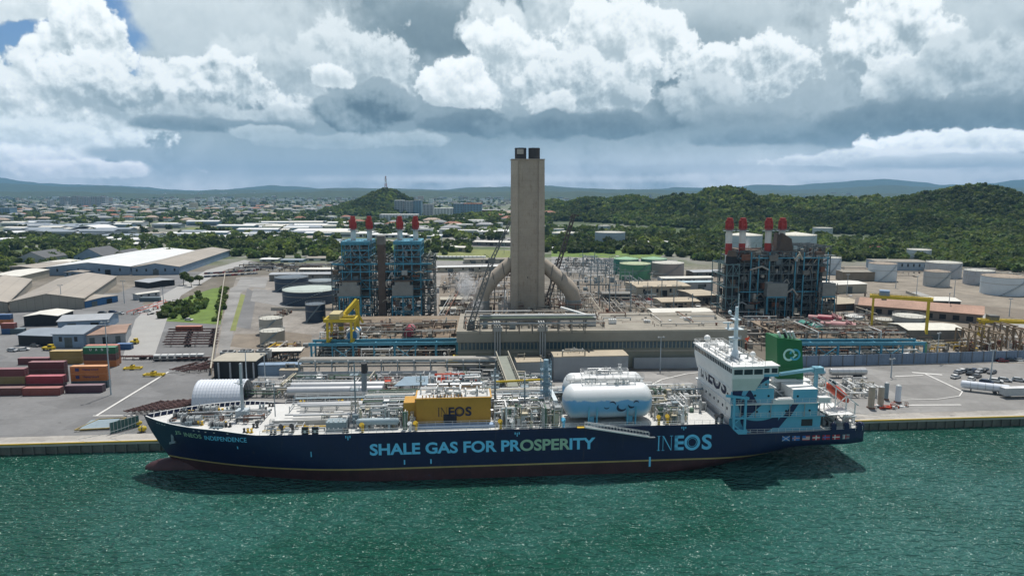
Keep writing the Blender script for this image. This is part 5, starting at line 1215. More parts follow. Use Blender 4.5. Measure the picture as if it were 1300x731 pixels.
for x0 in (14.2, 31.6):
    b = MB(); b.use(mat('riser_grey', (.42, .43, .42), .5, .1, .5))
    for i in range(3): b.tube((x0+i*.95, -1.3, 0), (x0+i*.95, -1.3, 15.5), .3, 8); b.path([(x0+i*.95, -1.3, 15.4), (x0+i*.95, -1.0, 17), (x0+i*.95-.4, 3, 18), (x0+i*.95, 6, 20.5)], .3, 8)
    b.box(x0-.8, x0+2.8, -1.8, .2, 14.9, 16.6); b.build('riser_pipes', TH)
b = MB(); b.use(wallg); b.box(68, HL+2, -2.2, -1.7, 0, 4.2); b.build('screen_wall', TH)
for i, (x, y, w, d, h) in enumerate(((4, 6, 2.4, 2, 3.2), (9.5, 7, 2, 2, 3), (20, 5, 2.4, 2, 2.4), (46, 10, 9, 3, 3.6), (61, 14, 3, 2, 1.8), (76, 16, 2.5, 2, 1), (94, 20, 3, 2.4, 1.2), (27, 16, 4, 4, 1.4), (36, 22, 3, 5, 2))):
    b = MB(); b.use(gry2 if i < 3 else white); b.box(x, x+w, y, y+d, 14.6, 14.45+h)
    for k in range(3): b.use(gry); b.box(x+w*(.1+.3*k), x+w*(.25+.3*k), y-.1, y+d*.5, 14.45+h, 14.6+h)
    b.build('roof_unit', TH)
b = MB(); clutter(b, 2, 58, 6, 30, 14.45, 110, 3.2, 301, MPL, 1.1); b.build('roof_pipework', TH)
b = MB(); clutter(b, 60, HL-2, 8, 36, 14.45, 30, 1.2, 302, MPL, .8); b.build('roof_fittings', TH)
# raised pipe bridge over the hall
PB = thing('pipe_bridge', 'raised green and grey pipe bridge on posts over the turbine hall roof', 'pipe bridge', (*at(609, 430, 17), 3), R(2))
b = MB(); b.use(grn_)
for x in range(0, 45, 5):
    for y in (6, 10): b.bar((x, y, 14.5), (x, y, 19.5), .35)
b.bar((0, 6, 20), (44, 6, 20), .4, .8); b.bar((0, 10, 20), (44, 10, 20), .4, .8); b.use(mat('bridge_green', (.28, .34, .24), .7, .2, .4)); b.box(0, 44, 5.8, 10.4, 20.5, 20.8); b.use(gry); b.tube((0, 5.6, 18.6), (44, 5.6, 18.6), .4); b.tube((0, 7, 21.3), (44, 7, 21.3), .45); b.tube((4, 9, 21.2), (44, 9, 21.2), .3)
b.use(white); b.bar((44, 6, 20.6), (32, 18, 22.6), 1.0, .5); b.build('pipe_rack', PB)
PB.location.z = 3.0
# --- blue galleries ------------------------------------------------------------------
def gallery(px0, px1, py, label, tail):
    x0, y0 = at(px0, py); x1, y1 = at(px1, py-.6 if px0 > 900 else py); L = x1-x0
    g = thing('steel_gallery', label, 'steel gallery', (x0, y0, 3), PA if px0 < 900 else R(.8)); n = int(L/7.6)
    f = MB(); f.use(bluest)
    f.bar((-1, 0, 7.6), (L+.5, 0, 7.6), .7, 1.2); f.bar((-1, 7, 7.6), (L+.5, 7, 7.6), .6, 1.0)
    for i in range(n+1):
        x = L*i/n
        for y in (0, 7): f.bar((x, y, 0), (x, y, 7), .7 if i % 2 == 0 else .45)
        f.bar((x, 0, 7), (x, 7, 7), .4); f.bar((x, 0, 3.6), (x, 7, 3.6), .25)
        if i < n and i % 3 == 1:
            for y in (0,): f.bar((x, y, .4), (x+L/n, y, 6.6), .28); f.bar((x+L/n, y, .4), (x, y, 6.6), .28)
    f.use(tail); f.bar((L+.4, 0, 0), (L+.4, 0, 7.8), .8); f.build('portal_frame', g)
    d = MB(); d.use(mat('deck_rust', (.22, .17, .12), .9, .35, .3)); d.box(0, L, 7.5, 62 if px0 < 900 else 50, 7.0, 7.5); d.use(grn_)
    for i in range(n+1):
        for y in (20, 35, 50): d.bar((L*i/n, y, 0), (L*i/n, y, 7), .6)
    d.use(blk_); d.box(1, L-1, 17, 18, 0, 7); d.build('operating_floor', g)
    c = MB(); clutter(c, 1, L-1, 9, 40, 7.5, 170, 3.4, 401+int(px0), MPL+[brn, brn, bluedk], 1.5); tag(c.build('turbine_pipework', g), kind='stuff')
    c = MB(); clutter(c, 1, L-1, 1.5, 15, 0, 120, 5.2, 402+int(px0), MPL+[bluedk, bluedk, brn, white], 1.3); tag(c.build('auxiliaries', g), kind='stuff')
    return g
G1 = gallery(396, 579, 461, 'blue steel gallery on legs below the left boiler towers', bluest)
G2 = gallery(1008, 1172, 460, 'blue steel gallery right of the green funnel with one green end post', mat('post_green', (.12, .30, .16), .6, .2, .5))
def generator(px, py, zt, m1, m2, label, rz=PA, sc=1.):
    x, y = at(px, py, zt); g = thing('turbine_generator', label, 'generator', (x, y, zt), rz)
    b = MB(); b.use(m1); b.tube((0, 0, 1.8*sc), (0, 1.2*sc, 1.8*sc), 2.0*sc, 20); b.tube((0, -.1, 1.8*sc), (0, 0, 1.8*sc), 1.45*sc, 20, 2.0*sc); b.tube((0, 3*sc, 1.8*sc), (0, 10*sc, 1.8*sc), 2.2*sc, 20); b.build('casing', g)
    b = MB(); b.use(m2); b.tube((0, 1.2*sc, 1.8*sc), (0, 1.6*sc, 1.8*sc), 2.5*sc, 20); b.tube((0, 10*sc, 1.8*sc), (0, 14*sc, 1.8*sc), 1.7*sc, 16); b.box(-2.6*sc, 2.6*sc, -.3, 14*sc, 0, .6)
    for k in (-2.4, 2.4): b.path([(k*sc, 2*sc, .5), (k*sc, 2*sc, 3.6*sc), (k*.3*sc, 4*sc, 4.6*sc)], .35*sc, 8)
    b.build('end_ring', g)
    return g
blup = mat('gen_blue', (.03, .16, .33), .45, .15, .5); redp = mat('gen_red', (.28, .03, .05), .5, .2, .5); tealp = mat('gen_teal', (.06, .25, .20), .5, .2, .5); pinkp = mat('gen_pink', (.38, .17, .17), .6, .25, .5)
generator(447, 432, 10.6, blup, white, 'blue and white turbine generator beside the yellow crane')
generator(519, 429, 10.6, redp, grn_, 'dark red turbine generator in the middle of the left deck')
generator(1030, 421, 10.6, tealp, dark, 'left of two green turbine generators on the right deck', sc=.9); generator(1040, 424, 10.6, tealp, gry, 'right of two green turbine generators on the right deck', sc=.9)
for px, py, lb in ((1086, 421, 'long pinkish turbine set under the right yellow crane'), (1068, 412, 'dark red turbine set left of the pink one')):
    generator(px, py, 10.6, pinkp if px > 1080 else redp, pinkp, lb, R(62))
# --- yellow gantry cranes ------------------------------------------------------------
yc = mat('crane_yellow', (.58, .42, .02), .5, .15, .4, streak=.2, streakcol=(.25, .16, .02))
def gantry(px, py, zt, span, depth, h, label, rz, hoist):
    x, y = at(px, py, zt); g = thing('gantry_crane', label, 'gantry crane', (x, y, zt), rz)
    for xx in (0, span):
        b = MB(); b.use(yc)
        for yy in (0, depth): b.bar((xx, yy, 0), (xx+(.0), yy+(1 if yy == 0 else -1)*.6, h), .9, .7)
        b.bar((xx, -1, .5), (xx, depth+1, .5), .9, .9); b.bar((xx, 0, h*.5), (xx, depth, h*.5), .4); b.build('leg_frame', g)
    b = MB(); b.use(yc); b.bar((-1.5, .8, h+.6), (span+1.5, .8, h+.6), .9, 1.4); b.bar((-1.5, depth-.8, h+.6), (span+1.5, depth-.8, h+.6), .9, 1.4); b.box(-1.5, -.8, .5, depth-.5, h, h+1.2); b.box(span+.8, span+1.5, .5, depth-.5, h, h+1.2)
    b.rail([(-1.5, .2, h+1.3), (span+1.5, .2, h+1.3)], 1, 2, .08); b.build('bridge_girder', g)
    b = MB(); b.use(hoist); b.box(span*.1, span*.1+4, .2, depth-.2, h+1.35, h+3.4); b.use(grn_); b.box(span*.1+1, span*.1+3, 1, 2, h-.8, h+.1); b.build('trolley', g)
    return g
gc = gantry(1106, 418, 10.6, 21, 5, 14, 'tall yellow gantry crane over the right blue gallery', R(-28), wallb)
gantry(416, 436, 10.6, 9.5, 9, 8.5, 'squat yellow gantry crane on the left gallery deck', PA, mat('trolley_tan', (.45, .38, .2), .7))
b = MB(); b.use(yc); x, y = at(449, 424, 12)
yj = thing('tower_crane', 'yellow slewing jib leaning beside the squat yellow gantry', 'crane', (x, y, 10.6), PA)
b.bar((-5, 0, 8), (1, 5, 15), 1.6, 1.6); b.bar((-5, 0, 0), (-5, 0, 8), 1.8); b.bar((1, 5, 0), (1, 5, 15), 1.4); b.box(-7, -3, -1, 2, 7.5, 10); b.bar((0, 4, 12), (3, 6, 5), .8); b.build('jib', yj); c = MB(); c.use(grn_); c.box(-6, -4, -1.6, .5, 5, 7.5); c.build('cab', yj)
# --- cranes with lattice booms ----------------------------------------------------------
def lattice(b, A_, B_, w0, w1, n, r_=.09):
    A_, B_ = Vector(A_), Vector(B_); d = (B_-A_).normalized(); u = d.cross(Vector((0, 1, 0))).normalized(); v = d.cross(u)
    for i in range(n):
        k0, k1 = i/n, (i+1)/n; a, c = A_.lerp(B_, k0), A_.lerp(B_, k1); wa, wc = w0+(w1-w0)*k0, w0+(w1-w0)*k1; co = [(1, 1), (-1, 1), (-1, -1), (1, -1)]
        for j in range(4):
            p, q = co[j], co[(j+1) % 4]
            b.bar(a+(u*p[0]+v*p[1])*wa/2, c+(u*p[0]+v*p[1])*wc/2, r_*2.2); b.bar(a+(u*p[0]+v*p[1])*wa/2, c+(u*q[0]+v*q[1])*wc/2, r_*1.3)
MC = tb('mobile_crane', 'mobile crane with a yellow boom foot and long grey jib in front of the hall', 'mobile crane', 585, 464)
b = MB(); b.use(yc); b.box(-6, 4, -1.5, 1.5, 1, 2.4); b.box(-3, 1, -1.6, 1.6, 2.4, 4); b.use(dark)
for x in (-5, -3, 1, 3):
    for y in (-1.5, 1.5): b.tube((x, y-.2, .7), (x, y+.2, .7), .7, 12)
b.build('carrier', MC); b = MB(); b.use(yc); b.bar((-1, 0, 2.6), (3.6, 0, 14.5), 1.5, 1.2); b.use(grn_); b.box(2.6, 4.6, -1, 1, 13.6, 16.4); b.build('boom', MC)
b = MB(); b.use(mat('jib_grey', (.14, .145, .14), .6, .2, .5)); lattice(b, (3.6, 0, 15), (12.3, 0, 41), 2.0, 1.6, 14, .2); b.box(11, 13.8, -.9, .9, 40.6, 42.4); lattice(b, (12.3, 0, 41.5), (19.5, 0, 56.5), 1.2, .7, 10, .15); b.bar((12.3, 0, 42), (9.5, 0, 44), .2); b.bar((9.5, 0, 44), (4, 0, 17), .07); b.build('lattice_jib', MC)
CC = tb('crawler_crane', 'dark crawler crane with its boom leaning right behind the chimney', 'crawler crane', 691, 394)
b = MB(); b.use(brn); b.box(-4, 3, -2, 2, 1, 4); b.use(dark); b.box(-4, 4, -2.6, -1.6, 0, 1.1); b.box(-4, 4, 1.6, 2.6, 0, 1.1); b.build('carrier', CC)
b = MB(); b.use(mat('jib_dark', (.07, .055, .05), .6, .2, .5)); lattice(b, (1, 0, 3.5), (16.5, 0, 55), 2.2, 1.5, 20, .24); b.bar((16.5, 0, 55), (19.5, 0, 54.3), .7); b.bar((16.3, 0, 55.4), (14, 0, 53), .5); b.build('lattice_boom', CC)
# --- steam ---------------------------------------------------------------------------------
def steam(name, px, py, dist, sx_, sy_, sz_, dens, label, seed):
    x, y, z = atd(px, py, dist); b = MB(); b.ball((0, 0, 0), 1, 20, 14, (sx_, sy_, sz_)); o = b.build(name); o.location = (x, y, z); tag(o, kind='stuff')
    m = bpy.data.materials.new(name); m.use_nodes = True; nt = m.node_tree; nt.nodes.clear(); t = NT(nt)
    P = t.n('ShaderNodeTexCoord').outputs['Object']; sx = t.n('ShaderNodeSeparateXYZ'); t.put(sx.inputs[0], P)
    vm = t.n('ShaderNodeVectorMath', operation='DIVIDE'); t.put(vm.inputs[0], P); vm.inputs[1].default_value = (sx_, sy_, sz_)
    ln = t.n('ShaderNodeVectorMath', operation='LENGTH'); t.put(ln.inputs[0], vm.outputs[0])
    k = t.m('SUBTRACT', t.noise(P, .26, 6., .7, 1.2), t.m('MULTIPLY', ln.outputs['Value'], .40)); d = t.ss(k, .18, .42, 0., dens)
    v = t.n('ShaderNodeVolumePrincipled'); v.inputs['Color'].default_value = (.97, .98, 1, 1); t.put(v.inputs['Density'], d)
    ou = t.n('ShaderNodeOutputMaterial'); t.put(ou.inputs['Volume'], v.outputs[0]); o.data.materials.append(m)
steam('steam', 592, 364, 372, 8, 5, 13, .30, '', 1); steam('steam', 606, 386, 368, 5, 4, 7, .25, '', 2); steam('steam', 640, 388, 372, 7, 4, 6, .16, '', 2); steam('steam', 929, 333, 372, 5, 4, 6, .3, '', 3); steam('steam', 948, 316, 372, 3.5, 3, 10, .28, '', 3)
# ================================================================== yards, tanks, buildings
def shed(p0, p1, depth, h, label, cat='building', name='warehouse', wall=None, roof=None, rise=1.5, axis='y', doors=3, rz=None, z0=0., over=.5, windows=0):
    wall = wall or wallg; roof = roof or roofm
    a = Vector(at(*p0)); c = Vector(at(*p1)); L = (c-a).length; ang = math.atan2(c.y-a.y, c.x-a.x)
    t = thing(name, label, cat, (a.x, a.y, 3+z0), ang)
    b = MB(); b.use(wall)
    if axis == 'y': b.extr([(0, 0), (L, 0), (L, h), (L/2, h+rise*.98), (0, h)], 'y', 0, depth)
    else: b.extr([(0, 0), (depth, 0), (depth, h), (depth/2, h+rise*.98), (0, h)], 'x', 0, L)
    b.build('wall', t, fix=True)
    b = MB(); b.use(roof); o = over; e = .22
    if axis == 'y': pl = [(-o, h-.1), (L/2, h+rise), (L+o, h-.1), (L+o, h-.1+e), (L/2, h+rise+e), (-o, h-.1+e)]; b.extr(pl, 'y', -o, depth+o)
    else: pl = [(-o, h-.1), (depth/2, h+rise), (depth+o, h-.1), (depth+o, h-.1+e), (depth/2, h+rise+e), (-o, h-.1+e)]; b.extr(pl, 'x', -o, L+o)
    b.build('roof', t, fix=True)
    for i in range(doors):
        x = L*(i+.6)/(doors+.2); w = min(4.5, L/(doors+1)*.5); b = MB(); b.use(blk_ if i % 2 else bluedk); b.box(x-w/2, x+w/2, -.08, .05, 0, min(h*.75, 4.5)); b.build('door', t)
    for i in range(windows):
        x = L*(i+.5)/windows; b = MB(); b.use(glass); b.box(x-.7, x+.7, -.07, .05, h*.45, h*.8); b.build('window', t)
    return t
def tank(px, py, wpx, hpx, label, col, roof='cone', top=None, streak_=.2, stair=True, name='storage_tank', group=None):
    x, y = at(px, py); u, ry, rz_ = ray(px, py); mpp = y/(FPX*ry)*1.0; r_ = wpx*mpp/2; h = hpx*mpp*1.02; 
    m = mat('tank_%02d%02d%02d' % tuple(int(c*99) for c in col), col, .55, .10, .15, streak=streak_, streakcol=(.20, .12, .07))
    t = thing(name, label, 'storage tank', (x, y+r_, 3), 0, group)
    b = MB(); b.use(m); b.tube((0, 0, 0), (0, 0, h), r_, 40, caps=False); b.use(pipem); b.lathe([(r_+.12, h*.62), (r_+.12, h*.62+.25)], n=40); b.lathe([(r_+.1, h-.3), (r_+.1, h)], n=40); b.build('shell', t)
    b = MB(); b.use(top or m)
    rise = {'cone': .14, 'flat': .02, 'dome': .22, 'sunk': -.05}[roof]*r_
    k = 8; b.lathe([(r_+.1, h)]+[((r_)*(1-i/k), h+rise*(math.sin(math.pi/2*i/k) if roof == 'dome' else i/k)) for i in range(1, k+1)], n=40); b.build('roof', t)
    b = MB(); b.use(gry); b.rail([(r_*math.cos(a*.393), r_*math.sin(a*.393), h) for a in range(17)], 1., 4, .08)
    b.build('railing', t)
    if stair:
        b = MB(); b.use(gry2); n = 18
        for i in range(n):
            a = -2.3+1.5*i/n; b.box(r_*math.cos(a)*1.03-.5, r_*math.cos(a)*1.03+.5, r_*math.sin(a)*1.03-.5, r_*math.sin(a)*1.03+.3, h*i/n, h*i/n+.25)
        b.build('stair', t)
    return t
navyt = (.028, .05, .085)
palet = mat('tank_roof_pale', (.50, .49, .43), .7, .15, .2, streak=0)
rustt = mat('tank_roof_rust', (.30, .24, .18), .8, .4, .3)
tank(364, 371, 42, 17, 'dark blue tank behind the big dark tank with pale roof', navyt, 'flat', mat('tank_roof_slate', (.10, .13, .16), .7))
tank(403, 367, 36, 9, 'low grey tank right of the rear dark blue tank', (.20, .24, .26), 'flat')
tank(384, 388.5, 70, 17, 'biggest dark blue tank with a pale flat roof', navyt, 'cone', mat('tank_roof_green', (.40, .46, .42), .7, .15, .2), 0.)
tank(397.5, 409.5, 25, 22, 'small tall dark blue tank in front of the biggest one', navyt, 'flat', mat('tank_roof_slate', (.10, .13, .16)), 0.)
tank(339.5, 426, 29, 20, 'rear one of two beige tanks beside the gravel road', (.43, .42, .37), 'cone', palet)
tank(341, 440, 31, 18, 'front one of two beige tanks beside the gravel road', (.36, .34, .29), 'flat', palet)
tank(797, 349, 32, 19, 'green cone roofed tank behind the front green tank', (.03, .20, .15), 'cone', mat('tank_roof_mint', (.22, .40, .24), .7), 0.)
tank(833, 349, 33, 19, 'green cone roofed tank behind the pinkish tank', (.03, .20, .15), 'cone', mat('tank_roof_mint', (.22, .40, .24), .7), 0.)
tank(809.5, 356.5, 40, 20, 'front green tank with yellowish flat roof', (.08, .26, .14), 'flat', mat('tank_roof_lime', (.36, .42, .24), .7), .1)
tank(852, 353.5, 41, 18, 'stained pinkish grey tank right of the green one', (.34, .29, .27), 'flat', palet, .4)
tank(777, 311, 39, 15, 'pale blue tank at the foot of the wooded hill', (.38, .45, .50), 'flat', palet, .1)
tank(718, 304.5, 36, 8, 'wide low pale tank nearest the chimney at the hill foot', (.42, .50, .52), 'cone', palet, .1)
tank(710, 299, 14, 8, 'small pale tank behind the wide low one', (.42, .50, .52), 'flat', palet, .0)
tank(768, 296, 16, 9, 'small white tank behind the pale blue tank', (.45, .5, .5), 'flat', palet, .0)
tank(951, 324, 46, 24, 'left white domed tank behind the right boiler house', (.50, .56, .60), 'cone', mat('tank_roof_cream', (.58, .56, .48), .7), .1)
tank(1019, 325, 52, 25, 'right white domed tank behind the right boiler house', (.50, .56, .60), 'cone', mat('tank_roof_cream', (.58, .56, .48), .7), .1)
tank(1049, 303, 24, 13, 'distant white tank above the right domed tank', (.50, .55, .57), 'flat', palet, .2)
tank(1060.5, 349, 21, 21, 'white tank touching the right edge of the boiler house view', (.56, .63, .68), 'flat', palet, .0)
tank(1128, 358, 33, 22, 'clean white tank with a dark rim in front of two trees', (.60, .66, .70), 'sunk', rustt, .0)
tank(1174, 332, 28, 14, 'small white tank behind the blue walled building', (.56, .60, .62), 'flat', palet, .0)
tank(1209.5, 354, 41, 19, 'large streaked grey tank behind the rusty roofed one', (.44, .46, .48), 'flat', palet, .6)
tank(1197.5, 365, 30, 19, 'streaked tank with a rusty cone roof', (.46, .48, .48), 'cone', rustt, .5)
tank(1253, 363, 34, 18, 'streaked grey tank left of the last white tank', (.42, .44, .47), 'flat', palet, .6)
tank(1290, 376.5, 50, 23, 'largest white tank cut by the right edge', (.60, .66, .70), 'sunk', rustt, .0)
tank(1089, 408, 22, 5, 'low white domed tank under the yellow gantry', (.6, .6, .57), 'dome', mat('tank_dome_white', (.72, .72, .68), .6), .0)
tank(1128, 420, 24, 13, 'tan tank between the legs of the yellow gantry', (.42, .36, .24), 'cone', palet, .4)
tank(1164, 424, 39, 20, 'grey ribbed tank right of the yellow gantry', (.36, .37, .36), 'cone', palet, .5)
# dark bund wall of tanks
for p0, p1, lb in (((344, 394), (430, 394.5), 'pale containment wall in front of the biggest dark blue tank'), ((268, 476), (286, 350), 'long brown boundary wall along the gravel road'), ((1150, 372), (1290, 425), 'grey wall along the access road by the tanks')):
    a = Vector(at(*p0)); c = Vector(at(*p1)); w = thing('boundary_wall', lb, 'wall', (a.x, a.y, 3), math.atan2(c.y-a.y, c.x-a.x)); L = (c-a).length
    b = MB(); b.use(conc if 'brown' not in lb else mat('wall_brown', (.28, .23, .17), .9, .2, .2)); b.box(0, L, -.15, .15, 0, 1.6 if 'brown' not in lb else 2.6); b.build('wall_panel', w); b = MB(); b.use(cream); b.box(-.05, L+.05, -.25, .25, 1.6 if 'brown' not in lb else 2.6, 1.8 if 'brown' not in lb else 2.8); b.build('coping', w)
# --- warehouses, left ---
shed((-75, 402), (11, 396), 118, 5.5, 'brown roofed warehouse cut by the left edge', roof=roofg, wall=mat('wall_tan', (.30, .28, .24), .8, .1, .2, lines=4., ldark=.8), rise=4, doors=1)
shed((13, 396.5), (107, 391.5), 112, 6, 'long brown roofed warehouse with a blue painted corner', roof=roofg, wall=MATS['wall_tan'], rise=3.6, doors=0)
shed((108.5, 391), (150, 383), 30, 4, 'low blue walled annex on the corner of the long warehouse', wall=mat('wall_deepblue', (.03, .13, .30), .6, .3, .15), roof=roofg, rise=.5, doors=2)
shed((60, 350), (166, 349), 150, 7, 'warehouse with a bright white roof', roof=roofwh, wall=wallb, rise=3.5, doors=2, windows=4)
shed((168, 349.5), (228, 348.5), 165, 6.5, 'brown roofed warehouse right of the white one', roof=roofg, wall=wallb, rise=3, doors=1, windows=5)
shed((175, 381), (203, 377), 5, 3.6, 'grey trailer office beside the road', cat='office', name='site_office', wall=wallg, roof=roofw, rise=.3, doors=0, windows=3, axis='x')
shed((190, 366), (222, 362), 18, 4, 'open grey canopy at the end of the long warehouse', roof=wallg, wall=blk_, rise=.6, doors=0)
for i, (p0, p1, d, h, rs, lb) in enumerate((((-20, 362), (26, 361), 45, 6, 1, 'flat pale roofed building at the left edge'), ((8, 348), (48, 350), 40, 6, 1, 'brown flat roofed block behind the pale one'), ((22, 333), (58, 333), 34, 4, 6, 'left one of three dark pyramid roofs'),
        ((94, 331), (132, 331), 36, 4, 8, 'middle one of three dark pyramid roofs, the largest'), ((142, 331), (164, 331), 28, 4, 6, 'right one of three dark pyramid roofs'), ((73, 343), (90, 344), 20, 4, 1, 'small flat building between the pyramid roofs and white warehouse'),
        ((50, 341), (82, 341), 24, 5, 1, 'brown flat building left of the white warehouse'), ((82, 352), (105, 352), 14, 4, .6, 'low blue shed at the left end of the white warehouse'))):
    shed(p0, p1, d, h, lb, wall=[cream, grn_, wallg, wallb][i % 4], roof=[roofw, roofg, mat('roof_slate', (.09, .095, .10), .8, .2, .2)][2 if rs > 5 else i % 2], rise=rs, doors=1, windows=3)
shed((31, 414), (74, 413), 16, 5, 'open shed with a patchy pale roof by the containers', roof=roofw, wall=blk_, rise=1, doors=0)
shed((74, 420), (138, 417), 18, 4.6, 'grey roofed workshop behind the blue one', roof=wallg, wall=wallb, rise=1.6, doors=2, axis='x')
shed((68, 441), (107, 441), 20, 6, 'blue grey workshop with a wide hipped roof', roof=mat('roof_bluegrey', (.24, .28, .32), .7, .12, .15), wall=wallb, rise=1.8, doors=1, windows=2, axis='x')
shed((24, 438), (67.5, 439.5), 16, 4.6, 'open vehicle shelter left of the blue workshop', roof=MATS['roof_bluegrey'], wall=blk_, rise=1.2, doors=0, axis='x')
shed((107.6, 440), (160, 436), 22, 5, 'rusty roofed workshop wing right of the blue one', roof=mat('roof_rusty', (.30, .20, .15), .8, .3, .15), wall=wallg, rise=1.2, doors=3, axis='x')
# --- right side sheds ---
shed((1112, 343), (1178, 344), 24, 7.5, 'two storey building with a pale blue ground floor by the tanks', wall=mat('wall_skyblue', (.30, .38, .46), .8, .2, .2, streak=.2, streakcol=(.15, .14, .12)), roof=roofm, rise=.3, doors=0, windows=9, axis='x')
shed((1104, 320), (1131, 320), 20, 5, 'dark red shed at the foot of the wooded hill', wall=mat('wall_darkred', (.18, .03, .035), .7, .2, .2), roof=mat('roof_darkred', (.22, .05, .05), .7), rise=1, doors=0)
shed((1056, 373), (1100, 371.5), 18, 6, 'tan shed with a pale roof right of the boiler house', wall=cream, roof=roofw, rise=.6, doors=1, axis='x')
shed((1070, 357), (1110, 357), 12, 7, 'brown wall like shed left of the clean white tank', wall=mat('wall_bund', (.24, .20, .15), .9, .25, .2, lines=1.5, laxis=2, ldark=.85), roof=roofm, rise=.2, doors=0, axis='x')
shed((1058, 395), (1098, 393), 26, 4, 'wide flat tan roofed building behind the yellow gantry', wall=brn, roof=mat('roof_tan', (.40, .34, .25), .8, .15, .15), rise=.5, doors=1, axis='x')
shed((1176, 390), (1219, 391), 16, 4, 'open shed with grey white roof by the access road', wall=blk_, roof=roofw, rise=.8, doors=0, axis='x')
shed((1152, 437), (1223, 437), 16, 6.5, 'white roofed shed behind the end of the blue gallery', wall=grn_, roof=mat('roof_offwhite', (.62, .60, .52), .6), rise=1, doors=1, axis='x')
x0 = at(1246, 407)
t = thing('warehouse', 'long gabled brick shed with a rusty roof by the access road', 'building', (x0[0], x0[1], 3), R(-213)); b = MB(); b.use(mat('wall_brick', (.20, .17, .15), .9, .2, .3)); b.extr([(0, 0), (12, 0), (12, 5), (6, 8.2), (0, 5)], 'x', 0, 60); b.build('wall', t, fix=True)
b = MB(); b.use(mat('roof_rust_sheet', (.42, .26, .19), .8, .3, .12)); b.extr([(-.6, 4.8), (6, 8.4), (12.6, 4.8), (12.6, 5.1), (6, 8.7), (-.6, 5.1)], 'x', -.6, 58); b.build('roof', t, fix=True)
for y in (3.4, 7.6): b = MB(); b.use(blk_); b.box(-.08, .05, y-.6, y+1.0, 2.4, 3.8); b.build('window', t)
for i in range(9): b = MB(); b.use(blk_); b.box(4+i*6, 7+i*6, 11.95, 12.08, 1, 3.6); b.build('window', t)
# --- sheds behind the chimney ---
for p0, p1, d, h, rf, lb in (((840, 392), (888, 391), 16, 4, MATS['roof_tan'], 'tan roofed shed left of the right boiler house'), ((882, 388), (912, 387), 24, 6, MATS['roof_tan'], 'taller tan roofed shed touching the right boiler house'), ((829, 406), (904, 405), 12, 4, roofw, 'long cream roofed shed behind the turbine hall'),
        ((789, 413), (834, 413), 14, 3.5, MATS['roof_tan'], 'pale tan roofed shed behind the hall, left of the cream one'), ((809, 378), (876, 376.5), 26, 7, MATS['roof_tan'], 'arcaded grey building in front of the green tanks'), ((840, 362), (905, 361), 10, 5, roofw, 'long thin white roofed shed right of the pinkish tank'),
        ((824, 370.5), (905, 369), 8, 6, mat('roof_paleblue', (.36, .46, .50), .7), 'long blue roofed shed in front of the pinkish tank'), ((880, 352), (925, 351), 14, 4, wallg, 'dark grey shed left of the right stacks'), ((765, 383), (800, 383), 10, 5, grn_, 'dark control building below the substation'),
        ((556, 346), (640, 344.5), 9, 4.5, roofwh, 'long white roofed warehouse with a red stripe behind the boilers'), ((560, 319), (590, 320), 22, 5, roofw, 'pale arched depot left of the chimney'), ((600, 312), (648, 313), 26, 5, roofw, 'white domed depot behind the chimney'), ((590, 335), (648, 334), 14, 4, roofm, 'low grey depot left of the chimney'),
        ((352, 366), (420, 365), 12, 4, roofw, 'long low white shed behind the dark tanks'), ((342, 357), (430, 356), 14, 5, wallg, 'long grey shed with white roof edge behind the dark tanks'), ((380, 348), (440, 348), 12, 4, roofw, 'pale shed farther behind the dark tanks'),
        ((560, 390), (600, 389), 10, 4.5, cream, 'cream process building right of the left boilers'), ((708, 415), (775, 414), 12, 5, roofm, 'raised flat roofed annex right of the chimney'), ((560, 405), (588, 404), 9, 5, cream, 'small cream block in front of the steam')):
    shed(p0, p1, d, h, lb, roof=rf, wall=[grn_, cream, wallg][len(lb) % 3], rise=.5, doors=3, axis='x', windows=4)
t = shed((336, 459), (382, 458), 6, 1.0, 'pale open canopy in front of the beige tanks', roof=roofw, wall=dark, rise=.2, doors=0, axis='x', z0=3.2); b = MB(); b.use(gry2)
for x in (0.5, 6, 12): b.bar((x, .5, -3.2), (x, .5, 0), .3); b.bar((x, 5.5, -3.2), (x, 5.5, 0), .3)
b.build('post', t)
# dark substation building by the yard wall
shed((272, 480), (325, 480), 12, 6.5, 'dark walled building with concrete piers near the white arch tent', wall=blk_, roof=cream, rise=.2, doors=0, axis='x')
g = thing('concrete_piers', 'row of pale piers on the dark walled building front', 'piers', (*at(272, 480.6), 3), PA)
for i in range(4):
    b = MB(); b.use(wallg); b.box(1.5+i*4.2, 2.1+i*4.2, -.3, .1, 0, 6); b.build('pier', g)
shed((325.5, 478), (381, 477), 3, 4.4, 'blue grey screen wall right of the dark building', wall=wallb, roof=wallb, rise=.1, doors=0, axis='x', name='screen_wall', cat='wall')
for i, (p0, p1) in enumerate((((280, 466), (297, 466)), ((303, 465), (321, 465)), ((326, 464), (345, 464)))):
    x, y = at(*p0); w = thing('cooling_unit', ('left', 'middle', 'right')[i]+' one of three grey rooftop cooling units behind the dark building', 'cooling unit', (x, y, 3), PA)
    b = MB(); b.use(gry); b.box(0, 5.2, 0, 3, 3, 6); b.use(grn_)
    for xx in (.3, 5): b.bar((xx, .3, 0), (xx, .3, 3), .3); b.bar((xx, 2.7, 0), (xx, 2.7, 3), .3)
    b.build('casing', w); b = MB(); b.use(dark); b.tube((1.5, 1.5, 6), (1.5, 1.5, 6.4), 1, 14); b.tube((3.8, 1.5, 6), (3.8, 1.5, 6.4), 1, 14); b.build('fan', w)
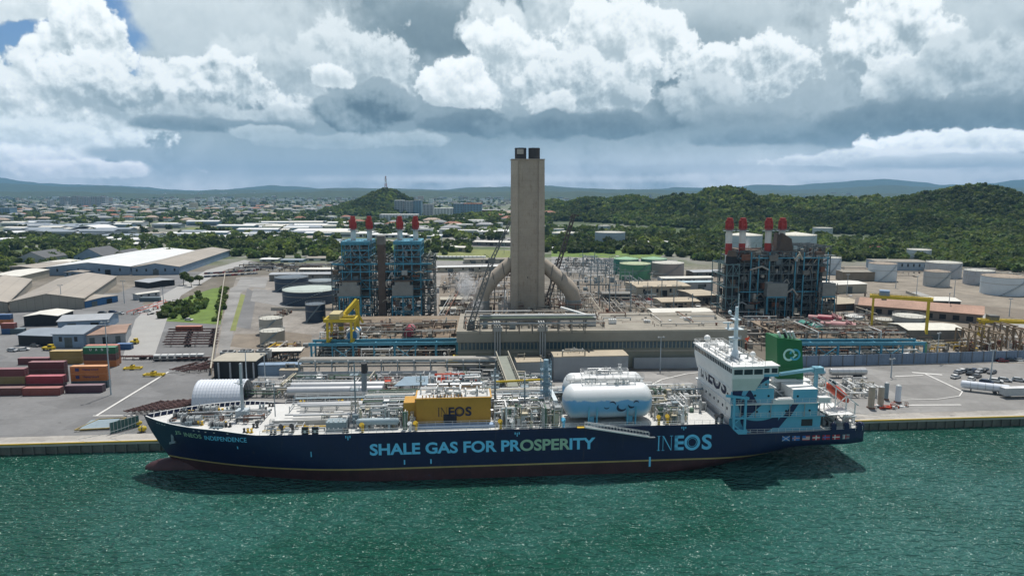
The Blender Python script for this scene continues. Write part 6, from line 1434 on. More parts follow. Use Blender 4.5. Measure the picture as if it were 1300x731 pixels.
# --- long blue grey fence wall on the right ---
x, y = at(1008, 466); x1, y1 = at(1420, 454.5); w = thing('fence_wall', 'long blue grey corrugated fence wall behind the truck yard', 'fence', (x, y, 3), math.atan2(y1-y, x1-x)); L = math.hypot(x1-x, y1-y)
b = MB(); b.use(mat('fence_blue', (.17, .23, .32), .7, .2, .15, streak=.15, streakcol=(.08, .10, .14), corr=1.2, bump=.1, lines=14., ldark=.8)); b.box(0, L, 0, .2, 0, 4.3); b.build('panel', w)
b = MB(); b.use(grn_); [b.bar((i*5., -.12, 0), (i*5., -.12, 4.4), .18) for i in range(int(L/5))]; b.build('post', w)
# --- yards: white arch tent ---
x, y = at(243, 518); t = thing('arch_tent', 'white ribbed arched shelter with an open right end on the quay', 'shelter', (x, y, 3), PA)
b = MB(); b.use(mat('tent_white', (.62, .66, .72), .6, .06, .3)); W_, Rr = 15.5, 6.6; k = 20
for i in range(16):
    xa, xb = W_*i/16, W_*(i+1)/16; bul = .18
    for (q0, q1, r0, r1) in ((xa, (xa+xb)/2, Rr, Rr+bul), ((xa+xb)/2, xb, Rr+bul, Rr)):
        vv = [(q0, Rr-r0*math.cos(math.pi*j/k), r0*1.08*math.sin(math.pi*j/k)) for j in range(k+1)]+[(q1, Rr-r1*math.cos(math.pi*j/k), r1*1.08*math.sin(math.pi*j/k)) for j in range(k+1)]
        b.add(vv, [(j, j+k+1, j+k+2, j+1) for j in range(k)], False)
b.build('cover', t)
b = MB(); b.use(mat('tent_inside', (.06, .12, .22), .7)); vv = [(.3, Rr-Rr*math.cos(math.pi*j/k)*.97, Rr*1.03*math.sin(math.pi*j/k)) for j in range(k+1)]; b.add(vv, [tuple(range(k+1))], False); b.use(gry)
for x_ in (W_-.1, W_-4): b.path([(x_, Rr-Rr*.98*math.cos(math.pi*j/8), Rr*1.05*math.sin(math.pi*j/8)) for j in range(9)], .12, 6)
b.build('end_frame', t)
# --- containers ---
CONT = {}
def contcol(n, c): return mat('container_'+n, c, .55, .16, .25, streak=.14, streakcol=(.12, .06, .04), corr=.42, bump=.12)
CC_ = {'brown': (.115, .045, .04), 'maroon': (.13, .03, .035), 'crimson': (.24, .025, .04), 'olive': (.20, .16, .065), 'mustard': (.30, .20, .055), 'orange': (.46, .15, .04), 'green': (.02, .13, .06), 'rust': (.30, .085, .045), 'slate': (.07, .11, .13), 'redbrown': (.20, .05, .04), 'blue': (.02, .08, .20), 'silver': (.45, .47, .48), 'plum': (.085, .04, .055)}
def container(col, x, y, z, rz, label, L=12.2, texts=()):
    key = (col, L)
    if key not in CONT:
        t = thing('container', label, 'container', (x, y, z), rz, 'shipping containers'); m = contcol(col, CC_[col]); b = MB(); b.use(m); b.box(.1, L-.1, .05, 2.39, .12, 2.5); b.build('body', t)
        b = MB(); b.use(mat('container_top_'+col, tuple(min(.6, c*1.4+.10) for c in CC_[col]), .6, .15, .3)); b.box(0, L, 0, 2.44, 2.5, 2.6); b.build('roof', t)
        b = MB(); b.use(m)
        for xx in (0, L-.18):
            for yy in (-.02, 2.28): b.box(xx, xx+.18, yy, yy+.18, 0, 2.5)
        b.box(0, L, -.02, .1, 0, .14); b.box(0, L, 2.34, 2.46, 0, .14); b.build('corner_frame', t)
        for yy in (.1, 1.26): b = MB(); b.use(m); b.box(L-.1, L+.02, yy, yy+1.08, .2, 2.45); b.use(gry); b.tube((L+.05, yy+.3, .2), (L+.05, yy+.3, 2.45), .03, 6); b.tube((L+.05, yy+.8, .2), (L+.05, yy+.8, 2.45), .03, 6); b.build('door', t)
        CONT[key] = t; return t
    return clone(CONT[key], (x, y, z), rz, label)
def cstack(px, py, cols, labels, L=12.2, rz=PA, z0=3.0):
    x, y = at(px, py); r = []
    for i, (c, lb) in enumerate(zip(cols, labels)):
        if c: r.append(container(c, x, y, z0+i*2.61, rz, lb, L))
    return r
cstack(-20, 502.5, ['brown'], ['brown container on the ground cut by the left edge, front row']); cstack(28.5, 502.5, ['redbrown'], ['reddish brown container on the ground, second of the front row'])
cstack(83, 499, ['plum'], ['dark plum container on the ground in front of the orange pair'])
cstack(-14, 497, ['plum', 'olive', 'maroon'], ['plum container at the foot of the leftmost stack', 'olive container in the middle of the leftmost stack', 'maroon container topmost of the leftmost stack'])
cstack(34, 496.5, ['plum', 'crimson'], ['plum container hidden under the crimson one', 'crimson container between maroon and brown ones']); cstack(38, 487, ['plum', 'brown', 'maroon'], ['lowest container of the stack behind the crimson one', 'middle container of the stack behind the crimson one', 'maroon container topmost behind the crimson one'])
OR = cstack(91, 493, ['slate', 'orange', 'orange'], ['slate blue container under the two orange ones', 'lower orange container of the orange pair by the lamp mast', 'upper orange container of the orange pair by the lamp mast'])
cstack(23, 463, ['maroon'], ['maroon container alone in the middle row behind']); cstack(64, 462, ['mustard', 'mustard'], ['lower mustard container left of the green one', 'upper mustard container left of the green one'])
GS = cstack(107, 466, ['orange', 'brown', 'green'], ['orange container at the foot of the green topped stack', 'brown container under the green one', 'green container with white letters topmost of its stack'])
cstack(110, 463.2, ['orange', 'rust', 'rust'], ['orange container behind the foot of the green topped stack', 'rust container behind the brown one', 'rust container beside the green one'])
cstack(2, 424, ['blue', 'redbrown'], ['blue container under the red one by the patchy shed', 'red container on the blue one by the patchy shed'], 6.1); cstack(13, 424, ['slate'], ['slate container beside the patchy shed'], 6.1); cstack(148, 444, ['blue'], ['small blue container behind the green topped stack'], 6.1)
cstack(223, 421, ['rust', ], ['long rust red container beside the grass field']); cstack(-2, 412, ['orange', 'blue'], ['orange container at the left edge behind the shed', 'blue container on top at the left edge behind the shed'], 6.1)
cstack(177, 383, ['slate'], ['slate container trailer beside the annex']); 
o = OR[1:]; wl = mat('label_blue', (.02, .03, .12), .5)
for t in OR[1:]:
    b = MB(); b.use(wl); b.box(1.7, 3.0, -.06, .0, .9, 2.0); b.build('logo_panel', t); letter('lettering', 'Hapag-Lloyd', .85, .02, 5.4, wl, lambda a, c: (4.1+a, -.07, 1.05+c), t)
t = GS[2]
for i, ch in enumerate('UASC'): letter('lettering', ch, .95, .03, .85, wht, lambda a, c, i=i: (2.5+i*2.2+a, -.07, 1.3+c), t)
# --- light masts ---
def mast(px, py, h, label, group='light masts'):
    x, y = at(px, py); t = thing('light_mast', label, 'light mast', (x, y, 3), rd.uniform(0, 1), group)
    b = MB(); b.use(MATS['mast_grey']); b.tube((0, 0, 0), (0, 0, h), .26, 8, .14); b.build('pole', t); b = MB(); b.use(gry)
    b.bar((-1.2, 0, h), (1.2, 0, h), .18); b.box(-1.3, -.7, -.3, .3, h-.3, h+.2); b.box(.7, 1.3, -.3, .3, h-.3, h+.2); b.build('lamp_head', t); return t
LMP = [(141, 501, 25, 'tall light mast beside the orange containers'), (158, 385, 14, 'light mast by the white warehouse'), (79, 392, 14, 'light mast in front of the long brown warehouse'), (208, 390, 12, 'light mast beside the little grass field'), (314, 496, 14, 'light mast behind the white arch tent'), (337, 487, 11, 'light mast by the yellow pipe trench'),
       (1131, 479, 7, 'lamp post with a red base in the truck yard'), (1257, 486, 12, 'light mast between parked cars'), (1189, 460, 12, 'light mast at the end of the blue gallery'), (838, 470, 13, 'light mast behind the white cargo tanks'), (1203, 405, 14, 'light mast beside the rusty long shed'), (1163, 378, 14, 'light mast near the tank farm'), (1137, 366, 12, 'light mast right of the clean white tank'), (1075, 375, 14, 'light mast in front of the tan shed'),
       (505, 316, 20, 'light mast behind the left stacks'), (561, 318, 22, 'tall light mast left of the chimney'), (735, 372, 14, 'light mast right of the curved duct'), (1211, 378, 12, 'light mast left of the last streaked tank'), (640, 322, 16, 'light mast touching the chimney left side'), (1281, 402, 10, 'light mast at the right edge beside the access road')]
for q in LMP: mast(*q)
# --- substation posts ---
SP = None; n = 0
for row, (py, xs_) in enumerate(((352, range(742, 800, 9)), (362, range(748, 806, 11)), (373, range(750, 812, 12)), (344, range(738, 792, 9)), (384, range(760, 880, 20)), (396, range(775, 880, 26)))):
    for px in xs_:
        x, y = at(px+rd.uniform(-2, 2), py+rd.uniform(-2, 2)); h = rd.uniform(10, 17)
        if SP is None:
            SP = thing('switchyard_post', 'thin grey steel post with cross arm in the switchyard', 'steel post', (x, y, 3), .4, 'switchyard posts'); b = MB(); b.use(gry2); b.bar((0, 0, 0), (0, 0, 14), .4, .4); b.build('column', SP); b = MB(); b.use(gry2); b.bar((-3, 0, 11), (3, 0, 11), .3); b.bar((-2.4, 0, 11), (-2.4, 0, 9.8), .25); b.bar((2.4, 0, 11), (2.4, 0, 9.8), .25); b.build('cross_arm', SP)
        else: clone(SP, (x, y, 3), rd.uniform(-.3, .6), None, None, (1, 1, h/14))
# --- trailers (chassis) ---
CH1 = thing('trailer_chassis', 'rusty red skeletal container trailer in the block beside the grass field', 'trailer chassis', (*at(210, 440), 3), 0, 'parked skeletal trailers')
rr_ = mat('chassis_red', (.085, .04, .035), .8, .3, .5)
b = MB(); b.use(rr_)
for y in (-.5, .5): b.bar((0, y, 1.25), (12, y, 1.25), .22, .42)
for x in (0, 3, 6, 9, 12): b.bar((x, -1.2, 1.3), (x, 1.2, 1.3), .25)
b.build('frame', CH1)
for x in (9.2, 10.6):
    for y in (-1.05, .75): b = MB(); b.use(dark); b.tube((x, y, .5), (x, y+.3, .5), .5, 10); b.build('wheel', CH1)
b = MB(); b.use(dark); b.bar((2.5, -.6, 0), (2.5, -.6, 1.1), .15); b.bar((2.5, .6, 0), (2.5, .6, 1.1), .15); b.build('landing_leg', CH1)
for i in range(7):
    for j, px in enumerate((208, 240)):
        if i or j: clone(CH1, (*at(px+i*1.1+rd.uniform(-1, 1), 440-i*3.2+rd.uniform(-.4, .4)), 3), PA+rd.uniform(-.05, .05))
for i in range(9): clone(CH1, (*at(160+i*7.5, 527-i*.5), 3), R(58)+rd.uniform(-.05, .05), 'dark skeletal trailer parked at a slant in the row behind the bow', 'slanted trailers by the bow')
for i in range(8): clone(CH1, (*at(150+i*11, 458.5-rd.uniform(0, 3)), 3), PA+rd.uniform(-.1, .1), 'low skeletal trailer in the line across the yard', 'line of low trailers')
for i in range(6): clone(CH1, (*at(218+i*7, 476-rd.uniform(0, 5)), 3), R(rd.uniform(50, 75)), 'skeletal trailer jumbled near the boundary wall foot', 'jumbled trailers by the wall')
GE = thing('generator_set', 'white reefer generator box in the row across the yard', 'generator set', (*at(200, 458), 3), PA, 'row of white generator boxes')
b = MB(); b.use(white); b.box(-1.2, 1.2, -.8, .8, .9, 2.6); b.build('casing', GE); b = MB(); b.use(dark); b.box(-1.3, 1.3, -.9, .9, .4, .9); b.box(-1.0, 1.0, -.83, -.79, 1.1, 1.9); b.build('base', GE)
for i in range(1, 7): clone(GE, (*at(200+i*9.2, 458-.2*i), 3))
# quayside rig near the bow
b = MB(); x, y = at(95, 548); g = thing('yellow_ramp', 'yellow edged steel ramp frame on the quay left of the bow', 'ramp', (x, y, 3.1), R(10))
b.use(mat('ramp_ochre', (.34, .25, .08), .8, .4, 1.)); b.bar((0, 0, .5), (9, 0, .5), .3); b.bar((3, 9, .5), (10.5, 9, .5), .25); b.bar((0, 0, .5), (3, 9, .5), .25); b.bar((9, 0, .5), (10.5, 9, .5), .25); b.build('edge_frame', g); b = MB(); b.use(gry2); b.box(1, 9, .5, 8.5, .3, .5); b.build('plate', g)
x, y = at(140, 551); g = thing('barrier_gate', 'dark green mesh barrier standing on the quay by the bow', 'barrier', (x, y, 3.1), R(55)); b = MB(); b.use(mat('barrier_green', (.05, .12, .11), .7)); b.box(0, 8, -.1, .1, 0, 3.2); b.use(gry)
for i in range(9): b.bar((i, -.15, 0), (i, -.15, 3.3), .12)
b.build('mesh_panel', g)
for px, py, lb in ((172, 541, 'larger yellow fender buoy on the quay by the bow'), (181, 548, 'smaller yellow fender buoy on the quay by the bow')):
    x, y = at(px, py); g = thing('fender_buoy', lb, 'buoy', (x, y, 3.1), .3); b = MB(); b.use(yc); b.ball((0, 0, .9), 1, 14, 8, (1.9 if px < 175 else 1.2, .9, .9)); b.build('float', g); b = MB(); b.use(dark); b.tube((-.1, 0, .9), (.1, 0, .9), .96, 14); b.build('strap', g)
for px, py, lb, w in ((157, 470, 'yellow spreader frame lying in the yard, left one', 6), (182, 478, 'yellow spreader frame lying in the yard, right one', 7), (165, 437, 'yellow forklift beside the small blue container', 3.2), (53, 445, 'yellow yard truck in front of the blue workshop', 5)):
    x, y = at(px, py); g = thing('spreader_frame' if w > 5 else 'yard_vehicle', lb, 'spreader' if w > 5 else 'yard vehicle', (x, y, 3), rd.uniform(-.1, .2)); b = MB(); b.use(yc)
    if w > 5:
        for yy in (0, 2.2): b.bar((0, yy, .6), (w, yy, .6), .5)
        for xx in (0, w*.5, w): b.bar((xx, -.1, .6), (xx, 2.3, .6), .5); 
        b.box(w*.35, w*.6, .4, 1.8, .8, 1.7); b.build('frame', g); b = MB(); b.use(dark); b.box(w*.4, w*.5, .6, 1.6, 1.7, 2); b.build('hoist_block', g)
    else:
        b.box(0, w, 0, 2, .6, 1.5); b.box(w*.5, w*.9, .2, 1.8, 1.5, 2.6); b.build('body', g); b = MB(); b.use(glass); b.box(w*.52, w*.88, .15, 1.85, 1.8, 2.4); b.build('window', g)
        for xx in (w*.2, w*.8):
            for yy in (-.1, 1.8): b = MB(); b.use(dark); b.tube((xx, yy, .5), (xx, yy+.3, .5), .5, 10); b.build('wheel', g)
# grey vertical tanks on the quay behind the stern
for px, py, h, r_, m, lb in ((1105.5, 518, 7, .95, MATS['chimney_rib'], 'left concrete grey column tank on the quay'), (1117.5, 516.5, 6.6, .9, MATS['chimney_rib'], 'middle concrete grey column tank on the quay'), (1124.5, 507, 5.6, .7, gry2, 'darker thin column tank behind the middle one'), (1139.5, 510.5, 5.6, .85, MATS['tent_white'], 'white column tank right of the grey ones')):
    x, y = at(px, py); g = thing('column_tank', lb, 'tank', (x, y, 3), 0); b = MB(); b.use(m); b.tube((0, 0, .3), (0, 0, h), r_, 16); b.build('shell', g); b = MB(); b.use(gry); b.lathe([(r_, h), (r_*.6, h+.3), (0, h+.4)], n=16); b.build('cap', g); b = MB(); b.use(rust); b.box(-r_, r_, -r_, r_, 0, .4); b.build('base', g)
# tankers and tank trailers
def tanker(px, py, L, r_, rz, label, m=None, cab=False):
    x, y = at(px, py); g = thing('tank_trailer', label, 'tank trailer', (x, y, 3), rz); b = MB(); b.use(m or steel); b.tube((0, 0, 2.2), (L, 0, 2.2), r_, 20); b.ball((0, 0, 2.2), r_, 16, 8, (.4, 1, 1)); b.ball((L, 0, 2.2), r_, 16, 8, (.4, 1, 1)); b.build('tank', g)
    b = MB(); b.use(gry); 
    for k in range(1, 6): b.lathe([(0, 0)], n=4) if 0 else b.tube((L*k/6-.06, 0, 2.2), (L*k/6+.06, 0, 2.2), r_*1.03, 20, caps=False)
    b.box(.5, L-.5, -.5, .5, .9, 1.2); b.build('chassis', g)
    for xx in (L*.72, L*.84):
        for yy in (-1.1, .8): b = MB(); b.use(dark); b.tube((xx, yy, .55), (xx, yy+.3, .55), .55, 12); b.build('wheel', g)
    b = MB(); b.use(dark); b.bar((L*.2, -.7, 0), (L*.2, -.7, 1), .2); b.bar((L*.2, .7, 0), (L*.2, .7, 1), .2); b.build('landing_leg', g)
tanker(1054, 479, 13, 1.25, R(1), 'long silver tank trailer in front of the blue fence wall'); tanker(1221, 495, 13, 1.3, R(-28), 'white cylindrical tank trailer parked at a slant near the cars', MATS['tent_white'])
tanker(1018, 479, 8, 1.2, R(1), 'silver tank trailer behind the funnel', MATS['tent_white'])
x, y = at(1275, 506); container('silver', x, y, 3.9, R(4), 'silver box trailer cut by the right edge')
# silver process tubes behind the ship
g = thing('long_pressure_tubes', 'two very long silver pressure tanks lying behind the fore part of the ship', 'pressure tank', (*at(366, 507), 3), PA)
b = MB(); b.use(steel); b.tube((0, 0, 2.6), (31, 0, 2.6), 1.7, 18); b.build('tube', g); b = MB(); b.use(steel); b.tube((0, 4.6, 2.8), (31, 4.6, 2.8), 1.7, 18); b.build('tube', g); b = MB(); b.use(gry2)
for i in range(6): b.box(2+i*5.4, 2.6+i*5.4, -1.5, 6.2, 0, 1.6)
b.build('cradle', g); b = MB(); b.use(gry2); b.tube((25, -1, 0), (25.3, -1, 12), .9, 12); b.use(dark); b.tube((25.3, -1, 9), (25.3, -1, 12.2), 1.0, 12); b.build('exhaust_stack', g)
RK = thing('pipe_rack', 'long grey pipe rack on posts running behind the ship', 'pipe rack', (*at(380, 481), 3), R(1.5)); L = 72
b = MB(); b.use(gry2)
for i in range(13):
    for y in (0, 5): b.bar((i*6, y, 0), (i*6, y, 6.5), .35)
    b.bar((i*6, 0, 4), (i*6, 5, 4), .3); b.bar((i*6, 0, 6.4), (i*6, 5, 6.4), .3); b.use(white); b.box(i*6-.25, i*6+.25, -.4, -.1, 6.5, 7); b.use(gry2)
b.bar((0, 0, 6.4), (L, 0, 6.4), .3, .5); b.bar((0, 5, 6.4), (L, 5, 6.4), .3, .5); b.build('frame', RK); b = MB(); b.use(pipem)
for y, r_ in ((.6, .3), (1.6, .5), (2.8, .35), (3.8, .25), (4.5, .3)): b.tube((0, y, 6.9), (L, y, 6.9), r_, 8); b.tube((0, y, 4.5), (L, y, 4.5), r_*.9, 8)
b.use(gry); b.tube((0, -.6, 2), (L*.7, -.6, 2), 1.0, 12); b.build('pipes', RK)
x, y = at(500, 492, 9); g = thing('canopy_roof', 'flat light blue canopy behind the ochre house', 'canopy', (x, y, 3), PA); b = MB(); b.use(mat('canopy_blue', (.17, .26, .33), .6)); b.add([(0, 0, 6.6), (29, 2, 6.6), (24, 7, 8), (3, 6, 8), (0, 0, 6.4), (29, 2, 6.4), (24, 7, 7.8), (3, 6, 7.8)], [(0, 1, 2, 3), (7, 6, 5, 4), (0, 4, 5, 1), (1, 5, 6, 2), (2, 6, 7, 3), (3, 7, 4, 0)], False); b.build('roof', g, fix=True); b = MB(); b.use(gry); [b.bar((x_, 3, 0), (x_, 3, 6.9), .25) for x_ in (2, 8, 14, 20, 26)]; b.build('post', g)
# equipment shelters behind the ship
for p0, p1, d, h, lb in (((703, 482), (797, 480), 9, 8.5, 'grey equipment block with tan roof behind the white cargo tanks'), ((656, 482), (690, 481), 9, 6.5, 'grey equipment block with tan roof left of the white tanks'), ((355, 480), (378, 480), 5, 3, 'small cream roofed hut behind the long silver tanks')):
    t = shed(p0, p1, d, h, lb, wall=mat('block_grey', (.30, .32, .34), .7, .12, .3), roof=MATS['roof_tan'], rise=.1, doors=0, axis='x', over=.1); b = MB(); clutter(b, 1, 8 if h < 4 else 14, 1, d-1, h+.3, 8, 1.6, int(p0[0]), [gry, dark, cream], .6); b.build('roof_equipment', t)
g = thing('loading_bridge', 'white truss walkway rising behind the ship beside the tan roofed block', 'walkway', (*at(652, 506), 3), R(100)); b = MB(); b.use(cream)
for y in (-2.2, 2.2):
    b.bar((0, y, 6), (24, y, 10.5), .3); b.bar((0, y, 4), (24, y, 8.5), .3)
    for i in range(12): b.bar((i*2, y, 4+i*.375), (i*2+2, y, 6.4+i*.375), .15); b.bar((i*2, y, 4+i*.375), (i*2, y, 6+i*.375), .15)
    for x_ in (4, 12, 20): b.bar((x_, y, 0), (x_, y, 5+x_*.19), .3)
b.build('truss', g); b = MB(); b.use(mat('floor_green', (.24, .26, .22), .8)); b.add([(0, -2, 4.2), (24, -2, 8.7), (24, 2, 8.7), (0, 2, 4.2)], [(0, 1, 2, 3)], False); b.use(yc); b.bar((-.5, -12, 6.2), (-.5, 6, 6.2), .6); b.build('deck', g)
# pipework plots -------------------------------------------------------------------------
def plot(quad, n, h, label, seed, mats_=None, name='pipework', big=1.2, cat='pipework'):
    pts = [at(*q) for q in quad]; x0 = min(p[0] for p in pts); x1 = max(p[0] for p in pts); y0 = min(p[1] for p in pts); y1 = max(p[1] for p in pts)
    t = thing(name, label, cat, ((x0+x1)/2, (y0+y1)/2, 3)); w, d = (x1-x0)/2, (y1-y0)/2
    for k, (a, c) in enumerate(((-w, 0), (0, w))):
        b = MB(); clutter(b, a, c, -d, d, 0, n//2, h, seed*7+k, mats_ or MPL, big); tag(b.build('pipe_cluster', t), kind='stuff')
    return t
plot([(310, 505), (500, 486)], 150, 3.6, 'low pipework and valves between ship and long silver tanks', 1, MM, big=1.)
plot([(455, 500), (560, 486)], 90, 4.5, 'white and orange skids behind the ochre house', 2, [white, white, gry, steel, orange, cream], big=1.1)
plot([(560, 502), (700, 484)], 130, 5, 'dense grey pipework behind the ship amidships', 3, MM, big=1.1)
plot([(553, 420), (612, 372)], 200, 7, 'brown and grey process pipework right of the left boilers', 4, big=1.6)
plot([(612, 402), (735, 376)], 190, 8, 'pipework around the foot of the concrete chimney', 5, big=1.6)
plot([(735, 404), (800, 372)], 130, 4, 'brown equipment yard right of the curved duct', 6, big=1.5)
plot([(800, 425), (915, 376)], 170, 3, 'scattered yard equipment left of the right boiler house', 7, MPL+[white], big=1.4)
plot([(900, 445), (1010, 408)], 170, 6, 'brown pipework and gratings between hall and green funnel', 8, MPL+[brn, rust], big=1.6)
plot([(1050, 425), (1100, 398)], 70, 4, 'grey equipment right of the right boiler house', 9, big=1.3)
plot([(1150, 447), (1235, 438)], 60, 4, 'cream and orange equipment behind the blue fence wall', 10, [cream, cream, white, ye, grn_, brn], big=1.2)
plot([(305, 462), (392, 440)], 100, 3, 'scattered equipment in front of the beige tanks', 11, MPL+[ye, brn], big=1.2)
plot([(330, 412), (372, 396)], 60, 2, 'rubble and small equipment left of the small dark tank', 12, [brn, rust, grn_, cream], big=1.)
plot([(286, 345), (430, 336)], 120, 3, 'jumble of parked plant along the far road', 13, [white, grn_, wallg, brn, blk_], big=2.2)
plot([(553, 372), (650, 348)], 150, 4, 'transformers and stores behind the left boilers', 14, [grn_, grn_, brn, pipem, wallg, white], big=1.8)
plot([(735, 370), (800, 330)], 190, 6, 'switchyard gear between the steel posts', 15, [gry, gry2, white, grn_], big=1.6)
plot([(700, 345), (790, 332)], 80, 3, 'parked plant right of the chimney', 16, [white, wallg, grn_, blk_], big=2.)
plot([(1100, 400), (1160, 375)], 50, 2.4, 'odd stores between tan shed and rusty shed', 17, [white, cream, grn_, brn], big=1.4)
plot([(1068, 352), (1260, 340)], 70, 2.5, 'low walls and pipes among the tanks', 18, [cream, brn, grn_, roofw], big=1.8)
plot([(430, 345), (552, 333)], 90, 3, 'stores behind the twin boiler towers', 19, [white, grn_, wallg, brn], big=2.)
plot([(300, 500), (345, 488)], 30, 1.2, 'yellow and red pipes beside the white arch tent', 20, [ye, rust, white, grn_], big=.8)
plot([(1110, 520), (1150, 515)], 26, 1., 'orange red valves around the column tanks', 21, [rust, orange, white], big=.5)
plot([(1020, 505), (1095, 488)], 90, 3.5, 'white framework and hoses on the quay behind the lifeboat', 22, [white, white, gry, cream, deckm], big=.9)
plot([(190, 400), (214, 382)], 36, 1.6, 'orange and white junk beside the side road', 23, [orange, white, grn_, blk_, rust], big=1.)
# scrap trestles right
for i, (px, py, h) in enumerate(((1228, 447, 9), (1245, 444, 10), (1262, 447, 8), (1277, 442, 10), (1294, 445, 9), (1312, 447, 9))):
    x, y = at(px, py); g = thing('steel_trestle', ['leftmost', 'second', 'third', 'fourth', 'fifth', 'outermost'][i]+' rusty trestle of the row behind the blue fence wall', 'trestle', (x, y, 3), PA); b = MB(); b.use(mat('trestle_tan', (.26, .19, .12), .8, .3, .4))
    for xx in (0, 3):
        for yy in (0, 8): b.bar((xx, yy, 0), (xx, yy, h), .5)
        b.bar((xx, 0, h), (xx, 8, h), .5); b.bar((xx, 0, 0), (xx, 8, h), .3)
    b.bar((-1, 0, h), (4.5, 0, h), .4); b.bar((0, 0, h*.5), (3, 0, h), .3); b.build('frame', g)
    b = MB(); clutter(b, -1, 5, 0, 8, 0, 14, 5, 600+i, [cream, MATS['trestle_tan'], white, rust], 1.); b.build('scrap', g)
g = gantry(1248, 428, 3, 22, 5, 7, 'low weathered yellow girder over the scrap trestles', R(-12), grn_)
# --- cars ------------------------------------------------------------------------------
CARC = {'white': (.72, .72, .70), 'silver': (.42, .43, .44), 'black': (.02, .02, .022), 'dark blue': (.02, .035, .09), 'dark red': (.16, .012, .015), 'grey': (.14, .14, .145), 'red': (.4, .03, .02)}
CARP = {}
def carproto(c, x, y, rz, label, group):
    t = thing('parked_car', label, 'car', (x, y, 3.02), rz, group); b = MB(); b.use(mat('car_'+c.replace(' ', '_'), CARC[c], .25, .04, 1.))
    sec = [(-2.2, .45, .85), (-2.1, .35, .95), (-1.2, .3, 1.0), (1.2, .3, .98), (2.1, .35, .82), (2.25, .45, .7)]
    vv = []
    for x_, a, h in sec: vv += [(x_, -.88, a), (x_, .88, a), (x_, .84, h), (x_, -.84, h)]
    b.add(vv, [(4*i, 4*i+4, 4*i+5, 4*i+1) for i in range(5)]+[(4*i+1, 4*i+5, 4*i+6, 4*i+2) for i in range(5)]+[(4*i+2, 4*i+6, 4*i+7, 4*i+3) for i in range(5)]+[(4*i+3, 4*i+7, 4*i+4, 4*i) for i in range(5)]+[(0, 1, 2, 3), (23, 22, 21, 20)], False)
    b.add([(-1.4, -.72, 1.45), (.5, -.72, 1.45), (.5, .72, 1.45), (-1.4, .72, 1.45), (-1.4, -.72, 1.41), (.5, -.72, 1.41), (.5, .72, 1.41), (-1.4, .72, 1.41)], [(0, 1, 2, 3), (7, 6, 5, 4), (0, 4, 5, 1), (1, 5, 6, 2), (2, 6, 7, 3), (3, 7, 4, 0)], False); b.build('body', t)
    b = MB(); b.use(glass); b.add([(-2.0, -.82, .96), (1.25, -.82, .98), (1.25, .82, .98), (-2.0, .82, .96), (-1.4, -.70, 1.42), (.5, -.70, 1.42), (.5, .70, 1.42), (-1.4, .70, 1.42)], [(0, 1, 5, 4), (1, 2, 6, 5), (2, 3, 7, 6), (3, 0, 4, 7)], False); b.build('windows', t)
    for x_ in (-1.4, 1.4):
        for y_ in (-.9, .7): w = MB(); w.use(dark); w.tube((x_, y_, .33), (x_, y_+.2, .33), .34, 12); w.build('wheel', t)
    return t
def car(c, px, py, rz, label, group='cars in the truck yard'):
    x, y = at(px, py)
    if c not in CARP: CARP[c] = carproto(c, x, y, rz, label, group); return CARP[c]
    return clone(CARP[c], (x, y, 3.02), rz, label, group)
for c, px, py, rz, lb in (('white', 1213, 480, .5, 'white car leftmost of the parked cars'), ('silver', 1217, 474, .5, 'silver car behind the leftmost white car'), ('white', 1222, 472.5, .5, 'white car second of the rear row'), ('black', 1229, 472, .6, 'black car in the middle of the rear row'), ('dark blue', 1237, 472, .6, 'dark blue car in the middle of the rear row'),
        ('silver', 1243, 473, -2.6, 'silver car in the rear row'), ('black', 1250, 472, -2.6, 'black car right of the silver one'), ('grey', 1259, 474, -2.6, 'grey car at the right end of the rear row'), ('white', 1233, 483, .7, 'white car alone in front of the rear row'), ('dark blue', 1252, 486.5, -.6, 'dark blue car left in the front row'),
        ('white', 1264, 485, -.6, 'white car second in the front row'), ('silver', 1275, 484, -.6, 'silver car third in the front row'), ('silver', 1293, 484, -.5, 'silver car at the right edge'), ('dark red', 1272, 459.5, .05, 'dark red car in front of the fence wall'), ('black', 1283, 459, .05, 'black car by the fence wall'), ('white', 1294, 458.5, .05, 'white car by the fence wall'), ('grey', 1240, 479, .6, 'grey car between the rear and front rows'), ('black', 1232, 475.8, .6, 'second black car of the rear row')):
    car(c, px, py, rz, lb)
rc = random.Random(8); cs = list(CARC)
for px, py, lb in ((16, 446, 'silver car at the left edge by the workshop'), (30, 445, 'white car by the workshop'), (45, 440, 'grey car under the shelter'), (120, 415, 'white car beside the grey workshop'), (153, 399, 'silver car on the road by the warehouse annex'), (143, 397, 'blue car by the warehouse annex'), (187, 396, 'white car on the side road'), (240, 407, 'white car above the long rust container'), (130, 398, 'dark car by the warehouse annex')):
    car({'silver': 'silver', 'white': 'white', 'grey': 'grey', 'blue': 'dark blue', 'dark': 'black'}[lb.split()[0]], px, py, rc.uniform(-.4, .4), lb, 'cars by the workshops')
for i in range(34):
    px = 262+(i % 17)*3.9; py = 352-(i//17)*4-(i % 17)*.25; c = rc.choice(cs); car(c, px, py, 1.3+rc.uniform(-.1, .1), c+' car in the rows along the far side road', 'cars along the far side road')
for i in range(40): c = rc.choice(['white', 'white', 'silver', 'grey']); car(c, rc.uniform(575, 648), rc.uniform(302, 311), 0, c+' car in the distant car park left of the chimney', 'cars in the distant car park')
for i in range(26): c = rc.choice(['white', 'silver', 'dark blue', 'red', 'black']); car(c, rc.uniform(778, 832), rc.uniform(376, 384), rc.uniform(-.2, .2), c+' car parked below the switchyard', 'cars below the switchyard')
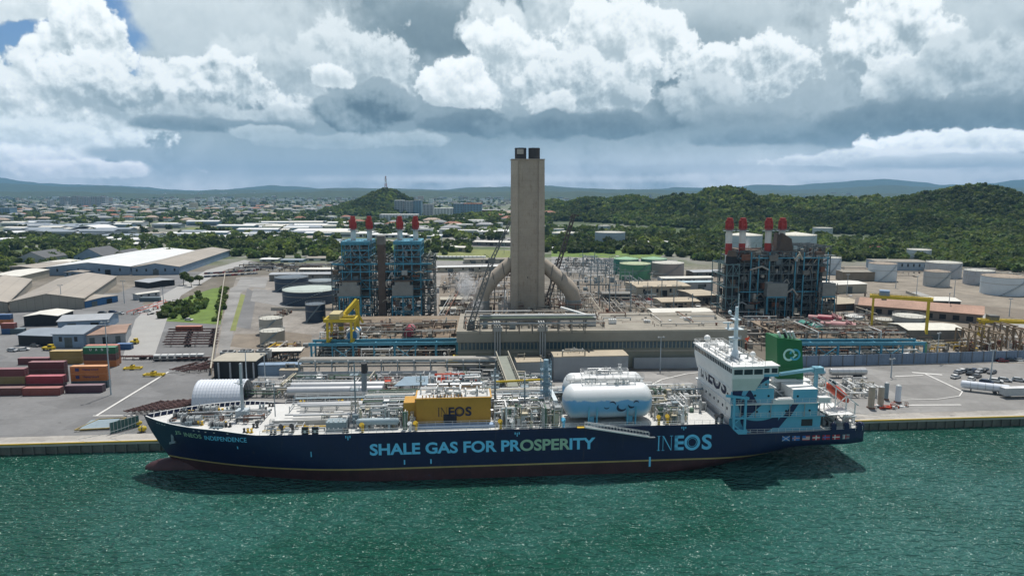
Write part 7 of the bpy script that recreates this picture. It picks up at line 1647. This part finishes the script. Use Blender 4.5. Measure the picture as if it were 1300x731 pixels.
for i in range(22): c = rc.choice(['white', 'silver', 'grey']); car(c, rc.uniform(705, 790), rc.uniform(329, 337), rc.uniform(-.2, .2), c+' vehicle parked right of the chimney', 'vehicles right of the chimney')
for i in range(12):
    x, y = at(556+i*5.2, 329); 
    if i == 0: TKW = thing('tank_wagon', 'white tank wagon in the row behind the left boilers', 'tank wagon', (x, y, 3), 0, 'row of tank wagons'); b = MB(); b.use(white); b.tube((-2.8, 0, 2), (2.8, 0, 2), 1.3, 12); b.build('tank', TKW); b = MB(); b.use(dark); b.box(-3, 3, -1, 1, .3, .9); b.build('chassis', TKW)
    else: clone(TKW, (x, y, 3))
# ================================================================== the town beyond
def block(px0, px1, pyb, h_px, label, wall, roof, depth=30, name='apartment_block', cat='apartment block', floors=8, dist=None):
    x0, y0 = at(px0, pyb); x1, _ = at(px1, pyb)
    u, ry, _ = ray(px0, pyb); h = h_px*y0/(FPX*ry); L = x1-x0
    t = thing(name, label, cat, (x0, y0, 3), 0); b = MB(); b.use(wall); b.box(0, L, 0, depth, 0, h); b.build('wall', t)
    b = MB(); b.use(roof); b.box(-.4, L+.4, -.4, depth+.4, h, h+1.2); b.build('roof', t)
    for k in range(floors):
        z = h*(k+.35)/floors; b = MB(); b.use(bluedk)
        n = max(2, int(L/7))
        for j in range(n): b.box(L*(j+.2)/n, L*(j+.72)/n, -.25, .05, z, z+h*.42/floors)
        b.build('window_row', t)
    return t
wl1 = mat('town_white', (.72, .73, .72), .8, .12, .05); wl2 = mat('town_grey', (.38, .40, .42), .8, .15, .05); wl3 = mat('town_blue', (.22, .33, .42), .8, .1, .05); wl4 = mat('town_red', (.30, .09, .07), .8, .1, .05); wl5 = mat('town_tan', (.48, .43, .35), .8, .1, .05)
for q in ((501, 512, 275, 20, 'leftmost tall grey apartment tower behind the left stacks', wl2, wl1), (513, 524, 275, 19, 'second tall grey apartment tower behind the left stacks', wl2, wl2), (525, 535, 275, 20, 'third tall apartment tower behind the left stacks', wl3, wl2), (537, 550, 276, 16, 'fourth tower, greyer, behind the left stacks', wl2, wl2),
          (551, 575, 277, 12, 'broad white apartment block between two towers', wl1, wl1), (576, 588, 277, 18, 'blue grey tower left of the orange roofed one', wl3, wl2), (589, 612, 277, 18, 'blue tower with a bright orange roof', wl3, mat('roof_orange', (.6, .24, .12), .7)), (612, 634, 279, 12, 'dark red block right of the orange roofed tower', wl4, wl1), (482, 530, 282, 9, 'long low white block in front of the grey towers', wl1, wl1), (634, 648, 280, 12, 'grey block touching the chimney left side', wl2, wl1)):
    block(*q)
for i, (a, c, h) in enumerate(((76, 82, 12), (84, 90, 11), (92, 98, 13), (100, 106, 12), (108, 113, 11), (116, 121, 12), (123, 129, 12), (130, 134, 11), (60, 64, 7), (0, 13, 9), (262, 270, 6), (318, 326, 6), (1, 4, 6))):
    block(a, c, 262 if i != 9 else 273, h, ['first', 'second', 'third', 'fourth', 'fifth', 'sixth', 'seventh', 'eighth'][i]+' from the left of the distant towers on the left horizon' if i < 8 else ['small distant block left of the towers', 'blue distant block at the left edge', 'distant block above the meadow, left one', 'distant block above the meadow, right one', 'tiny distant tower at the left edge'][i-8], wl2 if i != 9 else wl3, wl2, floors=6)
# long low buildings of the industrial belt
ML = [(0, 22, 300, 7), (-10, 14, 308, 6), (24, 38, 299, 6), (44, 76, 300, 10), (78, 88, 297, 7), (84, 120, 300, 8), (90, 118, 294, 6), (121, 172, 296, 7), (125, 178, 303, 6), (128, 142, 308, 8), (142, 180, 309, 7), (140, 186, 313, 5), (180, 200, 300, 5), (192, 240, 304, 5), (205, 236, 299, 4), (238, 262, 303, 5), (262, 310, 304, 5), (300, 330, 300, 5), (335, 352, 299, 5), (338, 362, 305, 6), (368, 412, 291, 8), (372, 440, 300, 11), (372, 416, 306, 6), (395, 430, 311, 7), (438, 470, 301, 7), (424, 452, 312, 5), (470, 520, 302, 6), (480, 500, 309, 4), (455, 480, 296, 5), (520, 560, 303, 5), (530, 556, 297, 4), (610, 646, 298, 6),
      (388, 432, 331, 5), (356, 384, 333, 4), (330, 352, 332, 4), (698, 735, 318, 4), (810, 874, 312, 7), (896, 920, 312, 4), (1140, 1160, 318, 4), (650, 655, 300, 4), (1040, 1058, 318, 5), (1066, 1100, 315, 4), (820, 838, 316, 3)]
for i, (a, c, py, h) in enumerate(ML):
    x0, y0 = at(a, py); x1, _ = at(c, py); u, ry, _ = ray(a, py); hh = h*y0/(FPX*ry)*.62; L = x1-x0; dp = (h*.5)*y0*y0/(FPX*71)*1.0; dp = min(max(dp, 14), 60)
    wm = [wl1, wl3, wl2, wl5][i % 4]; rm = [roofwh, mat('roof_bright', (.74, .74, .72), .6, .08, .1), roofg, MATS['roof_bluegrey'], MATS['roof_bright']][i % 5]
    CN = ['ribbed white', 'bright white', 'brown', 'slate blue', 'clean white']; col = CN[i % 5]; zone = lambda q: 0 if q < 130 else 1 if q < 370 else 2 if q < 660 else 3
    k_ = sum(1 for j, m_ in enumerate(ML) if j % 5 == i % 5 and zone(m_[0]) == zone(a) and m_[0] < a); k_ += sum(1 for j, m_ in enumerate(ML[:i]) if j % 5 == i % 5 and m_[0] == a)
    ordn = ['leftmost', 'second', 'third', 'fourth', 'fifth', 'sixth', 'seventh'][k_]; zn = ['towards the left edge', 'behind the white warehouse', 'behind the left boiler towers', 'between chimney and right hills'][zone(a)]
    t = thing('warehouse', '%s %s roofed far warehouse %s' % (ordn, col, zn), 'building', (x0, y0, 3), 0, 'industrial belt buildings')
    b = MB(); b.use(wm); b.extr([(0, 0), (dp, 0), (dp, hh), (dp/2, hh*1.18), (0, hh)], 'x', 0, L); b.build('wall', t, fix=True)
    b = MB(); b.use(rm); b.extr([(-.5, hh), (dp/2, hh*1.2), (dp+.5, hh), (dp+.5, hh+.4), (dp/2, hh*1.2+.4), (-.5, hh+.4)], 'x', -.5, L+.5); b.build('roof', t, fix=True)
    n = max(2, int(L/9)); 
    for j in range(min(n, 9)): b = MB(); b.use(blk_); b.box(L*(j+.3)/min(n, 9), L*(j+.7)/min(n, 9), -.15, .05, hh*.1, hh*.7); b.build('opening', t)
lw = []
for i in range(3):
    t = thing('depot', ['low white roofed depot in the strip beyond the tree belt', 'low blue walled depot in the strip beyond the tree belt', 'low grey depot in the strip beyond the tree belt'][i], 'building', (0, 0, 3), 0, 'low depots beyond the tree belt')
    b = MB(); b.use([wl1, wl3, wl2][i]); b.box(0, 46, 0, 22, 0, 7); b.build('wall', t); b = MB(); b.use([roofw, roofwh, MATS['roof_bluegrey']][i]); b.extr([(-.5, 7), (11, 8.6), (22.5, 7), (22.5, 7.4), (11, 9), (-.5, 7.4)], 'x', -.5, 46.5); b.build('roof', t, fix=True)
    b = MB(); b.use(bluedk); b.box(3, 43, -.15, .05, 1.5, 4.0); b.build('opening_strip', t); lw.append(t)
rl = random.Random(31)
for i in range(64):
    px, py = rl.uniform(-5, 425), rl.choice((287, 289.5, 292, 295, 298, 301))+rl.uniform(-.8, .8); x, y = at(px, py); k = rl.uniform(.6, 1.5); loc = (x, y, 3)
    if i < 3: lw[i].location = loc
    else: clone(lw[(0, 2, 1, 2)[i % 4]], loc, rl.uniform(-.1, .1), None, None, (k, 1, rl.uniform(.7, 1.2)))
# arch hall by the airfield
x, y = at(84, 297); t = thing('arched_hall', 'white hall with a swooping arched roof in the industrial belt', 'hall', (x, y, 3), 0); b = MB(); b.use(MATS['roof_bright']); k = 14; Lh = 62
b.extr([(Lh*i/k, 2+11*math.sin(math.pi*(i/k*.8+.1))) for i in range(k+1)]+[(Lh*i/k, 1+11*math.sin(math.pi*(i/k*.8+.1))) for i in range(k, -1, -1)], 'y', 0, 50); b.build('roof', t, fix=True); b = MB(); b.use(wl3); b.box(3, Lh-3, 2, 48, 0, 5); b.build('wall', t)
# small houses
HP = []
for i, (wm, rm) in enumerate(((wl1, mat('house_roof_white', (.66, .66, .63), .8)), (wl5, mat('house_roof_tan', (.42, .33, .26), .8)), (wl2, mat('house_roof_grey', (.30, .31, .32), .8)), (wl1, mat('house_roof_red', (.32, .14, .09), .8)))):
    t = thing('house', ['small white flat roofed house in the distant town', 'small tan roofed house in the distant town', 'small grey roofed house in the distant town', 'small red roofed house in the distant town'][i], 'house', (0, 0, 3), 0, 'small houses of the distant town')
    b = MB(); b.use(wm); b.box(-7, 7, -5, 5, 0, 5.5); b.build('wall', t); b = MB(); b.use(rm); rs = .5 if i == 0 else 2.4
    b.add([(-7.6, -5.6, 5.4), (7.6, -5.6, 5.4), (7.6, 5.6, 5.4), (-7.6, 5.6, 5.4), (-3, 0, 5.4+rs), (3, 0, 5.4+rs)], [(0, 1, 5, 4), (1, 2, 5), (2, 3, 4, 5), (3, 0, 4), (3, 2, 1, 0)], False); b.build('roof', t)
    b = MB(); b.use(blk_); b.box(-4.5, 4.5, -5.1, -4.95, 2.2, 3.6); b.build('window_strip', t); HP.append(t)
rh = np.random.RandomState(12); spots = []
for pl, n in (([(-20, 284), (440, 286), (440, 262), (-20, 262)], 215), ([(640, 298), (700, 298), (700, 270), (600, 270)], 24), ([(430, 300), (640, 300), (600, 285), (430, 285)], 36), ([(1240, 268), (1320, 268), (1320, 260), (1240, 260)], 10)):
    X, Y = scatter(pl, n, 700+n); spots += list(zip(X, Y))
for i, (x, y) in enumerate(spots):
    p = HP[i if i < 4 else (0, 0, 1, 2, 0, 2, 3, 0)[i % 8]]; z = float(hgt(x, y)); rz = rh.uniform(-.3, .3); s = rh.uniform(.9, 1.7)
    if i < 4: p.location = (x, y, z); p.rotation_euler = (0, 0, rz)
    else: clone(p, (x, y, z), rz, None, None, (s*rh.uniform(1, 1.6), s, s))
m = MB(); X, Y = scatter([(-120, 266), (1400, 266), (1400, 248.6), (-120, 248.6)], 7500, 801); Z = hgt(X, Y); cols = [wl1, wl1, wl5, wl2, MATS['house_roof_tan']]
for x, y, z in zip(X, Y, Z):
    if z > 22: continue
    m.use(cols[rh.randint(5)]); k = y/3500; w, d, h = rh.uniform(8, 30)*max(1, k), rh.uniform(8, 14)*max(1, k), rh.uniform(6, 10)*(1 if rh.rand() < .97 else 2.6)*max(1, k**.7); m.box(x-w/2, x+w/2, y-d/2, y+d/2, z-2, z+h, rh.uniform(-.4, .4))
tag(m.build('distant_town'), kind='stuff')
# mast on the knoll
x, y, z = atd(490, 243, 2090); z = float(hgt(x, y)); t = thing('radio_mast', 'red and white lattice radio mast on the small wooded knoll', 'radio mast', (x, y, z), 0)
for k in range(4):
    b = MB(); b.use(mat('mast_red', (.4, .12, .1), .7) if k % 2 else wl1); w0, w1 = 7-k*1.2, 7-(k+1)*1.2; z0, z1 = k*11, (k+1)*11+.0
    for a in ((1, 1), (-1, 1), (-1, -1), (1, -1)): b.bar((a[0]*w0/2, a[1]*w0/2, z0), (a[0]*w1/2, a[1]*w1/2, z1), .9)
    b.bar((-w0/2, -w0/2, z0), (w1/2, -w1/2, z1), .6); b.bar((w0/2, -w0/2, z0), (-w1/2, -w1/2, z1), .6); b.bar((-w1/2, -w1/2, z1-.3), (w1/2, -w1/2, z1-.3), .6); b.build('lattice_section', t)
b = MB(); b.use(wl1); b.tube((0, -2.5, 38), (0, -3.6, 38), 2.2, 12); b.tube((1, -2.5, 30), (1, -3.6, 30), 1.8, 12); b.build('dish', t)
